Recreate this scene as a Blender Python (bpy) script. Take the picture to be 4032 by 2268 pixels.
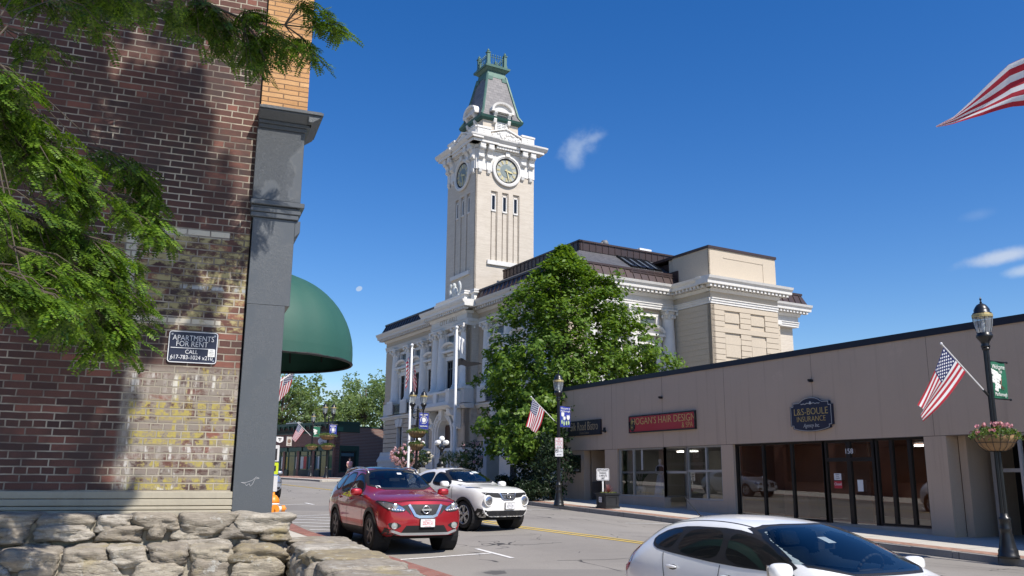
import bpy, bmesh, math, random
from mathutils import Vector, Matrix, noise
from mathutils.bvhtree import BVHTree
from mathutils.geometry import delaunay_2d_cdt
for o in list(bpy.data.objects):
    bpy.data.objects.remove(o)
SC = bpy.context.scene
COL = SC.collection
R = math.radians
random.seed(7)

# ---------------------------------------------------------------- camera
EYE = Vector((0, 0, 1.65))
PITCH, ROLL, HEAD = R(12.389), R(.4645), R(28.857)
fwd = Vector((math.sin(HEAD) * math.cos(PITCH), math.cos(HEAD) * math.cos(PITCH), math.sin(PITCH)))
up0 = Vector((-math.sin(HEAD) * math.sin(PITCH), -math.cos(HEAD) * math.sin(PITCH), math.cos(PITCH)))
rt0 = Vector((math.cos(HEAD), -math.sin(HEAD), 0))
rt = rt0 * math.cos(ROLL) + up0 * math.sin(ROLL)
upv = up0 * math.cos(ROLL) - rt0 * math.sin(ROLL)
cam_data = bpy.data.cameras.new('camera')
cam = bpy.data.objects.new('camera', cam_data)
COL.objects.link(cam)
cam_data.sensor_width = 36
cam_data.lens = 36 * 3400.3 / 4032
cam_data.clip_start = .05
cam_data.clip_end = 3000
cam.matrix_world = Matrix(((rt.x, upv.x, -fwd.x, EYE.x), (rt.y, upv.y, -fwd.y, EYE.y), (rt.z, upv.z, -fwd.z, EYE.z), (0, 0, 0, 1)))
SC.camera = cam

# ---------------------------------------------------------------- sun and sky
SUN_EL = R(51)
SUN_AZ = R(180 - 15.6)            # clockwise from +Y: low over the right shoulder, mostly along the street
SUNV = Vector((math.sin(SUN_AZ) * math.cos(SUN_EL), math.cos(SUN_AZ) * math.cos(SUN_EL), math.sin(SUN_EL)))
sd = bpy.data.lights.new('sun', 'SUN')
sd.energy = 5.0
sd.angle = R(.53)
sd.color = (1, .945, .87)
sun = bpy.data.objects.new('sun', sd)
COL.objects.link(sun)
sun.rotation_euler = SUNV.to_track_quat('Z', 'Y').to_euler()
SC.view_settings.view_transform = 'Standard'
SC.view_settings.look = 'None'
SC.view_settings.gamma = 1
SC.view_settings.exposure = .3
SC.view_settings.use_curve_mapping = False
SC.cycles.max_bounces = 7
SC.cycles.transparent_max_bounces = 12
SC.cycles.use_denoising = True
SC.cycles.sample_clamp_indirect = 6


def px_dir(x, y):
    """world direction of a point of the sky, from a 4032 x 2268 picture"""
    return (fwd + rt * ((x - 2016) / 3400.3) - upv * ((y - 1134) / 3400.3)).normalized()


W = bpy.data.worlds.new('World')
SC.world = W
W.use_nodes = True
wn, wl = W.node_tree.nodes, W.node_tree.links
wn.clear()
sky = wn.new('ShaderNodeTexSky')
sky.sky_type = 'NISHITA'
sky.sun_disc = False
sky.sun_elevation = SUN_EL
sky.sun_rotation = SUN_AZ
sky.altitude = 120
sky.air_density = 1.0
sky.dust_density = .35
sky.ozone_density = 2.2
hsv = wn.new('ShaderNodeHueSaturation')
hsv.inputs['Saturation'].default_value = 1.4
hsv.inputs['Value'].default_value = 1.5
hsv.inputs['Hue'].default_value = .5115
wl.new(sky.outputs[0], hsv.inputs['Color'])
wtc = wn.new('ShaderNodeTexCoord')


def wmath(op, a, b=None, c=None):
    n = wn.new('ShaderNodeMath')
    n.operation = op
    for i, v in enumerate((a, b, c)):
        if v is None:
            continue
        if isinstance(v, (int, float)):
            n.inputs[i].default_value = v
        else:
            wl.new(v, n.inputs[i])
    return n.outputs[0]


def wdot(v):
    n = wn.new('ShaderNodeVectorMath')
    n.operation = 'DOT_PRODUCT'
    wl.new(wtc.outputs['Generated'], n.inputs[0])
    n.inputs[1].default_value = v
    return n.outputs['Value']


def sky_patch(col_in, x, y, rx, ry, rot, colour, amount, soft=.6, nscale=0, namp=0., stretch=(1, 1, 1)):
    """a cloud (or the moon) as an ellipse of directions round one point of the sky, broken by noise"""
    c = px_dir(x, y)
    e1 = c.cross(Vector((0, 0, 1))).normalized()
    e2 = e1.cross(c).normalized()
    a = e1 * math.cos(rot) + e2 * math.sin(rot)
    b = e2 * math.cos(rot) - e1 * math.sin(rot)
    d = wmath('MAXIMUM', wdot(c), .001)
    u = wmath('DIVIDE', wmath('DIVIDE', wdot(a), d), rx)
    v = wmath('DIVIDE', wmath('DIVIDE', wdot(b), d), ry)
    rad = wmath('SQRT', wmath('ADD', wmath('MULTIPLY', u, u), wmath('MULTIPLY', v, v)))
    if nscale:
        mp = wn.new('ShaderNodeMapping')
        mp.inputs['Scale'].default_value = stretch
        wl.new(wtc.outputs['Generated'], mp.inputs['Vector'])
        nz = wn.new('ShaderNodeTexNoise')
        nz.inputs['Scale'].default_value = nscale
        nz.inputs['Detail'].default_value = 5
        nz.inputs['Roughness'].default_value = .62
        wl.new(mp.outputs[0], nz.inputs['Vector'])
        rad = wmath('ADD', rad, wmath('MULTIPLY', wmath('SUBTRACT', nz.outputs[0], .5), namp))
    mr = wn.new('ShaderNodeMapRange')
    mr.interpolation_type = 'SMOOTHSTEP'
    mr.inputs['From Min'].default_value = 1
    mr.inputs['From Max'].default_value = 1 - soft
    mr.inputs['To Max'].default_value = amount
    wl.new(rad, mr.inputs['Value'])
    front = wmath('GREATER_THAN', wdot(c), .5)
    mx = wn.new('ShaderNodeMixRGB')
    wl.new(wmath('MULTIPLY', mr.outputs[0], front), mx.inputs[0])
    wl.new(col_in, mx.inputs[1])
    mx.inputs[2].default_value = (*colour, 1)
    return mx.outputs[0]


sk = hsv.outputs[0]
CW = (6.3, 7.4, 8.8)
sk = sky_patch(sk, 2282, 575, .030, .020, .55, CW, .42, 1.0, 34, 1.5)
sk = sky_patch(sk, 2262, 630, .016, .016, 1.2, CW, .38, 1.0, 40, 1.2)
sk = sky_patch(sk, 2350, 540, .022, .008, .35, CW, .22, 1.0, 40, 1.4)
sk = sky_patch(sk, 3960, 1008, .052, .0105, .12, (7.0, 7.6, 8.6), .7, .8, 26, .9)
sk = sky_patch(sk, 4060, 1060, .03, .008, .1, CW, .6, .8, 30, .9)
sk = sky_patch(sk, 3850, 845, .02, .008, .1, CW, .1, 1.0, 30, .9)
sk = sky_patch(sk, 1330, 1560, .07, .018, .05, CW, .5, 1.0, 22, 1.6)
sk = sky_patch(sk, 1180, 1620, .08, .02, .05, CW, .5, 1.0, 22, 1.6)
sk = sky_patch(sk, 1414, 1137, .0042, .0031, .5, (6.4, 7.4, 8.6), .62, .25)
bg = wn.new('ShaderNodeBackground')
bg.inputs['Strength'].default_value = .08
wl.new(sk, bg.inputs['Color'])
wo = wn.new('ShaderNodeOutputWorld')
wl.new(bg.outputs[0], wo.inputs['Surface'])

# ---------------------------------------------------------------- helpers
def tag(o, label=None, cat=None, group=None, kind=None):
    if label: o['label'] = label
    if cat: o['category'] = cat
    if group: o['group'] = group
    if kind: o['kind'] = kind
    return o


def thing(name, label, cat, loc=(0, 0, 0), rotz=0., group=None):
    o = bpy.data.objects.new(name, None)
    COL.objects.link(o)
    o.location = loc
    o.rotation_euler = (0, 0, rotz)
    o.empty_display_size = .2
    return tag(o, label, cat, group)


def copy_tree(o, parent=None):
    c = o.copy()
    COL.objects.link(c)
    c.parent = parent
    for ch in list(o.children):
        copy_tree(ch, c)
    return c


class MB:
    """collects faces and links them as ONE mesh object"""
    def __init__(self):
        self.v, self.f, self.m, self.s = [], [], [], []
        self.cm, self.cs = 0, False
        self.T = None

    def add(self, verts, faces):
        n = len(self.v)
        if self.T is not None:
            verts = [self.T @ Vector(p) for p in verts]
        self.v.extend([tuple(p) for p in verts])
        for f in faces:
            self.f.append([i + n for i in f])
            self.m.append(self.cm)
            self.s.append(self.cs)

    def box(self, x0, x1, y0, y1, z0, z1):
        x0, x1 = min(x0, x1), max(x0, x1); y0, y1 = min(y0, y1), max(y0, y1); z0, z1 = min(z0, z1), max(z0, z1)
        self.add([(x0, y0, z0), (x1, y0, z0), (x1, y1, z0), (x0, y1, z0), (x0, y0, z1), (x1, y0, z1), (x1, y1, z1), (x0, y1, z1)],
                 [(0, 3, 2, 1), (4, 5, 6, 7), (0, 1, 5, 4), (1, 2, 6, 5), (2, 3, 7, 6), (3, 0, 4, 7)])

    def hexa(self, p):
        """8 points: bottom loop then top loop"""
        self.add(p, [(0, 3, 2, 1), (4, 5, 6, 7), (0, 1, 5, 4), (1, 2, 6, 5), (2, 3, 7, 6), (3, 0, 4, 7)])

    def quad(self, *p):
        self.add(p, [tuple(range(len(p)))])

    def prism(self, poly, axis, a0, a1):
        """poly of 2D points extruded along axis 'x','y' or 'z' from a0 to a1"""
        n = len(poly)
        def mk(p, a):
            return {'x': (a, p[0], p[1]), 'y': (p[0], a, p[1]), 'z': (p[0], p[1], a)}[axis]
        v = [mk(p, a0) for p in poly] + [mk(p, a1) for p in poly]
        f = [tuple(range(n))[::-1], tuple(range(n, 2 * n))]
        f += [(i, (i + 1) % n, n + (i + 1) % n, n + i) for i in range(n)]
        self.add(v, f)

    def cyl(self, p0, p1, r0, r1=None, n=12, cap=True):
        p0, p1 = Vector(p0), Vector(p1)
        r1 = r0 if r1 is None else r1
        d = (p1 - p0)
        if d.length < 1e-6: return
        q = d.to_track_quat('Z', 'Y')
        a, b = q @ Vector((1, 0, 0)), q @ Vector((0, 1, 0))
        v = []
        for p, r in ((p0, r0), (p1, r1)):
            for i in range(n):
                t = 2 * math.pi * i / n
                v.append(p + a * (r * math.cos(t)) + b * (r * math.sin(t)))
        f = [(i, (i + 1) % n, n + (i + 1) % n, n + i) for i in range(n)]
        if cap: f += [tuple(range(n))[::-1], tuple(range(n, 2 * n))]
        self.add(v, f)

    def tube(self, pts, r, n=8):
        for i in range(len(pts) - 1):
            ra = r[i] if isinstance(r, (list, tuple)) else r
            rb = r[i + 1] if isinstance(r, (list, tuple)) else r
            self.cyl(pts[i], pts[i + 1], ra, rb, n)

    def lathe(self, prof, c=(0, 0, 0), n=20, axis='z', cap=True, a0=0., a1=2 * math.pi):
        v, k = [], len(prof)
        full = abs(a1 - a0 - 2 * math.pi) < 1e-6
        m = n if full else n + 1
        for i in range(m):
            t = a0 + (a1 - a0) * i / n
            for (r, z) in prof:
                x, y = r * math.cos(t), r * math.sin(t)
                p = {'z': (x, y, z), 'x': (z, x, y), 'y': (x, z, y)}[axis]
                v.append((p[0] + c[0], p[1] + c[1], p[2] + c[2]))
        f = []
        for i in range(n):
            j = (i + 1) % m
            for q in range(k - 1):
                f.append((i * k + q, j * k + q, j * k + q + 1, i * k + q + 1))
        if cap and full:
            f.append(tuple(i * k for i in range(n))[::-1])
            f.append(tuple(i * k + k - 1 for i in range(n)))
        self.add(v, f)

    def ball(self, c, r, nu=12, nv=8):
        rx, ry, rz = (r, r, r) if isinstance(r, (int, float)) else r
        v = [(c[0], c[1], c[2] - rz)]
        for j in range(1, nv):
            t = math.pi * j / nv - math.pi / 2
            for i in range(nu):
                p = 2 * math.pi * i / nu
                v.append((c[0] + rx * math.cos(t) * math.cos(p), c[1] + ry * math.cos(t) * math.sin(p), c[2] + rz * math.sin(t)))
        v.append((c[0], c[1], c[2] + rz))
        f = [(0, 1 + (i + 1) % nu, 1 + i) for i in range(nu)]
        for j in range(nv - 2):
            for i in range(nu):
                a, b = 1 + j * nu + i, 1 + j * nu + (i + 1) % nu
                f.append((a, b, b + nu, a + nu))
        L = len(v) - 1
        f += [(L, L - nu + i, L - nu + (i + 1) % nu) for i in range(nu)]
        self.add(v, f)

    def grid(self, fn, nu, nv):
        v = [fn(i / nu, j / nv) for j in range(nv + 1) for i in range(nu + 1)]
        f = [(j * (nu + 1) + i, j * (nu + 1) + i + 1, (j + 1) * (nu + 1) + i + 1, (j + 1) * (nu + 1) + i) for j in range(nv) for i in range(nu)]
        self.add(v, f)

    def build(self, name, mats, parent=None, bevel=0., smooth=None, loc=None, recalc=True):
        me = bpy.data.meshes.new(name)
        me.from_pydata(self.v, [], self.f)
        mats = mats if isinstance(mats, (list, tuple)) else [mats]
        for m in mats: me.materials.append(m)
        for p, mi, s in zip(me.polygons, self.m, self.s):
            p.material_index = mi
            p.use_smooth = s if smooth is None else smooth
        if recalc:
            bm = bmesh.new(); bm.from_mesh(me)
            bmesh.ops.recalc_face_normals(bm, faces=bm.faces)
            if bevel:
                bmesh.ops.remove_doubles(bm, verts=bm.verts, dist=1e-5)
                ed = [e for e in bm.edges if len(e.link_faces) == 2 and e.calc_face_angle(0) > .6]
                bmesh.ops.bevel(bm, geom=ed, offset=bevel, segments=1, affect='EDGES', clamp_overlap=True)
            bm.to_mesh(me); bm.free()
        me.update()
        o = bpy.data.objects.new(name, me)
        COL.objects.link(o)
        if parent is not None: o.parent = parent
        if loc is not None: o.location = loc
        return o


def smooth_by_angle(o, ang=40):
    me = o.data
    for p in me.polygons: p.use_smooth = True
    bm = bmesh.new(); bm.from_mesh(me)
    bmesh.ops.remove_doubles(bm, verts=bm.verts, dist=1e-5)
    for e in bm.edges:
        if len(e.link_faces) != 2 or e.calc_face_angle(0) > R(ang): e.smooth = False
    bm.to_mesh(me); bm.free()
    return o


# ---------------------------------------------------------------- materials
def new_mat(name):
    m = bpy.data.materials.new(name)
    m.use_nodes = True
    nt = m.node_tree
    b = nt.nodes['Principled BSDF']
    return m, nt, b


class NT:
    """small wrapper to write node trees in few words"""
    def __init__(self, nt):
        self.nt, self.n, self.l = nt, nt.nodes, nt.links
        self.tc = None

    def coord(self, kind='Object', scale=(1, 1, 1), loc=(0, 0, 0), rot=(0, 0, 0)):
        if self.tc is None: self.tc = self.n.new('ShaderNodeTexCoord')
        m = self.n.new('ShaderNodeMapping')
        m.inputs['Scale'].default_value = scale
        m.inputs['Location'].default_value = loc
        m.inputs['Rotation'].default_value = rot
        self.l.new(self.tc.outputs[kind], m.inputs['Vector'])
        return m.outputs[0]

    def noise(self, vec, scale, detail=4, rough=.55, dist=0.):
        n = self.n.new('ShaderNodeTexNoise')
        n.inputs['Scale'].default_value = scale
        n.inputs['Detail'].default_value = detail
        n.inputs['Roughness'].default_value = rough
        n.inputs['Distortion'].default_value = dist
        if vec is not None: self.l.new(vec, n.inputs['Vector'])
        return n.outputs[0]

    def vor(self, vec, scale, feature='F1', out='Distance', rnd=1.):
        n = self.n.new('ShaderNodeTexVoronoi')
        n.feature = feature
        n.inputs['Scale'].default_value = scale
        n.inputs['Randomness'].default_value = rnd
        if vec is not None: self.l.new(vec, n.inputs['Vector'])
        return n.outputs[out]

    def ramp(self, val, stops, interp='LINEAR'):
        n = self.n.new('ShaderNodeValToRGB')
        n.color_ramp.interpolation = interp
        el = n.color_ramp.elements
        while len(el) > 1: el.remove(el[-1])
        for i, (p, c) in enumerate(stops):
            e = el[0] if i == 0 else el.new(p)
            e.position = p
            e.color = (*c, 1) if len(c) == 3 else c
        self.l.new(val, n.inputs[0])
        return n.outputs[0]

    def step(self, val, a, b, t0=0., t1=1.):
        n = self.n.new('ShaderNodeMapRange')
        n.interpolation_type = 'SMOOTHSTEP'
        n.inputs['From Min'].default_value = a
        n.inputs['From Max'].default_value = b
        n.inputs['To Min'].default_value = t0
        n.inputs['To Max'].default_value = t1
        self.l.new(val, n.inputs['Value'])
        return n.outputs[0]

    def mix(self, fac, a, b, mode='MIX'):
        n = self.n.new('ShaderNodeMixRGB')
        n.blend_type = mode
        for i, v in enumerate((fac, a, b)):
            if isinstance(v, (int, float)): n.inputs[i].default_value = v
            elif isinstance(v, (tuple, list)): n.inputs[i].default_value = (*v, 1)
            else: self.l.new(v, n.inputs[i])
        return n.outputs[0]

    def math(self, op, a, b=None, c=None):
        n = self.n.new('ShaderNodeMath')
        n.operation = op
        for i, v in enumerate((a, b, c)):
            if v is None: continue
            if isinstance(v, (int, float)): n.inputs[i].default_value = v
            else: self.l.new(v, n.inputs[i])
        return n.outputs[0]

    def sep(self, vec):
        n = self.n.new('ShaderNodeSeparateXYZ')
        self.l.new(vec, n.inputs[0])
        return n.outputs

    def comb(self, x, y, z=0.):
        n = self.n.new('ShaderNodeCombineXYZ')
        for i, v in enumerate((x, y, z)):
            if isinstance(v, (int, float)): n.inputs[i].default_value = v
            else: self.l.new(v, n.inputs[i])
        return n.outputs[0]

    def bump(self, h, strength=.3, dist=.01, bsdf=None):
        n = self.n.new('ShaderNodeBump')
        n.inputs['Strength'].default_value = strength
        n.inputs['Distance'].default_value = dist
        self.l.new(h, n.inputs['Height'])
        if bsdf is not None: self.l.new(n.outputs[0], bsdf.inputs['Normal'])
        return n.outputs[0]

    def island(self):
        g = self.n.new('ShaderNodeNewGeometry')
        return g.outputs['Random Per Island']

    def objrand(self):
        g = self.n.new('ShaderNodeObjectInfo')
        return g.outputs['Random']

    def set(self, sock, v):
        self.l.new(v, sock)


def pm(name, col, rough=.6, var=.12, scale=3., metal=0., spec=.5, bump=0., bscale=40., coat=0., fine=.08, streak=0.):
    """a painted / stone / metal surface with broad and fine unevenness of its own colour"""
    m, nt, b = new_mat(name)
    t = NT(nt)
    v = t.coord()
    n1, n2 = t.noise(v, scale, 5), t.noise(v, scale * 14, 3)
    lo = tuple(c * (1 - var) for c in col); hi = tuple(min(1, c * (1 + var)) for c in col)
    c = t.mix(n1, lo, hi)
    if fine: c = t.mix(t.step(n2, .35, .7, 0, fine), c, tuple(x * .35 for x in col))
    if streak:
        s = t.noise(t.coord(scale=(1, 1, .06)), 7, 4)
        c = t.mix(t.step(s, .5, .75, 0, streak), c, tuple(x * .45 for x in col))
    t.set(b.inputs['Base Color'], c)
    b.inputs['Roughness'].default_value = rough
    t.set(b.inputs['Roughness'], t.step(n1, .2, .8, max(.02, rough - .07), min(1, rough + .07)))
    b.inputs['Metallic'].default_value = metal
    b.inputs['Specular IOR Level'].default_value = spec
    b.inputs['Coat Weight'].default_value = coat
    b.inputs['Coat Roughness'].default_value = .03
    if bump: t.bump(t.noise(v, bscale, 4), bump, .01, b)
    return m


def glass(name, tint=(.55, .6, .62), rough=.0, refl=1., f0=.075):
    """a pane: tinted see-through with fresnel reflection"""
    m, nt, b = new_mat(name)
    t = NT(nt)
    nt.nodes.remove(b)
    tr = nt.nodes.new('ShaderNodeBsdfTransparent'); tr.inputs[0].default_value = (*tint, 1)
    gl = nt.nodes.new('ShaderNodeBsdfGlossy'); gl.inputs['Roughness'].default_value = rough
    gl.inputs['Color'].default_value = (refl, refl, refl, 1)
    ge = nt.nodes.new('ShaderNodeNewGeometry'); dt = nt.nodes.new('ShaderNodeVectorMath'); dt.operation = 'DOT_PRODUCT'
    t.l.new(ge.outputs['Incoming'], dt.inputs[0]); t.l.new(ge.outputs['Normal'], dt.inputs[1])
    sch = t.math('ADD', f0, t.math('MULTIPLY', 1 - f0, t.math('POWER', t.math('SUBTRACT', 1, t.math('ABSOLUTE', dt.outputs['Value'])), 5)))
    mx = nt.nodes.new('ShaderNodeMixShader')
    t.l.new(sch, mx.inputs[0]); t.l.new(tr.outputs[0], mx.inputs[1]); t.l.new(gl.outputs[0], mx.inputs[2])
    t.l.new(mx.outputs[0], nt.nodes['Material Output'].inputs['Surface'])
    return m


def leaf_mat(name, c0, c1, trans=.45, rough=.5, spec=.35, nsc=1.1, low=.72):
    m, nt, b = new_mat(name)
    t = NT(nt)
    c = t.mix(t.island(), c0, c1)
    n = t.noise(t.coord(), nsc, 2)
    c = t.mix(t.step(n, .3, .7), c, t.mix(1., c, (low, low * 1.06, low), 'MULTIPLY'))
    t.set(b.inputs['Base Color'], c)
    b.inputs['Roughness'].default_value = rough
    b.inputs['Specular IOR Level'].default_value = spec
    tl = nt.nodes.new('ShaderNodeBsdfTranslucent')
    t.l.new(t.mix(1., c, (1.25, 1.2, .45), 'MULTIPLY'), tl.inputs[0])
    mx = nt.nodes.new('ShaderNodeMixShader')
    mx.inputs[0].default_value = trans
    t.l.new(b.outputs[0], mx.inputs[1]); t.l.new(tl.outputs[0], mx.inputs[2])
    t.l.new(mx.outputs[0], nt.nodes['Material Output'].inputs['Surface'])
    return m


def brick_mat(name, axes, c1, c2, mortar, bw, bh, msize=.012, rough=.85, bump=.6, offset=.5, squash=1., mvar=.2):
    """running bond in metres; axes: which object coordinates run along and up the wall"""
    m, nt, b = new_mat(name)
    t = NT(nt)
    s = t.sep(t.coord())
    u, w = s['XYZ'.index(axes[0])], s['XYZ'.index(axes[1])]
    wob = t.noise(t.coord(), 9, 3)
    u2 = t.math('ADD', u, t.math('MULTIPLY', t.math('SUBTRACT', wob, .5), .012))
    w2 = t.math('ADD', w, t.math('MULTIPLY', t.math('SUBTRACT', t.noise(t.coord(loc=(5, 3, 1)), 7, 3), .5), .010))
    vec = t.comb(u2, w2)
    br = nt.nodes.new('ShaderNodeTexBrick')
    br.offset = offset
    br.squash = squash
    br.squash_frequency = 6
    br.inputs['Scale'].default_value = 1
    br.inputs['Brick Width'].default_value = bw
    br.inputs['Row Height'].default_value = bh
    br.inputs['Mortar Size'].default_value = msize
    br.inputs['Mortar Smooth'].default_value = .3
    br.inputs['Color1'].default_value = (0, 0, 0, 1)
    br.inputs['Color2'].default_value = (1, 1, 1, 1)
    br.inputs['Mortar'].default_value = (.5, .5, .5, 1)
    t.l.new(vec, br.inputs['Vector'])
    per = br.outputs['Color']
    fac = br.outputs['Fac']
    col = t.mix(t.step(per, 0, 1), c1, c2)
    n = t.noise(t.coord(), 3, 5)
    col = t.mix(t.step(n, .35, .75, 0, .5), col, tuple(x * .55 for x in c1))
    fine = t.noise(t.coord(), 90, 4)
    col = t.mix(t.step(fine, .45, .75, 0, .35), col, tuple(x * .5 for x in c2))
    return m, t, b, s, u, w, fac, col, per, fine


def finish_brick(t, b, fac, col, mortar, fine, rough, bump, dist=.012):
    c = t.mix(t.step(t.math('ADD', fac, t.math('MULTIPLY', t.math('SUBTRACT', fine, .5), .5)), .3, .7), col, mortar)
    t.set(b.inputs['Base Color'], c)
    b.inputs['Roughness'].default_value = rough
    h = t.math('ADD', t.math('MULTIPLY', fac, -1.), t.math('MULTIPLY', fine, .35))
    t.bump(h, bump, dist, b)


def text(body, size, M, mat, name='lettering', parent=None, xs=1., align='CENTER', extrude=.002, offset=0., spacing=1., shear=0.):
    """raised lettering; M maps (right, up, out) to the place it stands"""
    cu = bpy.data.curves.new('t', 'FONT')
    cu.body = body
    cu.size = size
    cu.align_x = align
    cu.align_y = 'CENTER'
    cu.extrude = extrude
    cu.offset = offset
    cu.space_character = spacing
    cu.shear = shear
    cu.resolution_u = 3
    ob = bpy.data.objects.new('t', cu)
    COL.objects.link(ob)
    bpy.context.view_layer.update()
    me = bpy.data.meshes.new_from_object(ob)
    bpy.data.objects.remove(ob)
    me.transform(M @ Matrix.Diagonal((xs, 1, 1, 1)))
    me.materials.clear()
    me.materials.append(mat)
    me.name = name
    o = bpy.data.objects.new(name, me)
    COL.objects.link(o)
    if parent is not None: o.parent = parent
    return o


def frame(origin, right, up):
    r, u = Vector(right).normalized(), Vector(up).normalized()
    n = r.cross(u)
    return Matrix(((r.x, u.x, n.x, origin[0]), (r.y, u.y, n.y, origin[1]), (r.z, u.z, n.z, origin[2]), (0, 0, 0, 1)))


def serif(body, size, M, mat, **kw):
    return text(body, size, M, mat, **kw)
# ---------------------------------------------------------------- shared materials
M_black = pm('black_paint', (.012, .013, .015), .32, .2, 4, spec=.5, fine=.1)
M_blackm = pm('matt_black', (.014, .014, .015), .7, .2, 6)
M_white = pm('white_paint', (.78, .78, .76), .45, .06, 3)
M_chrome = pm('chrome', (.72, .71, .69), .28, .05, 8, metal=1., fine=0)
M_steel = pm('galvanised_steel', (.42, .43, .44), .4, .1, 9, metal=.8)
M_rubber = pm('rubber', (.016, .016, .017), .85, .2, 12)
M_dark = pm('dark_void', (.01, .01, .012), .9, .1, 2, fine=0)
M_lime = pm('limestone', (.58, .555, .515), .78, .1, .9, fine=.14, bump=.12, streak=.12)
M_lime2 = pm('carved_limestone', (.70, .68, .64), .75, .12, 2.2, fine=.16, bump=.25, bscale=12, streak=.18)
M_glassdk = glass('window_glass', (.72, .74, .75), f0=.13)
M_globe = pm('opal_globe', (.9, .9, .88), .25, .02, 3, fine=0, spec=.5)
M_gold = pm('gilt_lettering', (.62, .46, .16), .42, .1, 30, metal=.25, fine=.1)
M_bark = pm('bark', (.09, .07, .05), .9, .35, 6, bump=.8, bscale=22)


def mat_ground():
    m, nt, b = new_mat('asphalt')
    t = NT(nt)
    v = t.coord()
    n1 = t.noise(v, .22, 6, .6)
    n2 = t.noise(v, 2.1, 5, .6)
    agg = t.vor(v, 120)
    grit = t.noise(v, 60, 5, .7)
    c = t.mix(t.step(n1, .3, .7), (.245, .225, .198), (.31, .288, .255))
    c = t.mix(t.step(n2, .4, .72, 0, .35), c, (.30, .28, .25))
    c = t.mix(t.step(grit, .42, .66, 0, .55), c, (.15, .138, .125))
    c = t.mix(t.step(agg, .0, .35, .35, 0), c, (.33, .31, .285))
    # tyre lanes run along the street, oil drips down their middle
    s = t.sep(v)
    wig = t.math('MULTIPLY', t.noise(t.coord(scale=(1, .12, 1)), .9, 3), 1.4)
    x = t.math('ADD', s[0], wig)
    lane = t.math('PINGPONG', t.math('ADD', x, .4), 1.7)
    c = t.mix(t.step(lane, .5, 1.5, 0, .22), c, (.19, .176, .16))
    # sealed cracks
    d = t.noise(v, .7, 4, .6, .5)
    cr = t.math('ABSOLUTE', t.math('SUBTRACT', t.noise(t.coord(scale=(1, .55, 1), loc=(3, 8, 0)), .33, 3, .5, .6), .5))
    ln = t.math('MULTIPLY', t.step(cr, .0022, .0048, 1, 0), t.step(d, .5, .56, 0, 1))
    c = t.mix(ln, c, (.055, .052, .05))
    patch = t.step(t.noise(t.coord(loc=(21, 4, 0)), .16, 2, .4), .62, .64, 0, .45)
    c = t.mix(patch, c, (.15, .142, .135))
    t.set(b.inputs['Base Color'], c)
    b.inputs['Roughness'].default_value = .86
    b.inputs['Specular IOR Level'].default_value = .35
    h = t.math('ADD', t.math('MULTIPLY', grit, .6), t.math('MULTIPLY', agg, .5))
    t.bump(h, .5, .006, b)
    return m


def mat_concrete(name, ca, cb, joint=1.5, axis=1, stain=.4):
    m, nt, b = new_mat(name)
    t = NT(nt)
    v = t.coord()
    c = t.mix(t.noise(v, .7, 6), ca, cb)
    c = t.mix(t.step(t.noise(v, 40, 4, .7), .45, .7, 0, .3), c, tuple(x * .5 for x in ca))
    c = t.mix(t.step(t.noise(v, 2.3, 5), .55, .75, 0, stain), c, tuple(x * .62 for x in ca))
    if joint:
        s = t.sep(v)
        j = t.math('PINGPONG', s[axis], joint / 2)
        c = t.mix(t.step(j, .008, .02, .75, 0), c, tuple(x * .3 for x in ca))
    t.set(b.inputs['Base Color'], c)
    b.inputs['Roughness'].default_value = .88
    t.bump(t.noise(v, 55, 4), .3, .006, b)
    return m


M_asph = mat_ground()
M_walk = mat_concrete('pavement_concrete', (.46, .43, .375), (.55, .515, .45))
M_kerb = mat_concrete('granite_kerb', (.20, .19, .175), (.34, .325, .30), 2.2)


def mat_mark(name, col):
    m, nt, b = new_mat(name)
    t = NT(nt)
    v = t.coord()
    n = t.noise(v, 22, 5, .7)
    c = t.mix(t.step(n, .5, .68, 0, .75), col, (.25, .235, .215))
    t.set(b.inputs['Base Color'], c)
    b.inputs['Roughness'].default_value = .7
    return m


M_mwhite = mat_mark('worn_white_line', (.74, .73, .70))
M_myellow = mat_mark('worn_yellow_line', (.68, .47, .07))
mb_, tt_, bb_, s_, u_, w_, fac_, col_, per_, fin_ = brick_mat('paving_brick', 'XY', (.24, .085, .06), (.34, .15, .11), (.3, .27, .24), .2, .1, .006)
finish_brick(tt_, bb_, fac_, col_, (.22, .19, .17), fin_, .85, .4)
M_pavebrick = mb_
mb_, tt_, bb_, s_, u_, w_, fac_, col_, per_, fin_ = brick_mat('paving_brick_bands', 'XY', (.30, .15, .10), (.42, .24, .17), (.3, .27, .24), .2, .1, .006)
finish_brick(tt_, bb_, fac_, col_, (.32, .28, .24), fin_, .85, .4)
M_pavebrick2 = mb_


def lerp(v, pts):
    if v <= pts[0][0]: return pts[0][1]
    for (a, p), (b, q) in zip(pts, pts[1:]):
        if v <= b: return p + (q - p) * (v - a) / (b - a)
    return pts[-1][1]


def z_near(Y): return lerp(Y, [(-60, -2.2), (62, 1.46), (75, 1.58), (90, 1.62), (400, 1.8)])
def z_far(Y): return lerp(Y, [(-60, -2.28), (62, 1.34), (75, 1.48), (90, 1.55), (400, 1.75)])
def x_far(Y): return lerp(Y, [(-60, 19.1), (12, 19.1), (24, 19.2), (34, 19.3), (46, 18.7), (56, 17.8), (66, 17.2), (75, 16.2), (92, 11), (120, 0)])
def x_near(Y): return lerp(Y, [(-60, 6.1), (21, 6.1), (24.5, 6.4), (26.4, 6.9), (28.5, 7.15), (40, 7.1), (56, 6.3), (75, 3.5), (92, -2.5), (120, -14)])


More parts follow.
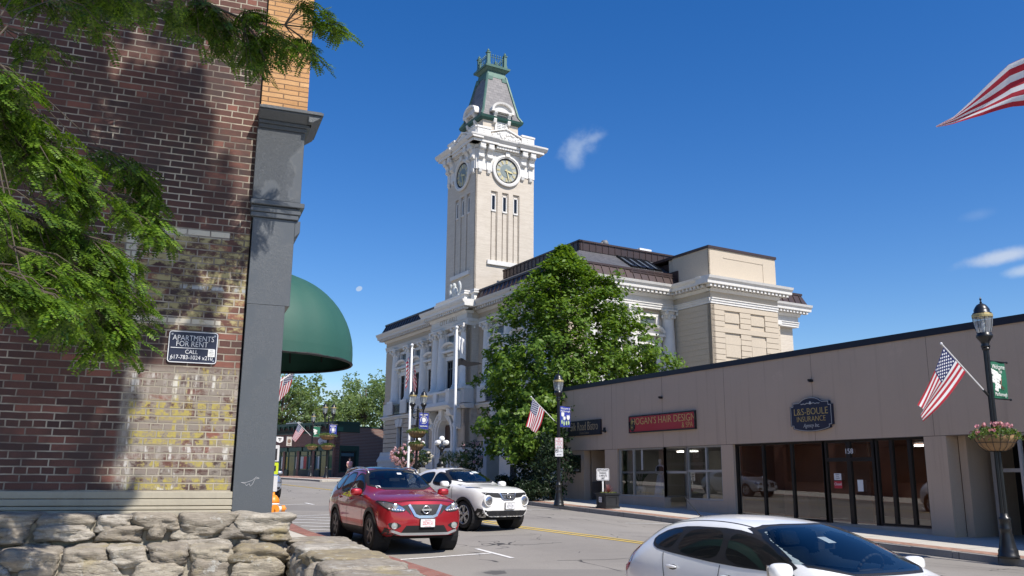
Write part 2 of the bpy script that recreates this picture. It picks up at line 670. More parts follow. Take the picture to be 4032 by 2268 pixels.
def road(X, Y):
    n, f = z_near(Y), z_far(Y)
    a, b = x_near(Y), x_far(Y)
    c = (n + f) / 2 + .15
    m = (a + b) / 2
    if X <= a: return n
    if X >= b: return f
    return n + (c - n) * (X - a) / (m - a) if X < m else c + (f - c) * (X - m) / (b - m)


def pave_far(X, Y):     # top of the far pavement and the ground behind it
    e = x_far(Y)
    g = z_far(Y) + .16 + .022 * max(0, min(X - e, 8))
    return g


def pave_near(X, Y):
    return z_near(Y) + .15


# ground: one sheet out to the horizon
g = MB()
xs = [-700, -300, -120, -60, -30, -12, 0, 4] + [5 + .5 * i for i in range(32)] + [22, 26, 32, 40, 60, 100, 200, 400, 800]
ys = [-700, -300, -120, -60, -40] + [-30 + 1.5 * i for i in range(90)] + [110, 130, 170, 250, 400, 800, 1400]
g.add([(x, y, road(x, y)) for y in ys for x in xs],
      [(j * len(xs) + i, j * len(xs) + i + 1, (j + 1) * len(xs) + i + 1, (j + 1) * len(xs) + i) for j in range(len(ys) - 1) for i in range(len(xs) - 1)])
tag(g.build('ground', M_asph, smooth=True), kind='structure')


def strip(name, mat, rows, lift, kind='structure', skirt=0.):
    """a sheet from rows of points; rows run along the street; skirt drops its outer edges"""
    b = MB()
    n = len(rows[0])
    v = [(p[0], p[1], p[2] + lift) for r in rows for p in r]
    f = [(j * n + i, j * n + i + 1, (j + 1) * n + i + 1, (j + 1) * n + i) for j in range(len(rows) - 1) for i in range(n - 1)]
    b.add(v, f)
    if skirt:
        for k in (0, n - 1):
            for j in range(len(rows) - 1):
                p, q = v[j * n + k], v[(j + 1) * n + k]
                b.quad(p, q, (q[0], q[1], q[2] - skirt), (p[0], p[1], p[2] - skirt))
    return tag(b.build(name, mat), kind=kind)


Ys = [-40 + 1.5 * i for i in range(65)]          # to 56
rows = [[(x_far(Y) + .16, Y, pave_far(x_far(Y) + .16, Y)), (x_far(Y) + 1.2, Y, pave_far(x_far(Y) + 1.2, Y)), (22.6, Y, pave_far(22.6, Y)), (32, Y, pave_far(32, Y))] for Y in Ys]
strip('pavement_far', M_walk, rows, 0, skirt=.3)
def kerb(name, fx, side, Y0, Y1, pv, w=.16):
    k = MB()
    n = int((Y1 - Y0) / 1.1)
    for i in range(n):
        a, b = Y0 + (Y1 - Y0) * i / n + .006, Y0 + (Y1 - Y0) * (i + 1) / n - .006
        j = random.uniform(-.008, .008); h = random.uniform(-.008, .006)
        xa, xb = fx(a) + j, fx(b) + j
        za, zb = pv(xa, a) + h, pv(xb, b) + h
        k.hexa([(xa, a, za - .4), (xa + side * w, a, za - .4), (xb + side * w, b, zb - .4), (xb, b, zb - .4),
                (xa + side * .012, a, za), (xa + side * w, a, za), (xb + side * w, b, zb), (xb + side * .012, b, zb)])
    return tag(k.build(name, M_kerb), kind='structure')
kerb('kerb_far', x_far, 1, -40, 54.5, pave_far)
# a band of paving brick just behind the far kerb
rows = [[(x_far(Y) + .18, Y, pave_far(x_far(Y), Y)), (x_far(Y) + .62, Y, pave_far(x_far(Y) + .6, Y))] for Y in Ys[:-2]]
strip('brick_band_far', M_pavebrick2, rows, .008)
# near pavement (behind the low wall) with its red brick edge
Yn = [8 + 1. * i for i in range(60)]
rows = [[(-40, Y, pave_near(0, Y)), (0, Y, pave_near(0, Y)), (x_near(Y) - .5, Y, pave_near(0, Y)), (x_near(Y) - .02, Y, pave_near(0, Y))] for Y in [-40 + 2 * i for i in range(24)] + Yn]
strip('pavement_near', M_walk, rows, 0, skirt=.3)
rows = [[(x_near(Y) - .42, Y, pave_near(0, Y)), (x_near(Y) - .03, Y, pave_near(0, Y))] for Y in Yn]
strip('brick_edge_near', M_pavebrick, rows, .006)
# corner block across the side street, in front of the far brick shops
b = MB()
poly = [(18.0, 59.5), (20.5, 61.8), (24, 65.5), (29, 72), (33, 78.6), (46, 82), (46, 110), (5, 110), (11.2, 92), (14.4, 82), (16.4, 75), (17.3, 66)]
def cz(p): return 1.36 + .017 * max(0, min(p[1] - 58, 16))
b.add([(p[0], p[1], cz(p)) for p in poly] + [(p[0], p[1], cz(p) - .5) for p in poly],
      [tuple(range(len(poly)))] + [(i, (i + 1) % len(poly), len(poly) + (i + 1) % len(poly), len(poly) + i) for i in range(len(poly))])
tag(b.build('pavement_corner', M_walk), kind='structure')
b = MB()
kp = [(18.0, 59.5), (17.3, 66), (16.4, 75), (14.4, 82), (11.2, 92)]
for p, q in zip(kp, kp[1:]):
    b.hexa([(p[0] - .14, p[1], cz(p) - .5), (p[0] + .02, p[1], cz(p) - .5), (q[0] + .02, q[1], cz(q) - .5), (q[0] - .14, q[1], cz(q) - .5),
            (p[0] - .14, p[1], cz(p) + .004), (p[0] + .02, p[1], cz(p) + .004), (q[0] + .02, q[1], cz(q) + .004), (q[0] - .14, q[1], cz(q) + .004)])
tag(b.build('kerb_corner', M_kerb), kind='structure')
b = MB()
b.add([(18.8, 62.5, 1.42), (21.6, 65, 1.44), (20.3, 74, 1.58), (16.9, 74.5, 1.58)], [(0, 1, 2, 3)])
for p in range(4): b.v[p] = (b.v[p][0], b.v[p][1], cz((0, b.v[p][1])) + .008)
tag(b.build('brick_paving_corner', M_pavebrick2), kind='structure')
# ground in front of the city hall: raised lawn bed in shade behind a low kerb
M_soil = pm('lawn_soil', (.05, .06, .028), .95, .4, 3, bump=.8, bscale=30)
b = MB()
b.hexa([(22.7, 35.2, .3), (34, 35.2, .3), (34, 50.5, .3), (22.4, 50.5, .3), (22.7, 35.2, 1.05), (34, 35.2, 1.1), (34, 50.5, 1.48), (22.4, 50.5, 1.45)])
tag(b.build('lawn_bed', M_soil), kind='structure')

# painted lines
def line(b, pts, w, lift=.008):
    for p, q in zip(pts, pts[1:]):
        d = Vector((q[0] - p[0], q[1] - p[1], 0)).normalized()
        n = Vector((-d.y, d.x, 0)) * w / 2
        L = math.hypot(q[0] - p[0], q[1] - p[1])
        k = max(1, int(L / .8))
        for i in range(k):
            a, c = Vector(p).lerp(Vector(q), i / k), Vector(p).lerp(Vector(q), (i + 1) / k)
            pt = [(a + n), (c + n), (c - n), (a - n)]
            b.quad(*[(v.x, v.y, road(v.x, v.y) + lift) for v in pt])
yl = [(14.4, -30), (13.5, 8), (12.66, 17.3), (12.37, 19.2), (12.05, 21.4), (12.0, 26), (12.6, 34), (13.75, 42.4), (13.4, 45.2), (13.0, 48.5), (12.2, 56), (9.5, 70), (5, 85)]
yl = [(p[0], p[1], 0) for p in yl]
b = MB()
for s in (-.14, .14): line(b, [(p[0] + s, p[1], 0) for p in yl], .11)
tag(b.build('yellow_centre_line', M_myellow), kind='structure')
b = MB()
for L in ([(6.35, 16.16), (8.6, 16.38)], [(8.66, 17.2), (8.6, 15.5)], [(7.6, 32.65), (9.5, 32.84)], [(9.54, 33.5), (9.55, 32.43)], [(6.3, 9.3), (8.6, 9.5)], [(8.66, 10.2), (8.6, 8.6)],
          [(7.12, 27.45), (8.95, 27.52)], [(7.15, 27.32), (8.9, 25.85)], [(6.95, 26.36), (8.9, 24.6)], [(6.82, 25.15), (8.8, 23.3)], [(6.74, 23.95), (8.2, 22.7)], [(6.65, 22.81), (7.5, 22.1)], [(6.5, 21.9), (8.9, 21.85)], [(8.95, 27.5), (8.95, 21.85)]):
    line(b, [(p[0], p[1], 0) for p in L], .1)
for L in ([(17.0, 29.9), (19.2, 30.1)], [(17.0, 29.2), (17.0, 30.8)], [(17.0, 23.2), (19.2, 23.3)]): line(b, [(p[0], p[1], 0) for p in L], .1)
tag(b.build('white_road_lines', M_mwhite), kind='structure')
# sealed cracks in the carriageway
M_tar = pm('tar_seal', (.028, .027, .026), .6, .2, 8)
b = MB()
def crack(pts, w=.018):
    out = []
    for p, q in zip(pts, pts[1:]):
        for i in range(8):
            t = i / 8
            out.append((p[0] + (q[0] - p[0]) * t + random.uniform(-.05, .05), p[1] + (q[1] - p[1]) * t + random.uniform(-.05, .05), 0))
    line(b, out, w, .005)
for pts in ([(8.66, 17.57), (9.56, 17.7), (10.2, 17.42), (11.2, 17.6)], [(15.2, 28.4), (16.4, 24.8), (15.9, 21.2)], [(14.5, 31), (15.4, 27.5), (15.1, 24)], [(17.2, 26.6), (17.8, 22.1), (18.3, 20.6)],
            [(13.4, 25.2), (14.4, 24.6), (15.2, 24.9)], [(16.2, 12.5), (17.4, 11.4), (18.1, 10.2)], [(16.9, 13.2), (17.6, 11.8), (18.6, 11.2)], [(17.3, 11.3), (18.3, 11.5), (18.0, 10.4)], [(11.2, 39), (12.4, 38.2)], [(10.2, 37), (11.3, 36.2)],
            [(9.3, 30), (12, 29.4), (15, 29.8)], [(9.2, 14.8), (11.4, 14.3), (14, 14.9)], [(9.8, 19.6), (11.6, 19.3)], [(14.1, 19.6), (16.8, 19.2), (18.6, 19.4)], [(13.6, 33), (14.8, 30.2)], [(8.8, 24), (9.4, 19)]): crack(pts)
tag(b.build('tar_seams', M_tar), kind='structure')
# ================================================================ near brick building on the left
LB = (2.13, 8.64, 0)
LBR = R(-8)
lbm = Matrix.Translation(LB) @ Matrix.Rotation(LBR, 4, 'Z')
bld = thing('brick_building', 'old dark brick building with painted grey corner pilaster and ghost lettering', 'building', LB, LBR)


def mat_old_brick():
    m, t, b, s, u, w, fac, col, per, fine = brick_mat('old_brick', 'XZ', (.15, .066, .05), (.06, .033, .029), None, .218, .0685, .0075, squash=.5)
    v = t.coord()
    # soot and replaced bricks
    col = t.mix(t.step(per, .86, .9, 0, .8), col, (.26, .10, .07))
    col = t.mix(t.step(t.noise(v, 1.3, 5, .6), .42, .66, 0, .8), col, (.05, .036, .033))
    mort = t.mix(t.step(t.noise(v, 2.2, 4), .4, .65), (.16, .13, .105), (.46, .40, .31))
    def box(x0, x1, z0, z1, e=.04):
        e1 = t.math('MULTIPLY', t.step(u, x0 - e, x0 + e), t.step(u, x1 - e, x1 + e, 1, 0))
        e2 = t.math('MULTIPLY', t.step(w, z0 - e, z0 + e), t.step(w, z1 - e, z1 + e, 1, 0))
        return t.math('MULTIPLY', e1, e2)
    wear = t.noise(t.coord(scale=(1, 1, 1.6), loc=(2, 1, 7)), 7.5, 6, .68)
    wear2 = t.noise(t.coord(scale=(1.5, 1, .35), loc=(9, 4, 2)), 11, 5, .65)
    # grey wash under the old painted sign
    low = box(-1.42, -.10, 1.5, 2.66)
    up = box(-1.65, -.10, 3.03, 4.03, .02)
    grey = t.math('MULTIPLY', low, t.step(wear, .36, .52))
    col = t.mix(t.math('MULTIPLY', grey, .8), col, (.27, .235, .195))
    mort = t.mix(t.math('MULTIPLY', low, .6), mort, (.40, .36, .28))
    # yellow and white paint left in bands and letter strokes
    st = t.math('PINGPONG', t.math('ADD', u, t.math('MULTIPLY', wear, .05)), .062)
    stroke = t.step(st, .022, .032)
    bandy = t.math('MAXIMUM', box(-1.35, -.2, 2.16, 2.34, .02), t.math('MAXIMUM', box(-1.32, -.22, 1.93, 2.06, .02), t.math('MAXIMUM', box(-1.32, -.24, 1.5, 1.62, .02), box(-1.25, -.45, 1.72, 1.79, .02))))
    yel = t.math('MULTIPLY', bandy, t.step(t.math('ADD', wear, t.math('MULTIPLY', stroke, .10)), .49, .58))
    lett = t.math('MULTIPLY', box(-1.0, -.22, 2.05, 2.66, .02), stroke)
    yel2 = t.math('MULTIPLY', lett, t.step(wear2, .49, .58))
    col = t.mix(t.math('MULTIPLY', t.math('MAXIMUM', yel, yel2), t.step(t.noise(t.coord(loc=(3, 2, 2)), 24, 5, .7), .36, .56, .12, .85)), col, (.40, .325, .065))
    wst = t.step(t.math('PINGPONG', t.math('ADD', u, .04), .085), .048, .06)
    bandw = t.math('MAXIMUM', box(-1.36, -.16, 2.36, 2.6, .03), t.math('MAXIMUM', box(-1.3, -.3, 1.79, 1.93, .02), t.math('MAXIMUM', box(-1.42, -1.3, 1.5, 2.6, .03), box(-.26, -.12, 2.0, 2.36, .03))))
    wht = t.math('MULTIPLY', t.math('MULTIPLY', bandw, t.step(wear2, .46, .6)), t.math('ADD', t.math('MULTIPLY', wst, .6), .25))
    ring = t.math('ABSOLUTE', t.math('SUBTRACT', t.math('SQRT', t.math('ADD', t.math('POWER', t.math('ADD', u, .98), 2), t.math('POWER', t.math('SUBTRACT', w, 1.6), 2))), .09))
    wht = t.math('MAXIMUM', wht, t.math('MULTIPLY', t.math('MULTIPLY', t.step(ring, .008, .02, 1, 0), t.step(wear2, .46, .6)), .7))
    col = t.mix(wht, col, (.58, .56, .51))
    # upper ghost panel: yellowed cream over soot, with a cream border course
    upc = t.math('MULTIPLY', up, t.step(t.noise(t.coord(scale=(1, 1, 1.3), loc=(4, 4, 4)), 6.5, 6, .7), .44, .6))
    col = t.mix(t.math('MULTIPLY', upc, .85), col, (.42, .36, .17))
    edge = t.math('MAXIMUM', box(-1.62, -.58, 3.96, 4.035, .008), t.math('MAXIMUM', box(-1.4, -.6, 3.07, 3.135, .008), box(-1.52, -1.42, 3.0, 4.0, .015)))
    col = t.mix(t.math('MULTIPLY', edge, t.step(wear, .34, .5, .2, .95)), col, (.63, .57, .45))
    # darker blotches high on the wall
    dark_hi = t.math('MULTIPLY', box(-2.2, -.5, 4.4, 5.1, .25), t.step(wear, .4, .6))
    col = t.mix(t.math('MULTIPLY', dark_hi, .5), col, (.035, .03, .03))
    smear = t.math('MULTIPLY', box(-1.0, -.36, 3.425, 3.47, .02), t.step(wear2, .42, .55))
    col = t.mix(smear, col, (.33, .345, .35))
    finish_brick(t, b, fac, col, mort, fine, .88, .9, .014)
    return m


M_obrick = mat_old_brick()
w = MB(); w.box(-14, -.385, 0, 12, 1.49, 9.5); w.box(-14, -.385, .02, 12, -.4, 1.49)
w.build('wall', M_obrick, bld)
# stone base courses
M_base = pm('base_stone', (.40, .36, .275), .8, .12, 1.6, bump=.2, bscale=60, streak=.22)
w = MB()
w.box(-14, -.37, -.05, .01, 1.435, 1.5); w.box(-14, -.37, -.062, .01, 1.372, 1.43)
w.box(-14, -.37, -.072, .01, 1.335, 1.366); w.box(-14, -.375, -.08, .01, 1.2, 1.33)
w.build('base_course', M_base, bld, bevel=.006)


def mat_grey_paint(name, blister):
    m, nt, b = new_mat(name)
    t = NT(nt)
    v = t.coord()
    n = t.noise(v, 1.5, 5)
    c = t.mix(n, (.076, .085, .094), (.083, .092, .101))
    lm = t.step(t.noise(t.coord(scale=(1, 1, .6)), 2.6, 3, .5), .42, .52)
    bl = t.noise(v, 55, 4, .6, 1.2)
    worms = t.math('ABSOLUTE', t.math('SUBTRACT', bl, .5))
    h = t.math('MULTIPLY', t.step(worms, .0, .09, 1, 0), lm)
    c = t.mix(t.math('MULTIPLY', h, .16 * blister), c, (.24, .25, .26))
    pits = t.step(t.noise(v, 26, 3, .7), .66, .7)
    t.set(b.inputs['Base Color'], t.mix(t.math('MULTIPLY', pits, .12), c, (.24, .25, .26)))
    b.inputs['Roughness'].default_value = .42
    hh = t.math('ADD', t.math('MULTIPLY', h, blister), t.math('MULTIPLY', t.noise(v, 12, 4), .18))
    t.bump(hh, .6, .009, b)
    return m


M_gp = mat_grey_paint('grey_gloss_paint', .12)
M_gpb = mat_grey_paint('blistered_grey_paint', 1.)
# pilaster: shaft, mouldings, blistered block, cornice
p = MB()
p.box(-.37, .0, -.05, .5, -.3, 3.32); p.box(-.372, .045, -.05, .5, 3.32, 4.22)
p.prism([(.045, 4.04), (.1, 4.1), (.1, 4.22), (.045, 4.22)], 'y', -.05, .45)
p.build('pilaster_shaft', M_gp, bld, bevel=.004)
p = MB()
p.box(-.40, .075, -.075, .5, 4.222, 4.272); p.box(-.405, .095, -.085, .5, 4.274, 4.318); p.box(-.40, .08, -.07, .5, 4.32, 4.345); p.box(-.41, .125, -.105, .5, 4.347, 4.40)
p.build('pilaster_moulding', M_gp, bld, bevel=.006)
p = MB(); p.box(-.395, .085, -.075, .5, 4.408, 5.18)
p.build('pilaster_block', M_gpb, bld, bevel=.004)
p = MB()
p.box(-.385, .10, -.085, .5, 5.182, 5.225); p.box(-.39, .125, -.105, .5, 5.227, 5.262)
p.prism([(-.05, 5.264), (-.12, 5.264), (-.205, 5.33), (-.205, 5.345), (-.05, 5.345)], 'x', -.395, .145)
p.prism([(.10, 5.264), (.145, 5.264), (.235, 5.33), (.235, 5.345), (.10, 5.345)], 'y', -.2, .5)
p.box(-.40, .25, -.22, .5, 5.346, 5.375); p.box(-.37, .235, -.2, .5, 5.376, 5.39)
p.build('pilaster_cornice', M_gp, bld, bevel=.003)
mb_, tt_, bb_, s_, u_, w_, fac_, col_, per_, fin_ = brick_mat('yellow_roman_brick', 'XZ', (.52, .27, .105), (.66, .38, .17), None, .31, .0555, .006)
col_ = tt_.mix(tt_.step(tt_.noise(tt_.coord(), 70, 3, .7), .6, .68, 0, .6), col_, (.12, .065, .035))
finish_brick(tt_, bb_, fac_, col_, (.20, .115, .06), fin_, .8, .8, .01)
p = MB(); p.box(-.375, .10, -.03, .5, 5.39, 9.5)
p.build('pilaster_brickwork', mb_, bld)
p = MB(); p.box(-.39, -.377, -.005, .1, 4.4, 9.5); p.build('joint_gap', M_dark, bld)
# street side of the building (seen in the shop windows opposite)
p = MB()
p.box(.0, .05, .5, 12, -.3, 9.5)
for k in range(4):
    y = 1.2 + 2.8 * k
    p.cm = 1; p.box(.051, .06, y, y + 1.9, .6, 2.9)
    p.box(.051, .06, y + .3, y + 1.4, 5.2, 7.2); p.cm = 0
p.build('street_front', [M_obrick, M_dark], bld)
# faint chalk bird scratched on the shaft
p = MB()
M_chalk = pm('chalk', (.5, .5, .5), .9, .2, 30)
pts = [(-.30, 1.585), (-.255, 1.585), (-.2, 1.605), (-.165, 1.637), (-.135, 1.625), (-.175, 1.618), (-.195, 1.57), (-.215, 1.55), (-.225, 1.575), (-.25, 1.555), (-.262, 1.575), (-.30, 1.585)]
for a, c in zip(pts, pts[1:]): p.cyl((a[0], -.0515, a[1]), (c[0], -.0515, c[1]), .0016, n=4)
p.build('chalk_drawing', M_chalk, bld)

# ---- rent sign
sg = thing('sign', 'dark blue APARTMENTS FOR RENT sign screwed to the brick wall', 'sign', lbm @ Vector((-.836, -.004, 2.856)), LBR)
M_signblue = pm('sign_navy', (.018, .022, .045), .4, .15, 5)
M_sgw = pm('sign_white', (.72, .72, .72), .5, .05, 5, fine=0)


def rrect(w, h, r, n=5):
    pts = []
    for cx, cy, a0 in ((w / 2 - r, h / 2 - r, 0), (-w / 2 + r, h / 2 - r, 90), (-w / 2 + r, -h / 2 + r, 180), (w / 2 - r, -h / 2 + r, 270)):
        for i in range(n + 1):
            a = R(a0 + 90 * i / n)
            pts.append((cx + r * math.cos(a), cy + r * math.sin(a)))
    return pts


def plate(w, h, r, t, mat, name, parent, front=0., M=None):
    """rounded plate standing in the local xz plane, its face at y = front (towards -y)"""
    b = MB()
    if M is not None: b.T = M
    b.prism(rrect(w, h, r), 'y', front, front + t)
    return b.build(name, mat, parent)


def ring_plate(w, h, r, lw, t, mat, name, parent, front, M=None):
    b = MB()
    if M is not None: b.T = M
    o, i = rrect(w, h, r), rrect(w - 2 * lw, h - 2 * lw, max(.002, r - lw))
    n = len(o)
    for k in range(n):
        j = (k + 1) % n
        b.hexa([(o[k][0], front + t, o[k][1]), (o[j][0], front + t, o[j][1]), (i[j][0], front + t, i[j][1]), (i[k][0], front + t, i[k][1]),
                (o[k][0], front, o[k][1]), (o[j][0], front, o[j][1]), (i[j][0], front, i[j][1]), (i[k][0], front, i[k][1])])
    return b.build(name, mat, parent)


plate(.452, .31, .03, .012, M_signblue, 'board', sg, -.012)
ring_plate(.446, .304, .028, .007, .002, M_sgw, 'border', sg, -.0142)
FR = lambda x, z, y=-.0132: frame((x, y, z), (1, 0, 0), (0, 0, 1))
text('APARTMENTS', .075, FR(.0, .085), M_sgw, 'lettering', sg, xs=.82, extrude=.0012, offset=-.0006)
text('FOR RENT', .075, FR(-.01, .028), M_sgw, 'lettering', sg, xs=.84, extrude=.0012, offset=-.0006)
b = MB(); b.box(-.2, .2, -.0145, -.012, -.013, -.007); b.build('rule', M_sgw, sg)
text('CALL', .055, FR(-.01, -.047), M_sgw, 'lettering', sg, xs=.9, extrude=.0012)
text('617-783-1024 x210', .056, FR(-.005, -.101), M_sgw, 'lettering', sg, xs=.87, extrude=.0012)
b = MB()
for x, z in ((-.195, .12), (.195, .12), (-.195, -.125), (.195, -.125)): b.cyl((x, -.011, z), (x, -.0165, z), .009, n=10)
b.build('screws', M_steel, sg)
# sticker tucked into the corner of the sign
st = MB(); st.box(-.032, .032, -.002, 0, -.036, .036)
so = st.build('board', pm('sticker_white', (.75, .75, .72), .6, .04, 5))
so.name = 'sticker'
so.location = lbm @ Vector((-.835 + .172, -.02, 2.856 - .048)); so.rotation_euler = (0, 0, LBR)
tag(so, 'small white handwritten sticker stuck on the rent sign', 'sticker')
M_ink = pm('ink', (.03, .03, .035), .7, .1, 5)
for i, tx in enumerate(('LIVE', 'HEART', 'TRAVEL', 'LIGHT')):
    text(tx, .014, FR(0, .024 - .016 * i, -.0024), M_ink, 'lettering', so, extrude=.0003, shear=.2)

# ---- awning: quarter dome over the street door
aw = thing('awning', 'dark green half-dome canvas awning on the street side of the brick building', 'awning', lbm @ Vector((.06, 3.3, 3.18)), LBR)
M_canvas = pm('green_canvas', (.020, .088, .066), .62, .12, 1.2, bump=.12, bscale=300, fine=.05)
a = MB()
RA = 1.23
NU, NV = 28, 16
def dome(u, v, r=RA):
    th = -math.pi / 2 + math.pi * u
    ph = math.pi / 2 * v
    k = r * (1 + .012 * abs(math.sin(7 * math.pi * u)))
    return (k * math.cos(ph) * math.cos(th), k * math.cos(ph) * math.sin(th), .12 + k * .90 * math.sin(ph))
a.cs = True
a.grid(lambda u, v: dome(u, v), 42, NV)
a.grid(lambda u, v: dome(1 - u, v, RA - .02), 42, NV)
a.grid(lambda u, v: (RA * (1 + .012 * abs(math.sin(7 * math.pi * u))) * math.cos(-math.pi / 2 + math.pi * u), RA * (1 + .012 * abs(math.sin(7 * math.pi * u))) * math.sin(-math.pi / 2 + math.pi * u), -.02 + .14 * v), 42, 2)
a.build('canopy', M_canvas, aw, recalc=False)
a = MB()
for k in range(24):
    t0, t1 = -math.pi / 2 + math.pi * k / 24, -math.pi / 2 + math.pi * (k + 1) / 24
    a.cyl((RA * math.cos(t0), RA * math.sin(t0), -.02), (RA * math.cos(t1), RA * math.sin(t1), -.02), .018, n=6)
a.build('rim', M_blackm, aw)
a = MB()
for u in (0, 1 / 7, 2 / 7, 3 / 7, 4 / 7, 5 / 7, 6 / 7, 1):
    P = [dome(u, v / 8, RA - .03) for v in range(9)]
    a.tube(P, .012, 6)
a.build('ribs', M_blackm, aw)

# ================================================================ rubble stone walls
def mat_stone():
    m, nt, b = new_mat('rubble_stone')
    t = NT(nt)
    v = t.coord()
    r = t.island()
    c = t.ramp(r, [(0, (.29, .25, .195)), (.25, (.38, .335, .265)), (.5, (.30, .26, .205)), (.66, (.45, .41, .345)), (.8, (.34, .275, .15)), (.9, (.25, .215, .17)), (1, (.47, .44, .39))])
    lay = t.noise(t.coord(scale=(1, 1, 5)), 9, 6, .68, .6)
    c = t.mix(t.step(lay, .4, .62, 0, .6), c, (.17, .145, .115))
    lich = t.noise(t.coord(loc=(7, 2, 5)), 10, 6, .72)
    c = t.mix(t.step(lich, .56, .66, 0, .62), c, (.53, .52, .47))
    ochre = t.noise(t.coord(loc=(3, 9, 1)), 2.2, 4)
    c = t.mix(t.step(ochre, .58, .7, 0, .5), c, (.33, .26, .09))
    grain = t.noise(v, 70, 5, .75)
    c = t.mix(t.step(grain, .5, .72, 0, .5), c, (.11, .095, .08))
    t.set(b.inputs['Base Color'], c)
    b.inputs['Roughness'].default_value = .9
    h = t.math('ADD', t.math('ADD', t.math('MULTIPLY', lay, 1.0), t.math('MULTIPLY', grain, .28)), t.math('MULTIPLY', lich, .5))
    t.bump(h, 1., .022, b)
    return m


M_stone = mat_stone()
M_mortar = pm('wall_mortar', (.36, .325, .255), .95, .2, 5, bump=.8, bscale=45)


def stone(b, c, size, rnd, M, n=9, rough=.2, square=5):
    """one irregular stone: a rounded block with a chipped, layered surface"""
    sx, sy, sz = size
    seed = Vector((rnd.uniform(-50, 50), rnd.uniform(-50, 50), rnd.uniform(-50, 50)))
    v, f, idx = [], [], {}
    shear = rnd.uniform(-.5, .5)
    taper = rnd.uniform(-.3, .3)
    def vert(p):
        key = (round(p[0], 4), round(p[1], 4), round(p[2], 4))
        if key in idx: return idx[key]
        q = Vector(p)
        L = (abs(q.x) ** square + abs(q.y) ** square + abs(q.z) ** square) ** (1 / square)
        q = q / L
        d = noise.fractal(q * 1.1 + seed, .9, 2.2, 6) * rough * 1.15 - abs(noise.noise(q * 2.3 + seed)) * rough * .8
        q = q * (1 + d)
        X, Y, Z = q.x * sx / 2 * (1 + taper * q.z), q.y * sy / 2, q.z * sz / 2
        X += shear * Z
        Z += noise.noise(Vector((X * 4, Y * 4, 0)) + seed) * sz * .12
        idx[key] = len(v)
        v.append(M @ (Vector((X, Y, Z)) + Vector(c)))
        return idx[key]
    for ax in range(3):
        for s in (-1, 1):
            for i in range(n):
                for j in range(n):
                    q = []
                    for (di, dj) in ((0, 0), (1, 0), (1, 1), (0, 1)):
                        a, e = -1 + 2 * (i + di) / n, -1 + 2 * (j + dj) / n
                        p = [0, 0, 0]; p[ax] = s; p[(ax + 1) % 3] = a; p[(ax + 2) % 3] = e
                        q.append(vert(p))
                    f.append(q if s > 0 else q[::-1])
    b.add(v, f)


def rubble_wall(name, label, M, L, thick, z0, z1, rows, seed, cw=(.28, .52), ch_=.17, cap=True):
    """wall along local x from 0 to L, its face at y = 0 and body towards +y"""
    rnd = random.Random(seed)
    top = thing(name, label, 'wall', (0, 0, 0))
    core = MB(); core.T = M
    core.box(.05, L - .05, .07, thick - .05, z0, z1 - .06)
    core.build('mortar', M_mortar, top)
    b = MB(); b.cs = True
    hs = [rnd.uniform(.7, 1.4) for _ in range(rows)]
    tot = sum(hs); hs = [h * (z1 - z0 - .10) / tot for h in hs]
    z = z0
    for k, h in enumerate(hs):
        x = -rnd.uniform(0, .15)
        while x < L - .02:
            w = rnd.choice((rnd.uniform(.15, .26), rnd.uniform(.26, .5))) * (.7 + h * 2.4)
            if x + w > L - .12: w = L - x + rnd.uniform(0, .04)
            hh = h * rnd.uniform(.72, 1.3)
            stone(b, (x + w / 2, .13 + rnd.uniform(-.03, .05), z + hh / 2 + rnd.uniform(-.015, .015)), (w * .98, .36, hh * 1.02), rnd, M)
            x += w + rnd.uniform(-.005, .03)
        z += h
    b.build('face_stones', M_stone, top)
    if cap:
        b = MB(); b.cs = True
        x = -rnd.uniform(0, .2)
        while x < L:
            w = rnd.uniform(*cw)
            if x + w > L - .2: w = L - x + .04
            stone(b, (x + w / 2, thick / 2 + rnd.uniform(-.015, .01), z1 - ch_ / 2 + rnd.uniform(-.012, .012)), (w * 1.0, thick * 1.06, ch_ * rnd.uniform(.85, 1.1)), rnd, M, n=12, rough=.12, square=6)
            x += w
        b.build('cap_stones', M_stone, top)
    return top


# upper ledge wall against the building, lower planter wall in front, and its return along the pavement
MU = Matrix.Translation(LB) @ Matrix.Rotation(LBR, 4, 'Z')
rubble_wall('stone_wall', 'upper rubble stone ledge under the base of the brick building', MU @ Matrix.Translation((-9, -.52, 0)), 9.12, .5, .95, 1.325, 2, 11)
rubble_wall('stone_wall', 'lower rubble stone wall with lichen on rounded boulders below the ledge', MU @ Matrix.Translation((-9.2, -.98, 0)), 9.25, .47, -.2, 1.075, 5, 23)
MR = Matrix.Translation((2.18, 8.0, 0)) @ Matrix.Rotation(R(-99.5), 4, 'Z')
rubble_wall('stone_wall', 'low stone wall with broad flat capstones running beside the pavement', MR @ Matrix.Translation((-.75, .0, 0)), 4.6, .56, -.3, 1.075, 5, 5, (.5, .95), .12)
# ================================================================ city hall
CH0 = Vector((29.5, 46.3, 0))
CHR = R(1.2925)
chm = Matrix.Translation(CH0) @ Matrix.Rotation(CHR, 4, 'Z')
ch = thing('city_hall', 'cream brick and limestone city hall with a tall clock tower and columns', 'city hall', CH0, CHR)
TF = Matrix(((0, -1, 0, 0), (1, 0, 0, 0), (0, 0, 1, 0), (0, 0, 0, 1)))     # street front: (along, out, up) -> (depth, along, up)
TS = Matrix(((1, 0, 0, 0), (0, -1, 0, 0), (0, 0, 1, 0), (0, 0, 0, 1)))     # side facing the shops


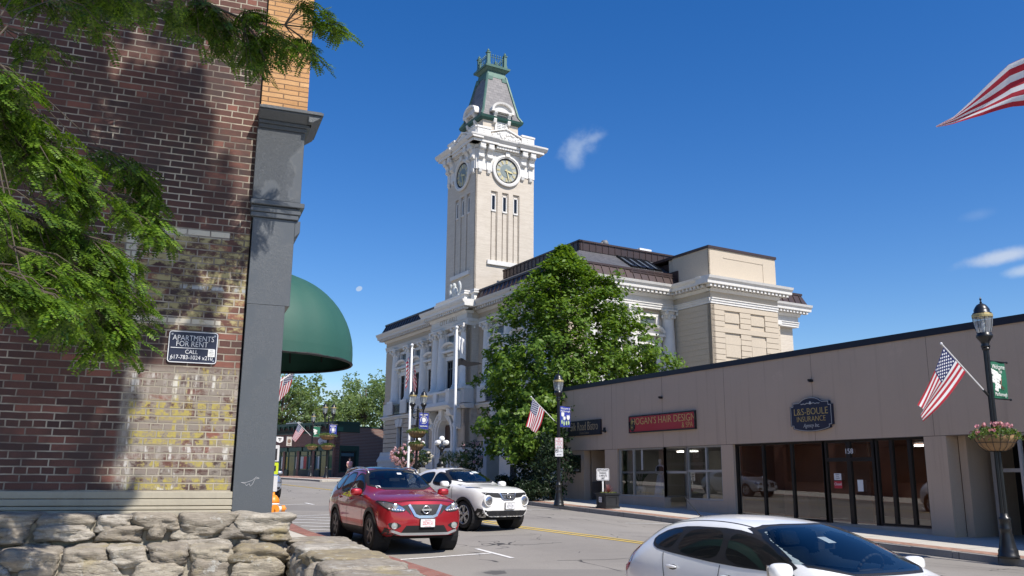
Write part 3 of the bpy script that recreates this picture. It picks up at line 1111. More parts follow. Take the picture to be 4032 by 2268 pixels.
def mat_pale_brick(name, axes, c1, c2):
    m, t, b, s, u, w, fac, col, per, fine = brick_mat(name, axes, c1, c2, None, .2, .075, .007)
    col = t.mix(t.step(t.noise(t.coord(scale=(1, 1, 3)), .8, 4), .4, .7, 0, .4), col, tuple(x * .82 for x in c1))
    finish_brick(t, b, fac, col, tuple(x * .8 for x in c1), fine, .85, .35, .006)
    return m


def mat_cream(name):
    """fine cream brick seen from afar: streaky courses, too small to draw one by one"""
    m, nt, b = new_mat(name)
    t = NT(nt)
    s1 = t.noise(t.coord(scale=(.9, .9, 12)), 1.0, 4, .7)
    s2 = t.noise(t.coord(scale=(3, 3, 26)), 1.0, 3, .7)
    c = t.mix(t.step(s1, .3, .7), (.515, .455, .375), (.60, .54, .455))
    c = t.mix(t.step(s2, .4, .72, 0, .5), c, (.42, .36, .29))
    c = t.mix(t.step(t.noise(t.coord(), .5, 5), .5, .7, 0, .25), c, (.66, .60, .52))
    t.set(b.inputs['Base Color'], c)
    b.inputs['Roughness'].default_value = .86
    t.bump(s2, .3, .01, b)
    return m


M_cream = mat_cream('cream_brick')
M_tan = pm('tan_brick_courses', (.47, .39, .30), .85, .1, 1.5, fine=.2, bump=.2, bscale=25)
M_annex = pm('annex_tan_brick', (.52, .445, .345), .85, .06, .8, fine=.15, bump=.15, bscale=30)


def mat_copper():
    m, nt, b = new_mat('brown_copper')
    t = NT(nt)
    n = t.noise(t.coord(), .9, 4)
    c = t.mix(n, (.042, .029, .029), (.08, .05, .044))
    c = t.mix(t.step(t.noise(t.coord(scale=(1, 1, .2)), 3, 4), .5, .7, 0, .5), c, (.045, .036, .038))
    t.set(b.inputs['Base Color'], c)
    b.inputs['Roughness'].default_value = .45
    b.inputs['Metallic'].default_value = .35
    return m


M_copper = mat_copper()
M_verd = pm('verdigris_copper', (.085, .165, .135), .55, .2, 2., metal=.2, streak=.4, fine=.2)
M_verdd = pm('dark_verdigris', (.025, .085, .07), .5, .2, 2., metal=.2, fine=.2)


def mat_slate(name, ca, cb, w=.32, h=.2):
    m, t, b, s, u, ww, fac, col, per, fine = brick_mat(name, 'YZ', ca, cb, None, w, h, .008)
    finish_brick(t, b, fac, col, tuple(x * .4 for x in ca), fine, .6, .4)
    return m


def mat_slate2(name, ca, cb, w=.34, h=.2):
    m, nt, b = new_mat(name)
    t = NT(nt)
    s = t.sep(t.coord())
    u = t.math('ADD', s[0], s[1])
    br = nt.nodes.new('ShaderNodeTexBrick')
    for k, v in (('Scale', 1), ('Brick Width', w), ('Row Height', h), ('Mortar Size', .01)): br.inputs[k].default_value = v
    br.inputs['Color1'].default_value = (*ca, 1); br.inputs['Color2'].default_value = (*cb, 1); br.inputs['Mortar'].default_value = (*[x * .35 for x in ca], 1)
    t.l.new(t.comb(u, s[2]), br.inputs['Vector'])
    c = t.mix(t.step(t.noise(t.coord(), 6, 4), .4, .7, 0, .4), br.outputs['Color'], tuple(x * .6 for x in ca))
    t.set(b.inputs['Base Color'], c)
    b.inputs['Roughness'].default_value = .55
    return m


M_slate = mat_slate2('roof_slate', (.075, .075, .08), (.115, .112, .118))
M_slateT = mat_slate2('tower_slate', (.13, .125, .13), (.20, .188, .188), .5, .26)
M_win = pm('dark_window', (.010, .012, .014), .06, .3, 2, fine=0, spec=.6)
M_frame = pm('window_frame', (.035, .032, .03), .5, .1, 4)
M_leadw = pm('leaded_glass', (.10, .125, .13), .3, .5, 9, fine=.4)
M_door = pm('entrance_door', (.06, .025, .015), .4, .3, 4)

# ---- solid core
m = MB(); m.box(.42, 21.3, .42, 30.1, 1.0, 14.6); m.box(-.58, .6, 11.95, 18.3, 1.0, 14.6)
m.build('inner_wall', M_cream, ch)

Z_PL, Z_B0, Z_B1, Z_P1, Z_AR, Z_FR, Z_BED, Z_CO, Z_TOP = 3.1, 6.7, 7.0, 8.15, 13.1, 13.5, 13.9, 14.35, 14.85


def courses(m, s0, s1, d0, d1, z0, z1, step=.385, gap=.045, holes=()):
    """rusticated courses; holes are (sa, sb, za, zb) openings to leave out"""
    m.box(s0 + .02, s1 - .02, d0 - .2, d0, z0, z1) if not holes else None
    n = max(1, round((z1 - z0) / step)); h = (z1 - z0) / n
    for i in range(n):
        a, b = z0 + i * h + gap / 2, z0 + (i + 1) * h - gap / 2
        segs = [(s0, s1)]
        for (ha, hb, za, zb) in holes:
            if b > za and a < zb:
                segs2 = []
                for (p, q) in segs:
                    if hb <= p or ha >= q: segs2.append((p, q)); continue
                    if ha > p: segs2.append((p, ha))
                    if hb < q: segs2.append((hb, q))
                segs = segs2
        for p, q in segs: m.box(p, q, d0 - .3, d1, a, b)


def cornice_run(m, s0, s1, d, ends=(1, 1), dent=True):
    """entablature from the architrave to the cyma over a wall face at depth d"""
    e0, e1 = (.6 if ends[0] else 0), (.6 if ends[1] else 0)
    m.box(s0, s1, d - .5, d + .04, Z_AR, Z_AR + .16); m.box(s0, s1, d - .5, d + .09, Z_AR + .16, Z_AR + .32); m.box(s0, s1, d - .5, d + .15, Z_AR + .32, Z_FR - .02)
    m.cm = 1; m.box(s0, s1, d - .5, d + .02, Z_FR - .02, Z_BED); m.cm = 0
    m.prism([(d - .5, Z_BED), (d + .1, Z_BED), (d + .26, Z_BED + .2), (d - .5, Z_BED + .2)], 'x', s0 - (.1 if ends[0] else 0), s1 + (.1 if ends[1] else 0))
    L = s1 - s0 + e0 + e1
    n = max(1, round(L / .36))
    if dent:
        for i in range(n):
            c = s0 - e0 + (i + .5) * L / n
            m.box(c - .095, c + .095, d + .2, d + .58, Z_BED + .21, Z_BED + .4)
    m.prism([(d - .5, Z_BED + .4), (d + .66, Z_BED + .4), (d + .68, Z_BED + .6), (d + .8, Z_BED + .72), (d + .86, Z_BED + .88), (d - .5, Z_BED + .95)], 'x', s0 - e0 - (.2 if ends[0] else 0), s1 + e1 + (.2 if ends[1] else 0))


def capital(m, s, d, zt, r):
    """Ionic-Corinthian cap under the architrave"""
    m.lathe([(r * .86, zt - .66), (r * .95, zt - .62), (r * .88, zt - .58), (r * .92, zt - .3), (r * 1.12, zt - .14)], (s, d, 0), 14)
    for k in range(8):
        a = k * math.pi / 4
        m.ball((s + r * .98 * math.cos(a), d + r * .98 * math.sin(a), zt - .44), (r * .22, r * .22, .15), 6, 5)
    for sx in (-1, 1):
        for sy in (-1, 1):
            m.ball((s + sx * r * .98, d + sy * r * .98, zt - .24), (r * .32, r * .32, .16), 8, 6)
    m.box(s - r * 1.22, s + r * 1.22, d - r * 1.22, d + r * 1.22, zt - .12, zt)


def column(T, s, d, parent, r=.46, z0=Z_P1, z1=Z_AR):
    m = MB(); m.T = T
    m.box(s - r * 1.3, s + r * 1.3, d - r * 1.3, d + r * 1.3, z0, z0 + .14)
    m.cs = True
    m.lathe([(r * 1.26, z0 + .14), (r * 1.3, z0 + .21), (r * 1.1, z0 + .28), (r * 1.18, z0 + .34), (r * 1.02, z0 + .42), (r, z0 + 1.5), (r * .98, z0 + 2.4), (r * .86, z1 - .66)], (s, d, 0), 20, cap=False)
    m.cs = False
    for k in range(1, 5):
        zz = z0 + .42 + k * .82
        m.lathe([(r * .995 - .006 * k, zz), (r * 1.004 - .006 * k, zz + .012), (r * .995 - .006 * k, zz + .024)], (s, d, 0), 20, cap=False)
    capital(m, s, d, z1, r)
    return m.build('column', M_lime2, parent)


def window_bay(T, s, d, parent, w=1.36, z0=Z_P1 - .1, z1=10.5, arch=True, hood=True):
    """tall second floor window with consoles, segmental hood and a small light over it"""
    m = MB(); m.T = T
    m.box(s - w / 2 - .24, s - w / 2, d, d + .2, z0, z1 + .1); m.box(s + w / 2, s + w / 2 + .24, d, d + .2, z0, z1 + .1)
    m.box(s - w / 2 - .24, s + w / 2 + .24, d, d + .22, z1 + .1, z1 + .45)
    for sx in (-1, 1):
        c = s + sx * (w / 2 + .28)
        m.prism([(d, z1 - .05), (d + .16, z1 - .05), (d + .24, z1 + .1), (d + .2, z1 + .3), (d + .44, z1 + .62), (d + .44, z1 + .7), (d, z1 + .7)], 'x', c - .13, c + .13)
        m.ball((c, d + .36, z1 + .52), (.14, .14, .14), 8, 6)
    m.box(s - .5, s + .5, d, d + .3, z1 + .47, z1 + .64)
    hw = w / 2 + .52
    m.box(s - hw, s + hw, d, d + .55, z1 + .7, z1 + .86)
    if arch:
        n = 12
        pts = []
        for i in range(n + 1):
            x = -1 + 2 * i / n
            pts.append((s + hw * x, z1 + .9 + .62 * math.sqrt(max(0, 1 - (abs(x) * .97) ** 2.2))))
        for p, q in zip(pts, pts[1:]):
            m.hexa([(p[0], d, p[1] - .17), (q[0], d, q[1] - .17), (q[0], d + .5, q[1] - .17), (p[0], d + .5, p[1] - .17), (p[0], d, p[1]), (q[0], d, q[1]), (q[0], d + .58, q[1]), (p[0], d + .58, p[1])])
        m.prism([(p[0], p[1] - .17) for p in pts], 'y', d, d + .14)
    # upper light
    za, zb = 11.95, 12.58
    m.box(s - w / 2 - .26, s + w / 2 + .26, d, d + .22, za - .32, za - .02)
    m.box(s - w / 2 - .34, s + w / 2 + .34, d, d + .3, za - .1, za)
    for sx in (-1, 1): m.box(s + sx * (w / 2 + .04), s + sx * (w / 2 + .26), d, d + .2, za, zb + .1)
    m.box(s - w / 2 - .28, s + w / 2 + .28, d, d + .2, zb, zb + .22)
    f = m.build('window', M_lime2, parent)
    m = MB(); m.T = T
    m.box(s - w / 2, s + w / 2, d, d + .03, z0, z1 + .1)
    m.build('pane', M_win, f)
    m = MB(); m.T = T
    for x in (-w / 2 + .05, -.16 * w, .16 * w, w / 2 - .05): m.box(s + x - .045, s + x + .045, d + .03, d + .1, z0, z1 + .1)
    for z in (z0 + .06, z1 - .55, z1 + .04): m.box(s - w / 2, s + w / 2, d + .03, d + .095, z - .05, z + .05)
    m.build('sash', M_frame, f)
    m = MB(); m.T = T
    m.box(s - w / 2 + .02, s + w / 2 - .02, d, d + .04, za, zb)
    m.build('top_light', M_leadw, f)
    return f


def railing(T, s0, s1, d, parent, z0=7.12, z1=8.0):
    m = MB(); m.T = T
    m.box(s0, s1, d - .03, d + .03, z0 + .05, z0 + .12); m.box(s0, s1, d - .04, d + .04, z1 - .08, z1)
    n = int((s1 - s0) / .16)
    for i in range(n + 1):
        x = s0 + (s1 - s0) * i / n
        m.box(x - .022, x + .022, d - .02, d + .02, z0, z1 - .08)
    for i in range(n):
        if i % 2: continue
        x = s0 + (s1 - s0) * (i + .5) / n
        m.lathe([(.05, z0 + .42), (.065, z0 + .42)], (x, d, 0), 6, cap=False)
    return m.build('railing', M_black, parent)


def ground_window(T, s, d, parent, w=1.0, z0=3.95, z1=6.0):
    m = MB(); m.T = T
    m.box(s - w / 2 - .16, s - w / 2, d - .1, d + .3, z0, z1); m.box(s + w / 2, s + w / 2 + .16, d - .1, d + .3, z0, z1)
    m.box(s - w / 2 - .2, s + w / 2 + .2, d - .1, d + .5, z0 - .18, z0)
    m.prism([(s - .16, z1), (s + .16, z1), (s + .28, Z_B0), (s - .28, Z_B0)], 'y', d, d + .5)
    for sx in (-1, 1): m.prism([(s + sx * .16, z1), (s + sx * (w / 2 + .1), z1), (s + sx * (w / 2 + .4), Z_B0 - .05), (s + sx * .28, Z_B0 - .05)], 'y', d, d + .44)
    f = m.build('window', M_lime, parent)
    m = MB(); m.T = T
    m.box(s - w / 2, s + w / 2, d - .1, d + .02, z0, z1); m.build('pane', M_win, f)
    m = MB(); m.T = T
    m.box(s - .03, s + .03, d + .02, d + .07, z0, z1); m.box(s - w / 2, s + w / 2, d + .02, d + .06, (z0 + z1) / 2 - .03, (z0 + z1) / 2 + .03)
    m.build('sash', M_frame, f)
    return f


def base_storey(T, s0, s1, d, gw, name='ground_floor', ends=(1, 1), cell=()):
    holes = [(s - .62, s + .62, 3.9, 6.08) for s in gw]
    m = MB(); m.T = T
    m.box(s0, s1, d - .45, d - .3, 3.6, Z_B0)
    courses(m, s0, s1, d - .02, d, 3.82, Z_B0 - .02, .42, .05, holes)
    o = m.build(name, M_tan, ch)
    m = MB(); m.T = T
    m.box(s0 - .32 * ends[0], s1 + .32 * ends[1], d - .5, d + .34, 1.0, 2.95)
    m.prism([(d - .5, 2.95), (d + .42, 2.95), (d + .42, 3.12), (d + .3, 3.3), (d + .16, 3.5), (d + .1, 3.82), (d - .5, 3.82)], 'x', s0 - .36 * ends[0], s1 + .36 * ends[1])
    for k in range(int((s1 - s0) / 1.2)):
        x = s0 + .6 + k * 1.2
        m.box(x - .006, x + .006, d + .335, d + .344, 1.0, 2.95)
    m.build('plinth', M_lime, ch)
    m = MB(); m.T = T
    m.prism([(d - .5, Z_B0), (d + .08, Z_B0), (d + .16, Z_B0 + .14), (d + .28, Z_B0 + .2), (d + .28, Z_B0 + .32), (d + .05, Z_B0 + .4), (d - .5, Z_B0 + .4)], 'x', s0 - .2 * ends[0], s1 + .2 * ends[1])
    m.build('belt_course', M_lime, ch)
    for s in gw: ground_window(T, s, d - .3, ch)
    m = MB(); m.T = T
    for s in cell:
        m.box(s - .42, s + .42, d + .3, d + .352, 1.5, 2.5)
    if cell: m.build('basement_window', M_dark, ch)


# street front, both wings
base_storey(TF, 18.3, 30.5, 0, [26.7, 23.6, 20.6], ends=(0, 1), cell=(26.9, 24, 21))
base_storey(TF, 0, 11.95, 0, [9.1, 6.05, 3.0], ends=(1, 0), cell=(8.9, 6, 3))
for (cols, wins, corner, strip_) in (((28.25, 25.15, 22.1, 19.5), (26.7, 23.6, 20.8), (29.0, 30.5), None), ((10.65, 7.55, 4.45, 2.05), (9.1, 6.0, 3.2), (0, 1.5), (11.3, 11.95))):
    for s in cols: column(TF, s, -.18, ch, .48)
    for s in wins: window_bay(TF, s, -.42, ch)
    m = MB(); m.T = TF
    courses(m, corner[0], corner[1], -.02, 0, Z_P1, Z_AR - .04)
    if strip_: courses(m, strip_[0], strip_[1], -.02, 0, Z_P1, Z_AR - .04)
    m.build('corner_quoins', M_tan, ch)
    m = MB(); m.T = TF
    for s in cols:
        m.box(s - .66, s + .66, -.5, .44, Z_B0 + .4, Z_P1); m.build('column_pedestal', M_lime, ch); m = MB(); m.T = TF
    m.box(corner[0], corner[1], -.5, .1, Z_B0 + .4, Z_P1)
    if strip_: m.box(strip_[0] - .1, strip_[1] + .2, -.5, .1, Z_B0 + .4, Z_P1)
    m.build('corner_pedestal', M_lime, ch)
    for s in wins: railing(TF, s - .9, s + .9, .3, ch)
m = MB(); m.T = TF
cornice_run(m, 18.3, 30.5, 0, (0, 1)); m.build('cornice', [M_lime, M_tan], ch); m = MB(); m.T = TF
cornice_run(m, 0, 11.95, 0, (0, 0))
m.build('cornice', [M_lime, M_tan], ch)

# central pavilion, one metre proud
m = MB(); m.T = TF
courses(m, 11.95, 12.06, .98, 1.0, 3.82, Z_B0, .42, .05); 
courses(m, 11.95, 13.2, .98, 1.0, 3.82, Z_B0 - .02, .42, .05); courses(m, 17.0, 18.3, .98, 1.0, 3.82, Z_B0 - .02, .42, .05)
courses(m, 11.95, 12.2, .98, 1.0, Z_P1, Z_AR - .04); courses(m, 18.05, 18.3, .98, 1.0, Z_P1, Z_AR - .04)
TR = Matrix(((1, 0, 0, 0), (0, -1, 0, 11.95), (0, 0, 1, 0), (0, 0, 0, 1)))     # return of the pavilion towards the shops
m.T = TR
courses(m, -1.0, 0.0, -.02, 0, Z_P1, Z_AR - .04); courses(m, -1.0, 0.0, -.02, 0, 3.82, Z_B0 - .02, .42, .05)
m.build('pavilion_courses', M_tan, ch)
m = MB(); m.T = TF
m.box(11.7, 18.55, .3, 1.34, 1.0, 3.1); m.prism([(.5, 3.1), (1.34, 3.1), (1.1, 3.6), (1.06, 3.82), (.5, 3.82)], 'x', 11.8, 18.45)
m.prism([(.4, Z_B0), (1.1, Z_B0), (1.28, Z_B0 + .2), (1.28, Z_B0 + .32), (.4, Z_B0 + .4)], 'x', 11.75, 18.5)
m.box(11.85, 14.0, .4, 1.22, Z_B0 + .4, Z_P1); m.box(16.1, 18.4, .4, 1.22, Z_B0 + .4, Z_P1)
m.build('plinth', M_lime, ch)
m = MB(); m.T = TF
cornice_run(m, 11.95, 18.3, 1.0, (1, 1))
m.T = TR
m.box(-1.0, .0, -.5, .04, Z_AR, Z_AR + .16); m.box(-1.0, .0, -.5, .12, Z_AR + .16, Z_FR)
m.T = TF
# inscription panel over the door axis and parapet piers
m.box(12.0, 18.25, 1.0, 1.05, Z_FR - .02, Z_BED)
m.build('cornice', [M_lime2, M_lime], ch)
text('CITY HALL', .52, TF @ frame((15.1, 1.055, 13.68), (-1, 0, 0), (0, 0, 1)), M_tan, 'inscription', ch, xs=1.15, extrude=.02, spacing=1.12)
m = MB(); m.T = TF
m.box(12.9, 17.6, .3, .95, Z_TOP, 15.42); m.box(12.85, 17.65, .25, 1.02, 15.42, 15.55)
m.prism([(17.6, Z_TOP), (18.3, Z_TOP), (18.05, 15.1), (18.1, 15.42), (17.6, 15.42)], 'y', .3, .95)
for s in (12.6, 11.75):
    d = .15 if s < 12 else .55
    m.prism([(s - .34, Z_TOP - .05), (s + .34, Z_TOP - .05), (s + .3, Z_TOP + .25), (s + .24, 15.2), (s + .3, 15.42), (s - .3, 15.42), (s - .24, 15.2), (s - .3, Z_TOP + .25)], 'y', d - .2, d + .55)
    m.box(s - .42, s + .42, d - .3, d + .65, 15.42, 15.54); m.box(s - .36, s + .36, d - .24, d + .6, 15.6, 15.72)
m.build('parapet', M_lime2, ch)
for s in (17.55, 16.4, 13.65, 12.5): column(TF, s, .8, ch, .46)
window_bay(TF, 15.05, .58, ch, 1.5)
# carved eagle shield on the parapet
m = MB(); m.T = TF; m.cs = True
rnd = random.Random(3)
m.ball((15.0, .62, 16.05), (.42, .2, .52), 12, 9); m.ball((15.0, .66, 16.62), (.16, .16, .2), 10, 7); m.ball((15.1, .78, 16.6), (.06, .14, .06), 8, 6)
for sx in (-1, 1):
    for k in range(9):
        t = k / 8
        m.ball((15.0 + sx * (.42 + .5 * math.sin(t * 2.4)), .6, 15.72 + .95 * t), (.17, .1, .2), 8, 6)
        m.ball((15.0 + sx * (.3 + .42 * t), .62, 15.68 + .3 * rnd.random()), (.12, .12, .12), 6, 5)
m.build('eagle_carving', pm('weathered_eagle_stone', (.56, .575, .545), .8, .25, 4, fine=.3, bump=.5, bscale=14, streak=.3), ch)
# balcony on scroll brackets over the arched entrance
m = MB(); m.T = TF
m.box(12.5, 17.55, .9, 2.2, Z_B0 + .2, 7.08); m.prism([(.9, Z_B0), (2.0, Z_B0), (2.3, Z_B0 + .2), (.9, Z_B0 + .2)], 'x', 12.45, 17.6)
for s in (12.75, 17.3): m.box(s - .28, s + .28, 1.6, 2.16, 7.08, 8.02); m.box(s - .34, s + .34, 1.54, 2.22, 7.94, 8.08)
m.box(14.72, 15.33, 1.78, 2.12, 7.08, 7.95)
m.box(12.75, 17.3, 1.74, 2.14, 7.86, 8.0); m.box(12.75, 17.3, 1.74, 2.14, 7.08, 7.2)
for k in range(22):
    s = 13.15 + k * .172
    if abs(s - 15.02) < .36: continue
    m.lathe([(.05, 7.2), (.075, 7.35), (.05, 7.5), (.04, 7.6), (.06, 7.86)], (s, 1.94, 0), 8, cap=False)
for s0 in (12.42, 17.05): m.box(s0, s0 + .5, 1.0, 1.74, 7.08, 7.95)
m.build('balcony', M_lime2, ch)
m = MB(); m.T = TF
for s in (12.95, 17.1):
    m.prism([(1.0, 5.2), (1.25, 5.2), (1.3, 5.6), (1.55, 6.1), (2.0, 6.45), (2.05, 6.68), (1.0, 6.68)], 'x', s - .24, s + .24)
    m.lathe([(.05, -.3), (.26, -.3), (.26, .3), (.05, .3)], (s, 1.72, 6.42), 14, 'x')
    m.lathe([(.05, -.28), (.18, -.28), (.18, .28), (.05, .28)], (s, 1.3, 5.5), 12, 'x')
m.build('balcony_brackets', M_lime2, ch)
# entrance surround
m = MB(); m.T = TF
def arch_ring(m, c, zc, r0, r1, d0, d1, n=18):
    for k in range(n):
        a, b = math.pi * k / n, math.pi * (k + 1) / n
        p = lambda r, t: (c + r * math.cos(t), zc + r * math.sin(t))
        A, B, C_, D_ = p(r0, a), p(r0, b), p(r1, b), p(r1, a)
        m.hexa([(A[0], d0, A[1]), (B[0], d0, B[1]), (C_[0], d0, C_[1]), (D_[0], d0, D_[1]), (A[0], d1, A[1]), (B[0], d1, B[1]), (C_[0], d1, C_[1]), (D_[0], d1, D_[1])])
for (r0, r1, d1) in ((1.16, 1.32, 1.22), (1.33, 1.62, 1.34), (1.63, 1.78, 1.42)):
    arch_ring(m, 15.05, 4.85, r0, r1, .2, d1)
    for sx in (-1, 1): m.box(15.05 + sx * r0, 15.05 + sx * r1, .2, d1, 1.3, 4.85)
m.prism([(14.86, 5.9), (15.24, 5.9), (15.36, 6.7), (14.74, 6.7)], 'y', 1.0, 1.62)
for k in range(13):
    a = math.pi * (k + .5) / 13
    m.ball((15.05 + 1.475 * math.cos(a), 1.35, 4.85 + 1.475 * math.sin(a)), (.09, .06, .09), 6, 5)
m.build('entrance_arch', M_lime2, ch)
m = MB(); m.T = TF
m.box(13.2, 16.9, .55, .62, 1.3, 4.85)
m.prism([(15.05 + 1.2 * math.cos(math.pi * k / 14), 4.85 + 1.2 * math.sin(math.pi * k / 14)) for k in range(15)], 'y', .55, .62)
m.cm = 1; m.box(14.1, 16.0, .62, .68, 1.4, 4.3); m.box(14.05, 16.05, .62, .66, 4.36, 5.6); m.cm = 0
m.build('entrance_door', [M_lime, M_door], ch)
m = MB(); m.T = TF
for k in range(5): m.box(12.9, 17.2, .8 + .34 * (4 - k) * .999, 1.2 + .34 * (5 - k), 1.28, 1.42 + .15 * k)
m.build('entrance_steps', pm('step_granite', (.40, .375, .33), .85, .12, 2, bump=.2), ch)

# side towards the shops, from the front corner to the annex
base_storey(TS, 0, 9.09, 0, [3.75, 6.9], ends=(1, 0))
for s in (2.05, 5.4, 8.66): column(TS, s, -.18, ch, .48)
for s in (3.72, 6.95): window_bay(TS, s, -.42, ch, 1.34)
m = MB(); m.T = TS
courses(m, 0, 1.5, -.02, 0, Z_P1, Z_AR - .04)
m.build('corner_quoins', M_tan, ch)
m = MB(); m.T = TS
for s in (2.05, 5.4, 8.66):
    m.box(s - .66, s + .66, -.5, .44, Z_B0 + .4, Z_P1); m.build('column_pedestal', M_lime, ch); m = MB(); m.T = TS
m.box(0, 1.5, -.5, .1, Z_B0 + .4, Z_P1)
m.build('corner_pedestal', M_lime, ch)
for s in (3.72, 6.95): railing(TS, s - .9, s + .9, .3, ch)
m = MB(); m.T = TS
cornice_run(m, 0, 9.05, 0, (1, 0)); m.build('cornice', [M_lime2, M_lime], ch); m = MB(); m.T = TS
cornice_run(m, 15.4, 21.5, 0, (0, 1))
m.box(15.4, 19.4, -.3, .3, Z_AR, Z_AR + .34)
m.build('cornice', [M_lime2, M_lime], ch)
m = MB(); m.T = TS
courses(m, 15.4, 19.5, -.02, 0, Z_P1, Z_AR - .04)
m.build('rear_courses', M_annex, ch)

# annex block standing out from the side
m = MB()
m.box(9.19, 15.25, -3.56, .5, 1.0, 16.86)
m.build('annex_wall', M_annex, ch)
m = MB(); m.T = Matrix(((1, 0, 0, 0), (0, -1, 0, -3.66), (0, 0, 1, 0), (0, 0, 0, 1)))     # front of the annex: (along b, out, up)
blind = [(10.3, 11.7, 11.92, 12.55), (12.7, 14.05, 11.92, 12.55), (10.28, 11.72, 9.6, 11.0), (12.68, 14.1, 9.6, 11.0)]
courses(m, 9.09, 15.35, -.02, 0, 8.6, Z_AR - .02, .385, .035, blind)
for (a, b, za, zb) in blind: m.box(a + .05, b - .05, -.1, -.025, za, zb - .05)
m.box(10.3, 11.7, -.1, -.012, 10.45, 10.95); m.box(12.7, 14.08, -.1, -.012, 10.45, 10.95)
m.box(9.09, 15.35, -.1, 0, Z_TOP - .05, 16.88)
for (a, b, za, zb) in ((10.4, 14.15, 16.34, 16.4), (14.1, 14.16, 15.1, 16.4)): m.box(a, b, 0, .03, za, zb)
m.T = Matrix(((0, -1, 0, 9.09), (1, 0, 0, 0), (0, 0, 1, 0), (0, 0, 0, 1)))       # its street side: (along a, out, up)
courses(m, -3.66, 0, -.02, 0, 8.6, Z_AR - .02, .385, .035)
m.box(-3.66, 0, -.1, 0, Z_TOP - .05, 16.88)
m.build('annex_courses', M_annex, ch)
m = MB(); m.T = Matrix(((1, 0, 0, 0), (0, -1, 0, -3.66), (0, 0, 1, 0), (0, 0, 0, 1)))
cornice_run(m, 9.09, 15.35, 0, (1, 1))
m.T = Matrix(((0, -1, 0, 9.09), (1, 0, 0, 0), (0, 0, 1, 0), (0, 0, 0, 1)))
cornice_run(m, -3.66, 0, 0, (0, 0))
m.build('annex_cornice', [M_lime2, M_annex], ch)
m = MB()
m.box(9.02, 15.42, -3.74, 3.0, 16.88, 17.06)
m.build('annex_coping', M_copper, ch)

# roofs
m = MB()
def seam_slope(m, T, s0, s1, d0, z0, d1, z1, step=.62, ins0=0., ins1=0.):
    m.T = T
    m.add([(s0, d0, z0), (s1, d0, z0), (s1 - ins1, d1, z1), (s0 + ins0, d1, z1)], [(0, 1, 2, 3)])
    n = max(1, int((s1 - s0) / step))
    for i in range(1, n):
        x = s0 + (s1 - s0) * i / n
        m.hexa([(x - .02, d0, z0), (x + .02, d0, z0), (x + .02, d0 + .06, z0), (x - .02, d0 + .06, z0), (x - .02, d1, z1), (x + .02, d1, z1), (x + .02, d1 + .06, z1), (x - .02, d1 + .06, z1)])
    m.T = None
for (s0, s1, i0, i1) in ((18.0, 30.5, 0, .35), (-.62, 12.4, .32, 0)):
    seam_slope(m, TF, s0, s1, .62, Z_TOP - .04, .3, 15.52, .62, i0, i1)
    m.T = TF; m.box(s0 + i0 * .8, s1 - i1 * .8, -.6, .36, 15.52, 15.66); m.T = None
seam_slope(m, TS, -.62, 9.09, .62, Z_TOP - .04, .3, 15.52, .62, .32, 0)
m.T = TS; m.box(-.3, 9.0, -.6, .36, 15.525, 15.665); m.box(5.0, 9.0, .3, .42, 15.36, 15.48); m.box(9.0, 9.12, -.7, .6, 14.8, 15.9); m.T = None
seam_slope(m, TS, 15.4, 22.0, .62, Z_TOP - .04, .3, 15.56, .62, 0, .32)
m.T = TS; m.box(15.4, 21.75, -.6, .36, 15.56, 15.72)
m.T = Matrix(((0, -1, 0, 21.4), (-1, 0, 0, 0), (0, 0, 1, 0), (0, 0, 0, 1)))
m.T = None
# end slope on the far corner of the street front
m.add([(-.62, 30.5, Z_TOP - .04), (21, 30.5, Z_TOP - .04), (21, 30.15, 15.52), (-.3, 30.15, 15.52)], [(0, 1, 2, 3)])
m.build('mansard', M_copper, ch)
m = MB()
m.add([(.0, .0, 15.55), (.0, 13.4, 15.55), (3.0, 13.4, 17.32), (3.0, 2.7, 17.32), (9.6, .0, 15.55), (9.6, 2.7, 17.32)], [(0, 1, 2, 3), (0, 3, 5, 4)])
m.add([(.5, 19.3, 15.7), (.5, 30.0, 15.7), (3, 28, 17.0), (3, 19.3, 17.0)], [(0, 1, 2, 3)])
m.box(3.2, 20, 2.9, 28, 14, 17.2); m.box(.5, 3.3, 18.8, 19.3, 14, 15.8)
m.build('roof_slope', M_slate, ch)
m = MB()
m.box(2.9, 3.02, 2.6, 13.4, 17.3, 17.9); m.box(2.9, 12, 2.6, 2.72, 17.3, 17.9); m.box(2.84, 12, 2.52, 2.8, 17.9, 18.02); m.box(2.84, 3.12, 2.52, 13.4, 17.9, 18.02)
for i in range(19): m.box(2.86, 2.9, 2.8 + i * .56, 2.84 + i * .56, 17.32, 17.9)
for i in range(16): m.box(3.2 + i * .56, 3.24 + i * .56, 2.56, 2.6, 17.32, 17.9)
m.build('roof_parapet', M_copper, ch)
# four rooflights on the side slope
for k in range(4):
    x = 6.0 + .72 * k
    f = MB()
    def sl(u, v, o=0.): return (x + u, 2.7 * v - o * .6, 15.55 + 1.77 * v + o)
    A = lambda u, v, o: sl(u, v, o)
    for (u0, u1, v0, v1) in ((0, .58, .28, .34), (0, .58, .86, .92), (0, .07, .28, .92), (.51, .58, .28, .92)):
        f.hexa([A(u0, v0, 0), A(u1, v0, 0), A(u1, v1, 0), A(u0, v1, 0), A(u0, v0, .12), A(u1, v0, .12), A(u1, v1, .12), A(u0, v1, .12)])
    fo = f.build('rooflight', M_black, ch)
    f = MB(); f.add([A(.07, .34, .06), A(.51, .34, .06), A(.51, .86, .06), A(.07, .86, .06)], [(0, 1, 2, 3)])
    f.build('pane', pm('rooflight_glass', (.10, .12, .15), .12, .1, 2), fo)
m = MB()
m.add([(8.9, 1.0, 16.05), (12, 1.0, 16.05), (12, 2.9, 17.4), (9.8, 2.9, 17.5)], [(0, 1, 2, 3)])
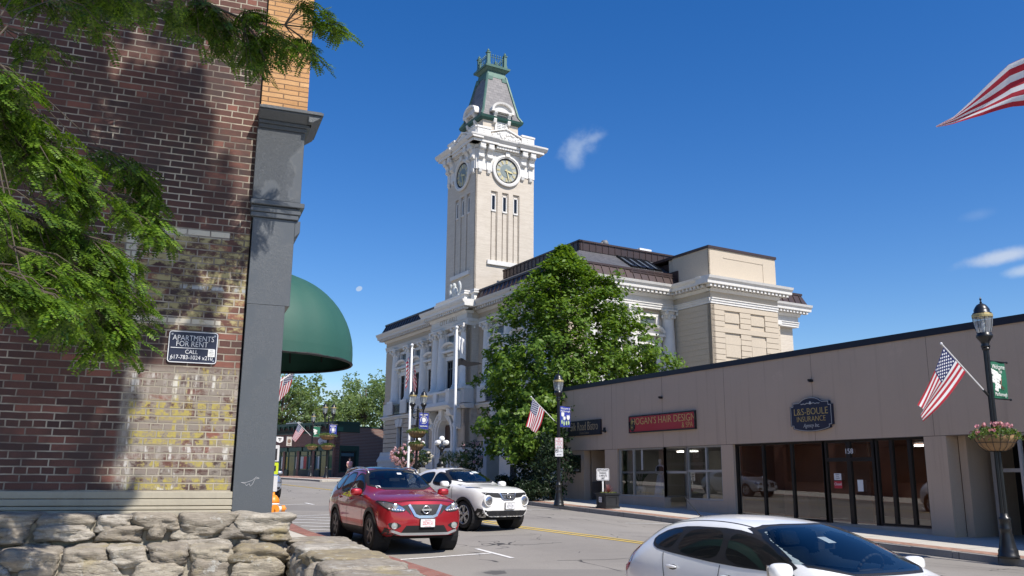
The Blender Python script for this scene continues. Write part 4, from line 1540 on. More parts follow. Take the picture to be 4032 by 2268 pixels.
m.box(9.4, 12, -.5, 2.5, 14.8, 16.7)
m.build('roof_valley', M_copper, ch)
# air handler behind the tower and small roof vents
m = MB()
m.cs = True
m.lathe([(.0, 0), (.8, 0), (.95, .5), (.95, 2.2), (.7, 2.6), (0, 2.6)], (6.3, 10.9, 18.45), 20, 'x', cap=False)
m.cs = False
m.box(6.0, 6.5, 10.1, 11.7, 17.2, 18.2); m.cm = 1; m.box(5.85, 6.28, 10.2, 11.4, 17.5, 19.2); m.box(7.0, 7.08, 9.9, 10.2, 17.4, 19.0); m.cm = 0
m.box(6.2, 7.4, 9.95, 11.85, 17.3, 17.9)
m.build('air_handler', [pm('white_sheet_metal', (.6, .62, .63), .45, .06, 2), M_dark], ch)
m = MB()
m.cs = True; m.lathe([(.1, 0), (.1, .25)], (5.2, 3.1, 18.0), 10); m.lathe([(0, 0), (.24, .04), (.3, .3), (.12, .5), (0, .5)], (5.25, 3.1, 18.2), 12, 'x', cap=False); m.cs = False
m.build('roof_vent', pm('grey_vent', (.16, .165, .17), .6, .1, 4), ch)
m = MB(); m.box(8.6, 9.7, 3.0, 3.8, 18.0, 18.32); m.cs = True; m.ball((7.9, 3.4, 18.02), (.32, .32, .18)); m.build('roof_hatch', M_white, ch)

# ---------------------------------------------------------------- clock tower
TB0, TB1, TA0, TA1 = .6, 6.15, 14.0, 19.25
tc_b, tc_a = (TB0 + TB1) / 2, (TA0 + TA1) / 2
FT = Matrix(((0, -1, 0, TB0), (1, 0, 0, TA0), (0, 0, 1, 0), (0, 0, 0, 1)))       # street face: s from the near corner to the far one
FS = Matrix(((1, 0, 0, TB0), (0, -1, 0, TA0), (0, 0, 1, 0), (0, 0, 0, 1)))       # face towards the shops
LT, LS = TA1 - TA0, TB1 - TB0
m = MB()
m.box(TB0 + .14, TB1, TA0 + .14, TA1, 14.5, 28.6)
m.box(TB0, TB1, TA0, TA1, 14.5, 15.3)
def groove_face(m, T, L, c, za, zs, zt, zend=28.6):
    m.T = T
    xs0 = [c - 1.5, c - .45, c + .6]
    slots = []
    for k in range(3):
        x = c + (k - 1) * 1.05
        slots.append((x - .31, x + .31))
    edges = [0] + [e for s in slots for e in s] + [L]
    m.box(0, edges[1], -.14, 0, 15.3, zend)
    m.box(edges[6], L, -.14, 0, 15.3, zend)
    m.box(edges[1], edges[6], -.14, 0, 15.3, zs)
    m.box(edges[1], edges[6], -.14, 0, zt, zend)
    for k in (1, 2): m.box(edges[2 * k], edges[2 * k + 1], -.14, 0, zs, zt)
    for (a, b) in slots:
        # raised centre strip in each slot below its window
        m.box(a + .12, b - .14, -.14, -.05, zs, zt - 1.75)
        m.box(a, a + .06, -.14, -.08, zs, zt); m.box(b - .08, b - .04, -.14, -.06, zs, zt)
    m.T = None
    return slots
sl1 = groove_face(m, FS, LS, 2.78, 0, 18.7, 24.8)
sl2 = groove_face(m, FT, LT, 2.35, 0, 17.95, 24.65)
m.build('tower_shaft', M_cream, ch)
for T, sls, zt in ((FS, sl1, 24.8), (FT, sl2, 24.65)):
    for (a, b) in sls:
        w = MB(); w.T = T
        w.box(a + .04, b - .14, -.13, .02, zt - 1.75, zt - 1.62); w.box(a + .04, a + .12, -.13, -.03, zt - 1.62, zt - .3); w.box(b - .22, b - .14, -.13, -.03, zt - 1.62, zt - .3); w.box(a + .04, b - .14, -.13, -.03, zt - .38, zt - .3)
        wo_ = w.build('window', M_lime2, ch)
        w = MB(); w.T = T; w.box(a + .1, b - .2, -.138, -.12, zt - 1.62, zt - .36); w.build('pane', M_win, wo_)
m = MB()
m.T = FS; m.box(1.1, 4.2, -.1, .16, 18.5, 18.86); m.T = FT; m.box(.8, 4.1, -.1, .16, 17.68, 18.0); m.T = None
m.build('tower_sill', M_lime2, ch)
m = MB()
for T, L in ((FS, LS), (FT, LT)):
    m.T = T
    # white corner blocks, paired consoles, frieze and cornice
    for c0 in (0, L - 1.5):
        m.box(c0 - .03, c0 + 1.53, -.1, .05, 26.45, 28.62)
        for k in (.32, 1.12):
            x = c0 + k
            m.box(x - .2, x + .2, 0, .12, 26.5, 27.5); m.prism([(.04, 26.1), (.16, 26.2), (.22, 26.45), (.04, 26.5)], 'x', x - .14, x + .14)
            m.prism([(.0, 27.3), (.22, 27.3), (.34, 27.55), (.3, 27.8), (.5, 28.1), (.62, 28.35), (.62, 28.6), (0, 28.6)], 'x', x - .24, x + .24)
            m.cs = True
            m.lathe([(.02, -.25), (.2, -.25), (.2, .25), (.02, .25)], (x, .44, 28.22), 12, 'x'); m.lathe([(.02, -.23), (.14, -.23), (.14, .23), (.02, .23)], (x, .24, 27.5), 10, 'x')
            m.cs = False
    m.box(-.05, L + .05, -.1, .06, 27.95, 28.25); m.box(1.5, L - 1.5, -.1, .03, 27.3, 28.0)
    m.box(-.1, L + .1, -.2, .2, 28.28, 28.5)
    n = 9
    for k in range(n):
        x = 1.75 + (L - 3.5) * k / (n - 1)
        m.box(x - .11, x + .11, .1, .48, 28.4, 28.62)
    m.box(1.3, L - 1.3, -.2, .58, 28.62, 28.86); m.prism([(-.2, 28.86), (.62, 28.86), (.78, 29.06), (.8, 29.16), (-.2, 29.22)], 'x', 1.3, L - 1.3)
    for (a, b) in ((-.62, 1.72), (L - 1.72, L + .62)):
        m.box(a, b, -.2, .7, 28.62, 28.86); m.prism([(-.2, 28.86), (.74, 28.86), (.92, 29.06), (.94, 29.2), (-.2, 29.26)], 'x', a - .26, b + (.26 if b > L else 0))
    # attic blocks and carved pediment
    for (a, b) in ((.02, 1.26), (L - 1.26, L - .02)):
        m.box(a, b, -1.0, .1, 29.26, 30.1); m.box(a - .05, b + .05, -1.0, .16, 30.1, 30.24); m.box(a + .05, b - .05, -.95, .06, 30.24, 30.3)
        for zz in (29.55, 29.75, 29.92): m.ball(((a + b) / 2, .1, zz), (.09, .06, .09), 6, 5)
    m.prism([(1.26, 29.26), (L - 1.26, 29.26), (L - 1.26, 29.75), (L - 1.6, 29.9), (L / 2, 30.42), (1.6, 29.9), (1.26, 29.75)], 'y', -.3, .0)
    m.prism([(1.26, 30.02), (L / 2, 30.55), (L - 1.26, 30.02), (L - 1.26, 29.92), (L / 2, 30.42), (1.26, 29.92)], 'y', -.3, .12)
    rnd = random.Random(5)
    for k in range(34):
        x = 1.5 + (L - 3) * rnd.random()
        hmax = .55 * (1 - abs(x - L / 2) / (L / 2 - 1)) + .12
        m.ball((x, .02, 29.55 + hmax * rnd.random()), (.12, .08, .1), 6, 5)
    m.T = None
m.build('tower_cornice', M_lime2, ch)
# clocks
M_face = pm('clock_face', (.36, .375, .34), .5, .06, 2)
M_facec = pm('clock_centre', (.19, .23, .225), .5, .05, 2)
M_brass = pm('gilt_numerals', (.62, .55, .30), .45, .12, 6)
for T, L, zc, sc in ((FS, 2.84, 26.72, 1.07), (FT, 2.35, 26.55, 1.05)):
    r = MB(); r.T = T; r.cs = False
    arch = [(1.32, 0), (1.4, .1), (1.36, .2), (1.2, .22), (1.16, .16), (1.1, .16), (1.08, .06)]
    r.lathe([(a, d) for a, d in arch], (L, 0, zc), 40, 'y', cap=False)
    r.box(L - .2, L + .2, 0, .3, zc + 1.2, zc + 1.62); r.box(L - 1.5, L - 1.28, 0, .08, zc - .3, zc + .3)
    ck = r.build('clock', M_lime2, ch)
    f = MB(); f.T = T; f.lathe([(0, .05), (1.1, .05)], (L, 0, zc), 40, 'y', cap=False); f.build('face', M_face, ck)
    f = MB(); f.T = T; f.lathe([(0, .07), (.56, .07), (.58, .05)], (L, 0, zc), 36, 'y', cap=False); f.build('centre_disc', M_facec, ck)
    f = MB(); f.T = T
    f.lathe([(1.0, .055), (1.0, .085), (1.08, .085), (1.08, .055)], (L, 0, zc), 40, 'y', cap=False)
    for k in range(60):
        a = 2 * math.pi * k / 60
        f.box(-.02, .02, 0, .0, 0, 0) if False else None
        ca, sa = math.cos(a), math.sin(a)
        f.hexa([(L + ca * .96 - sa * .014, .05, zc + sa * .96 + ca * .014), (L + ca * 1.05 - sa * .014, .05, zc + sa * 1.05 + ca * .014), (L + ca * 1.05 + sa * .014, .05, zc + sa * 1.05 - ca * .014), (L + ca * .96 + sa * .014, .05, zc + sa * .96 - ca * .014),
                (L + ca * .96 - sa * .014, .095, zc + sa * .96 + ca * .014), (L + ca * 1.05 - sa * .014, .095, zc + sa * 1.05 + ca * .014), (L + ca * 1.05 + sa * .014, .095, zc + sa * 1.05 - ca * .014), (L + ca * .96 + sa * .014, .095, zc + sa * .96 - ca * .014)])
    f.build('minute_ring', M_blackm, ck)
    num = MB(); num.T = T
    ROM = {1: 'I', 2: 'II', 3: 'III', 4: 'IV', 5: 'V', 6: 'VI', 7: 'VII', 8: 'VIII', 9: 'IX', 10: 'X', 11: 'XI', 12: 'XII'}
    sgn = 1 if T is FS else -1
    for h, s in ROM.items():
        a = math.pi / 2 - h * math.pi / 6
        er, et = Vector((math.cos(a), math.sin(a))), Vector((-math.sin(a), math.cos(a)))
        wd = {'I': .05, 'V': .11, 'X': .11}
        tot = sum(wd[c] for c in s); x = tot / 2
        def bar(p, q, t=.016):
            P = [er * p[1] + et * p[0], er * q[1] + et * q[0]]
            d = (P[1] - P[0]).normalized(); n = Vector((-d.y, d.x)) * t
            pts = [P[0] + n, P[1] + n, P[1] - n, P[0] - n]
            num.hexa([(L + sgn * v.x, .055, zc + v.y) for v in pts] + [(L + sgn * v.x, .085, zc + v.y) for v in pts])
        for c in s:
            w = wd[c]; cx = x - w / 2; x -= w
            if c == 'I': bar((cx, .64), (cx, .93), .02)
            if c == 'V': bar((cx + .04, .93), (cx, .64), .02); bar((cx - .04, .93), (cx, .64))
            if c == 'X': bar((cx + .04, .93), (cx - .04, .64), .02); bar((cx - .04, .93), (cx + .04, .64))
    num.build('numerals', M_brass, ck)
    for nm, ang, ln, wd in (('hour_hand', 3.46 * 30, .62, .075), ('minute_hand', 27.5 * 6, .95, .05)):
        hd_ = MB(); hd_.T = T
        a = math.pi / 2 - R(ang)
        er, et = Vector((math.cos(a), math.sin(a))), Vector((-math.sin(a), math.cos(a)))
        P = [er * -.18 + et * wd * .7, er * ln * .6 + et * wd, er * ln, er * ln * .6 - et * wd, er * -.18 - et * wd * .7]
        v0 = [(L + sgn * p.x, .1, zc + p.y) for p in P]; v1 = [(L + sgn * p.x, .14, zc + p.y) for p in P]
        n = 5
        hd_.add(v0 + v1, [tuple(range(n)), tuple(range(n, 2 * n))] + [(i, (i + 1) % n, n + (i + 1) % n, n + i) for i in range(n)])
        hd_.build(nm, M_brass, ck)
# belfry stage, slate cap and crest
ab, aa = 3.36, 16.62
def rsq(m, h0, z0, h1, z1):
    m.hexa([(ab - h0, aa - h0, z0), (ab + h0, aa - h0, z0), (ab + h0, aa + h0, z0), (ab - h0, aa + h0, z0), (ab - h1, aa - h1, z1), (ab + h1, aa - h1, z1), (ab + h1, aa + h1, z1), (ab - h1, aa + h1, z1)])
m = MB(); rsq(m, 1.72, 29.2, 1.72, 31.4); rsq(m, 2.5, 28.9, 2.4, 29.4)
m.build('belfry_wall', M_cream, ch)
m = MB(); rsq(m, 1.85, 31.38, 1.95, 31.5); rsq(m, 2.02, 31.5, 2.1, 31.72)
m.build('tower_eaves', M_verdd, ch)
m = MB(); rsq(m, 1.98, 31.72, 1.72, 32.2); rsq(m, 1.72, 32.2, .9, 36.1)
m.build('tower_roof', M_slateT, ch)
m = MB()
for sx in (-1, 1):
    for sy in (-1, 1):
        def hp(h): return Vector((ab + sx * h, aa + sy * h, 0))
        m.tube([hp(2.0) + Vector((0, 0, 31.72)), hp(1.73) + Vector((0, 0, 32.22)), hp(.92) + Vector((0, 0, 36.1))], .115, 6)
rsq(m, .98, 35.85, .86, 36.5)
for (dx, dy, hx, hy) in ((0, -1, .3, .02), (0, 1, .3, .02), (-1, 0, .02, .3), (1, 0, .02, .3)):
    for k in (-1, 1):
        cx, cy = ab + dx * 1.0 + (k * .72 if dy else 0), aa + dy * 1.0 + (k * .72 if dx else 0)
        m.box(cx - (.26 if dy else .06), cx + (.26 if dy else .06), cy - (.26 if dx else .06), cy + (.26 if dx else .06), 35.55, 35.9)
m.build('tower_hips', M_verd, ch)
m = MB(); rsq(m, .9, 36.5, 1.1, 36.72); rsq(m, 1.2, 36.72, 1.22, 36.9); rsq(m, 1.1, 36.9, 1.0, 37.0)
m.build('tower_top_cornice', M_verd, ch)
for sx in (-1, 1):
    for sy in (-1, 1):
        p = MB()
        x, y = ab + sx * .84, aa + sy * .84
        p.box(x - .13, x + .13, y - .13, y + .13, 37.0, 38.1); p.box(x - .17, x + .17, y - .17, y + .17, 37.0, 37.2); p.box(x - .18, x + .18, y - .18, y + .18, 38.1, 38.18)
        p.cs = True; p.ball((x, y, 38.32), .13); p.lathe([(.06, 38.4), (.04, 38.5), (0, 38.56)], (x, y, 0), 8); p.cs = False
        p.build('crest_post', M_verd, ch)
m = MB()
for ax in (0, 1):
    for s in (-1, 1):
        P = lambda t: (ab + t, aa + s * .84) if ax == 0 else (ab + s * .84, aa + t)
        for zz in (37.12, 37.8):
            a, b = P(-.8), P(.8); m.cyl((a[0], a[1], zz), (b[0], b[1], zz), .03, n=6)
        for k in range(6):
            x, y = P(-.6 + .24 * k)
            m.cyl((x, y, 37.05), (x, y, 37.95), .026, n=6); m.lathe([(.05, 37.95), (.06, 38.0), (0, 38.14)], (x, y, 0), 6)
m.build('crest_railing', M_verd, ch)
for dx, dy in ((0, -1), (-1, 0), (0, 1), (1, 0)):
    # dormer on each side: louvred opening, scroll brackets, round hood
    T = Matrix.Translation((ab, aa, 0)) @ Matrix.Rotation(math.atan2(dx, -dy), 4, 'Z') @ Matrix.Translation((0, -1.78, 0))
    # local: x along, -y out
    d = MB(); d.T = T
    d.box(-.62, -.4, -.08, .4, 30.6, 32.1); d.box(.4, .62, -.08, .4, 30.6, 32.1); d.box(-.5, .5, -.06, .4, 31.75, 32.1)
    for sx in (-1, 1):
        d.prism([(-.05, 31.15), (-.2, 31.2), (-.28, 31.5), (-.22, 31.8), (-.4, 32.05), (-.4, 32.15), (.1, 32.15), (.1, 31.15)], 'x', sx * .68 - .14, sx * .68 + .14)
    d.box(-1.12, 1.12, -.42, .5, 32.15, 32.28)
    pts = [(1.1 * math.cos(math.pi * k / 14), 32.28 + .82 * math.sin(math.pi * k / 14)) for k in range(15)]
    for p, q in zip(pts, pts[1:]):
        sc_ = lambda v, k: (v[0] * k, 32.28 + (v[1] - 32.28) * k)
        pi_, qi_ = sc_(p, .8), sc_(q, .8)
        d.hexa([(pi_[0], -.4, pi_[1]), (qi_[0], -.4, qi_[1]), (q[0], -.45, q[1]), (p[0], -.45, p[1]), (pi_[0], .9, pi_[1]), (qi_[0], .9, qi_[1]), (q[0], .9, q[1]), (p[0], .9, p[1])])
    d.prism([(v[0] * .8, 32.28 + (v[1] - 32.28) * .8) for v in pts], 'y', -.18, .8)
    do = d.build('dormer', M_lime2, ch)
    l = MB(); l.T = T
    l.cm = 1; l.box(-.4, .4, .02, .06, 30.5, 31.75); l.cm = 0
    for k in range(7): l.box(-.36, .36, -.04, .02, 30.7 + .15 * k, 30.78 + .15 * k)
    l.box(-.04, .04, -.05, .0, 30.6, 31.75)
    l.build('louvre', [M_white, M_dark], do)
# ================================================================ single-storey shops across the street
SX = 22.0
sh = thing('shop_building', 'long low taupe stucco shop row with flat dark-edged parapet', 'shop building', (SX, 24, .4))
ST = Matrix.Translation((-SX, -24, -.4))


def mat_stucco(name, ca, cb):
    m, nt, b = new_mat(name)
    t = NT(nt)
    v = t.coord()
    c = t.mix(t.noise(v, .5, 5), ca, cb)
    fine = t.noise(v, 60, 5, .75)
    c = t.mix(t.step(fine, .4, .68, 0, .35), c, tuple(x * .55 for x in ca))
    run = t.noise(t.coord(scale=(3, 3, .15)), 1.6, 5)
    c = t.mix(t.step(run, .52, .75, 0, .28), c, tuple(x * .55 for x in ca))
    c = t.mix(t.step(t.noise(v, .9, 6, .65), .58, .75, 0, .2), c, tuple(min(1, x * 1.35) for x in cb))
    t.set(b.inputs['Base Color'], c)
    b.inputs['Roughness'].default_value = .92
    t.bump(t.math('ADD', fine, t.math('MULTIPLY', t.noise(v, 14, 4), .6)), .55, .008, b)
    return m


M_stucco = mat_stucco('taupe_stucco', (.51, .385, .28), (.57, .44, .33))
M_stucco2 = mat_stucco('brown_stucco', (.16, .125, .10), (.20, .16, .13))
M_cap = pm('dark_metal_coping', (.022, .022, .028), .45, .2, 2, metal=.3)
M_bronze = pm('bronze_frame', (.016, .013, .012), .38, .2, 5, metal=.3)
M_alu = pm('aluminium_frame', (.42, .43, .44), .4, .1, 5, metal=.7)
Y0S, Y1S, ZT, ZL = -9.0, 34.9, 5.80, 2.87
w = MB(); w.T = ST
zb = lambda Y: pave_far(SX, Y)
w.box(SX, SX + .3, Y0S, Y1S, ZL + .002, ZT - .1)                        # fascia
for (a, b) in ((34.55, 34.9), (31.45, 30.53), (24.14, 23.54), (15.92, 15.24)): w.box(SX + (.004 if a > 34 else 0), SX + .5, a, b, -.2, ZL)
w.box(SX + .06, SX + .4, 33.18, 34.55, -.2, ZL)                        # wall with the menu window
w.box(SX, SX + .3, 27.45, 30.53, -.3, .95); w.box(SX, SX + .3, 24.14, 26.13, -.3, .9)      # knee walls
w.box(SX + .1, SX + .3, 15.92, 23.54, -.6, .36)
w.box(SX, SX + .3, Y0S, 13.3, -.8, .78)
w.box(SX + .3, SX + 14, Y1S - .3, Y1S, -.5, ZT - .1); w.box(SX + .3, SX + 14, Y0S, Y0S + .3, -1.5, ZT - .1); w.box(SX + 13.7, SX + 14, Y0S, Y1S, -.5, ZT - .1)
w.box(SX + .3, SX + 14, Y0S, Y1S, 5.2, 5.4)
w.box(SX + 1.6, SX + 1.8, 31.45, 33.18, 0, ZL); w.box(SX + .5, SX + 1.8, 33.19, 33.4, 0, ZL); w.box(SX + .5, SX + 1.8, 31.2, 31.44, 0, ZL)
w.box(SX + .5, SX + 3, 15.0, 15.22, -.3, ZL)
w.build('wall', M_stucco, sh)
w = MB(); w.T = ST
w.box(SX - .012, SX, 30.4, 30.53, -.2, ZL) if False else None
w.box(SX - .03, SX + .4, Y0S, Y1S + .04, ZT - .1, ZT + .06); w.box(SX - .035, SX - .03, Y0S, Y1S + .04, ZT - .14, ZT + .04)
w.build('coping', M_cap, sh)
w = MB(); w.T = ST
for Y in (30.88, 27.43, 23.86, 19.77, 15.57): w.box(SX - .003, SX, Y - .004, Y + .004, ZL, ZT - .12)
w.box(SX - .003, SX, Y0S, Y1S, ZL - .004, ZL + .01)
w.build('seams', pm('seam_dark', (.09, .07, .055), .9, .2, 5), sh)  # thin dark joint lines on the stucco fascia
w = MB(); w.T = ST
w.box(SX + .4, SX + .5, 31.45, 33.17, 0, .0) if False else None
w.box(SX + 1.56, SX + 1.6, 31.46, 33.17, .2, 1.52); w.box(SX + .48, SX + 1.58, 33.14, 33.18, .2, 1.5)
w.build('wainscot', M_stucco2, sh)
# rooms behind the glass
M_room = pm('shop_interior', (.34, .33, .31), .9, .3, .7)
M_roomw = pm('brown_panelling', (.26, .10, .045), .5, .4, .8)
w = MB(); w.T = ST
for (a, b, dep) in ((24.15, 30.5, 3.6), (Y0S + .4, 13.2, 3.0)):
    w.box(SX + dep, SX + dep + .1, a, b, -.5, ZL); w.box(SX + .2, SX + dep, a, b, ZL - .04, ZL); w.box(SX + .3, SX + dep, a, b, .2, .3)
w.box(SX + .3, SX + 3.6, 30.53, 30.6, 0, ZL); w.box(SX + .3, SX + 3.6, 24.0, 24.1, 0, ZL)
w.cm = 1
w.box(SX + 5, SX + 5.1, 15.9, 23.5, -.5, ZL); w.box(SX + .3, SX + 5, 23.4, 23.5, -.3, ZL); w.box(SX + .3, SX + 5, 15.9, 16.0, -.3, ZL); w.box(SX + .2, SX + 5, 15.9, 23.5, ZL - .03, ZL); w.box(SX + .3, SX + 5, 15.9, 23.5, .1, .2)
w.box(SX + 1.4, SX + 1.9, 21.5, 22.6, .2, 1.2); w.box(SX + 2.2, SX + 2.3, 19.6, 23.3, .2, ZL)
w.build('interior', [M_room, M_roomw], sh)


def pane(name, p, q, z0, z1, mat=M_glassdk, par=sh, T=ST, t=.012):
    """a sheet of glass standing between two plan points"""
    g = MB(); g.T = T
    p, q = Vector((p[0], p[1], 0)), Vector((q[0], q[1], 0))
    g.quad((p.x, p.y, z0), (q.x, q.y, z0), (q.x, q.y, z1), (p.x, p.y, z1))
    return g.build(name, mat, par, recalc=False)


def mullions(name, pts, z0, z1, mat, r=.035, rails=(), par=sh, T=ST, dep=.05):
    g = MB(); g.T = T
    for p in pts: g.box(p[0] - dep, p[0] + dep, p[1] - r, p[1] + r, z0, z1)
    for (p, q, z, h) in rails:
        d = Vector((q[0] - p[0], q[1] - p[1], 0)).normalized(); n = Vector((-d.y, d.x, 0)) * dep * .9
        P, Q = Vector((p[0], p[1], 0)), Vector((q[0], q[1], 0))
        g.hexa([(*(P + n).xy, z - h), (*(Q + n).xy, z - h), (*(Q - n).xy, z - h), (*(P - n).xy, z - h), (*(P + n).xy, z + h), (*(Q + n).xy, z + h), (*(Q - n).xy, z + h), (*(P - n).xy, z + h)])
    return g.build(name, mat, par)


def shop_window(p, q, z0, z1, nm, mat, mids=(), rails=(), name='shop_window', r=.035):
    f = mullions(name, [p, q] + [(p[0] + (q[0] - p[0]) * k, p[1] + (q[1] - p[1]) * k) for k in mids], z0, z1, mat, r,
                 [(p, q, z0 + .03, .03), (p, q, z1 - .03, .03)] + [(p, q, z, .04) for z in rails])
    pane('pane', p, q, z0, z1, M_glassdk, f)
    return f


# lit ceiling fittings inside
M_lit = bpy.data.materials.new('lit_tube'); M_lit.use_nodes = True
M_lit.node_tree.nodes['Principled BSDF'].inputs['Emission Color'].default_value = (1, .93, .82, 1); M_lit.node_tree.nodes['Principled BSDF'].inputs['Emission Strength'].default_value = 5
for (x, y, l_) in ((2.2, 28.6, .6), (2.6, 25.4, .6), (2.6, 21.6, .5), (3.4, 18.2, .5)):
    w = MB(); w.T = ST; w.box(SX + x - .07, SX + x + .07, y - l_, y + l_, ZL - .12, ZL - .06); w.build('ceiling_light', M_lit, sh)


# menu window by the restaurant door
f = mullions('menu_window', [(SX + .05, 34.36), (SX + .05, 33.45)], 1.9, 2.68, M_bronze, .02, [((SX + .05, 34.36), (SX + .05, 33.45), z, .02) for z in (1.92, 2.66)], dep=.02)
g = MB(); g.T = ST; g.quad((SX + .052, 34.36, 1.9), (SX + .052, 33.45, 1.9), (SX + .052, 33.45, 2.68), (SX + .052, 34.36, 2.68)); g.build('pane', pm('green_tinted_glass', (.012, .03, .012), .05, .3, 2, fine=0), f, recalc=False)
M_etch = pm('etched_lettering', (.45, .47, .48), .6, .1, 9)
text('Chinese Cuisine', .17, ST @ frame((SX + .04, 33.9, 2.02), (0, -1, 0), (0, 0, 1)), M_etch, 'lettering', f, xs=.62, extrude=.002)
# salon display windows round a recessed door
shop_window((SX + .12, 30.46), (SX + .12, 27.5), .95, ZL, 'salon', M_alu, (.32,), ())
f = shop_window((SX + .12, 27.5), (SX + 1.6, 28.02), .95, ZL, 'salon return', M_alu, (), (1.95,))
shop_window((SX + .12, 26.1), (SX + .12, 24.2), .9, ZL, 'salon right', M_alu, (.55,), (1.95,))
shop_window((SX + .12, 26.13), (SX + 1.6, 26.75), .5, ZL, 'salon return right', M_alu)
d = mullions('shop_door', [(SX + 1.62, 28.0), (SX + 1.62, 26.8)], .55, 2.3, M_alu, .055, [((SX + 1.62, 28.0), (SX + 1.62, 26.8), z, .06) for z in (.6, 2.25)] + [((SX + 1.62, 28.0), (SX + 1.62, 26.8), 1.4, .03)])
pane('pane', (SX + 1.62, 28.0), (SX + 1.62, 26.8), .55, ZL, M_glassdk, d)
text('152', .26, ST @ frame((SX + 1.6, 27.4, 2.58), (0, -1, 0), (0, 0, 1)), M_sgw, 'lettering', d, extrude=.002)
g = MB(); g.T = ST; g.box(SX - .012, SX - .002, 27.18, 27.42, 2.05, 2.6) if False else g.box(SX + .1, SX + .105, 28.9, 29.02, 2.0, ZL - .05)
g.build('window_sticker', pm('faded_notice', (.4, .4, .39), .7, .1, 9), sh)
g = MB(); g.T = ST; g.box(SX + .16, SX + .19, 24.25, 30.45, 1.86, 1.95); g.build('display_rail', M_alu, sh)
# insurance office front
FB = .38
f = shop_window((SX + .16, 23.5), (SX + .16, 19.6), FB, ZL, 'office', M_bronze, (.33, .66), (), r=.05)
f = shop_window((SX + .16, 17.64), (SX + .16, 15.96), FB, ZL, 'office right', M_bronze, (.32, .68), (), r=.055)
dd = mullions('office_door', [(SX + .16, 19.55), (SX + .16, 18.64), (SX + .16, 17.72)], .1, ZL, M_bronze, .075, [((SX + .16, 19.55), (SX + .16, 17.72), z, h) for z, h in ((.2, .1), (2.28, .06), (ZL - .04, .04))])
pane('pane', (SX + .16, 19.55), (SX + .16, 17.72), .15, ZL, M_glassdk, dd)
text('158', .22, ST @ frame((SX + .1, 18.6, 2.52), (0, -1, 0), (0, 0, 1)), M_sgw, 'lettering', dd, extrude=.003)
def notice(name, label, y, z, w_, h_, mat, words=(), tm=None, ts=.06, x=SX + .09):
    g = MB(); g.box(-.004, .004, -w_ / 2, w_ / 2, -h_ / 2, h_ / 2)
    o = g.build(name, mat); o.location = (x, y, z)
    tag(o, label, 'notice')
    for i, tx in enumerate(words):
        text(tx, ts, frame((-.006, 0, h_ / 2 - ts * .8 - i * ts * 1.15), (0, -1, 0), (0, 0, 1)), tm or M_ink, 'lettering', o, xs=.8, extrude=.001)
    return o
M_paper = pm('paper', (.72, .72, .70), .8, .05, 4)
M_redp = pm('red_notice_paper', (.5, .03, .04), .6, .1, 4)
notice('paper_notice', 'white paper notice taped above the red closed sign on the office door', 19.08, 1.76, .27, .2, M_paper, ('NOTICE', 'TO ALL', 'CLIENTS'), ts=.05)
notice('closed_sign', 'red closed sign hanging inside the office door', 19.08, 1.52, .3, .22, M_redp, ('Closed',), M_sgw, .12)
notice('paper_sheet', 'single blank paper sheet taped to right leaf of the office door', 18.25, 1.5, .2, .34, M_paper)
# recessed passage and the curtained shop at the near end
g = MB(); g.T = ST
g.box(SX + 2.6, SX + 2.7, 13.3, 15.0, -.4, ZL)
g.build('passage_door', M_dark, sh)
f = mullions('passage_frame', [(SX + 1.2, 14.7), (SX + 1.2, 13.6)], -.2, 2.7, M_alu, .05, [((SX + 1.2, 14.7), (SX + 1.2, 13.6), 1.95, .05)])
f = shop_window((SX + .12, 13.28), (SX + .12, 9.6), .78, ZL, 'curtained', M_alu, (.97,), ())
g = MB(); g.T = ST; g.cs = True
g.grid(lambda u, v: (SX + .45 + .05 * math.sin(u * 60) + .02 * math.sin(u * 143), 13.2 - 6 * u, .8 + 2.05 * v), 160, 2)
g.build('curtain', pm('sheer_curtain', (.55, .56, .60), .9, .08, 3), sh, recalc=False)
# fittings on the wall
def fitting(label, y, z, w=.1):
    g = MB(); g.box(-.09, 0, -w, w, -w * .7, w * .7); g.box(-.16, -.02, -w * .5, w * .5, -.02, .05)
    o = g.build('wall_lamp_bracket', M_blackm); o.location = (SX - .002, y, z)
    tag(o, label, 'bracket')
fitting('small rusty bracket on the stucco above the red hair salon sign', 27.44, 4.82, .055)
fitting('small rusty bracket on the stucco above the insurance sign', 19.77, 4.79, .055)
cm_ = thing('security_camera', 'small black security camera beside the Silk Road sign', 'camera', (SX, 31.42, 3.68))
g = MB(); g.box(-.06, 0, -.05, .05, .02, .14); g.build('mount', M_blackm, cm_)
g = MB(); g.cyl((-.05, .05, 0), (-.12, -.2, -.04), .05, n=10); g.build('body', M_blackm, cm_)

# ---- fascia signs
def sign_T(y, z): return Matrix.Translation((SX - .002, y, z)) @ Matrix.Rotation(R(-90), 4, 'Z')
# local frame of a fascia sign: x to the right along the wall, -y out of the wall
def fascia(name, label, y, z, w_, h_, board, rim, rimw=.03):
    o = thing(name, label, 'shop sign', (SX - .002, y, z), R(-90))
    g = MB(); g.box(-w_ / 2, w_ / 2, -.07, 0, -h_ / 2, h_ / 2); g.build('board', board, o)
    g = MB()
    for (a, b, c, d_) in ((-w_ / 2 - rimw, w_ / 2 + rimw, h_ / 2, h_ / 2 + rimw), (-w_ / 2 - rimw, w_ / 2 + rimw, -h_ / 2 - rimw, -h_ / 2), (-w_ / 2 - rimw, -w_ / 2, -h_ / 2, h_ / 2), (w_ / 2, w_ / 2 + rimw, -h_ / 2, h_ / 2)):
        g.box(a, b, -.09, 0, c, d_)
    g.build('frame', rim, o)
    return o
SF = lambda x, z, y=-.0735: frame((x, y, z), (1, 0, 0), (0, 0, 1))
M_navy = pm('navy_board', (.016, .014, .024), .55, .15, 3)
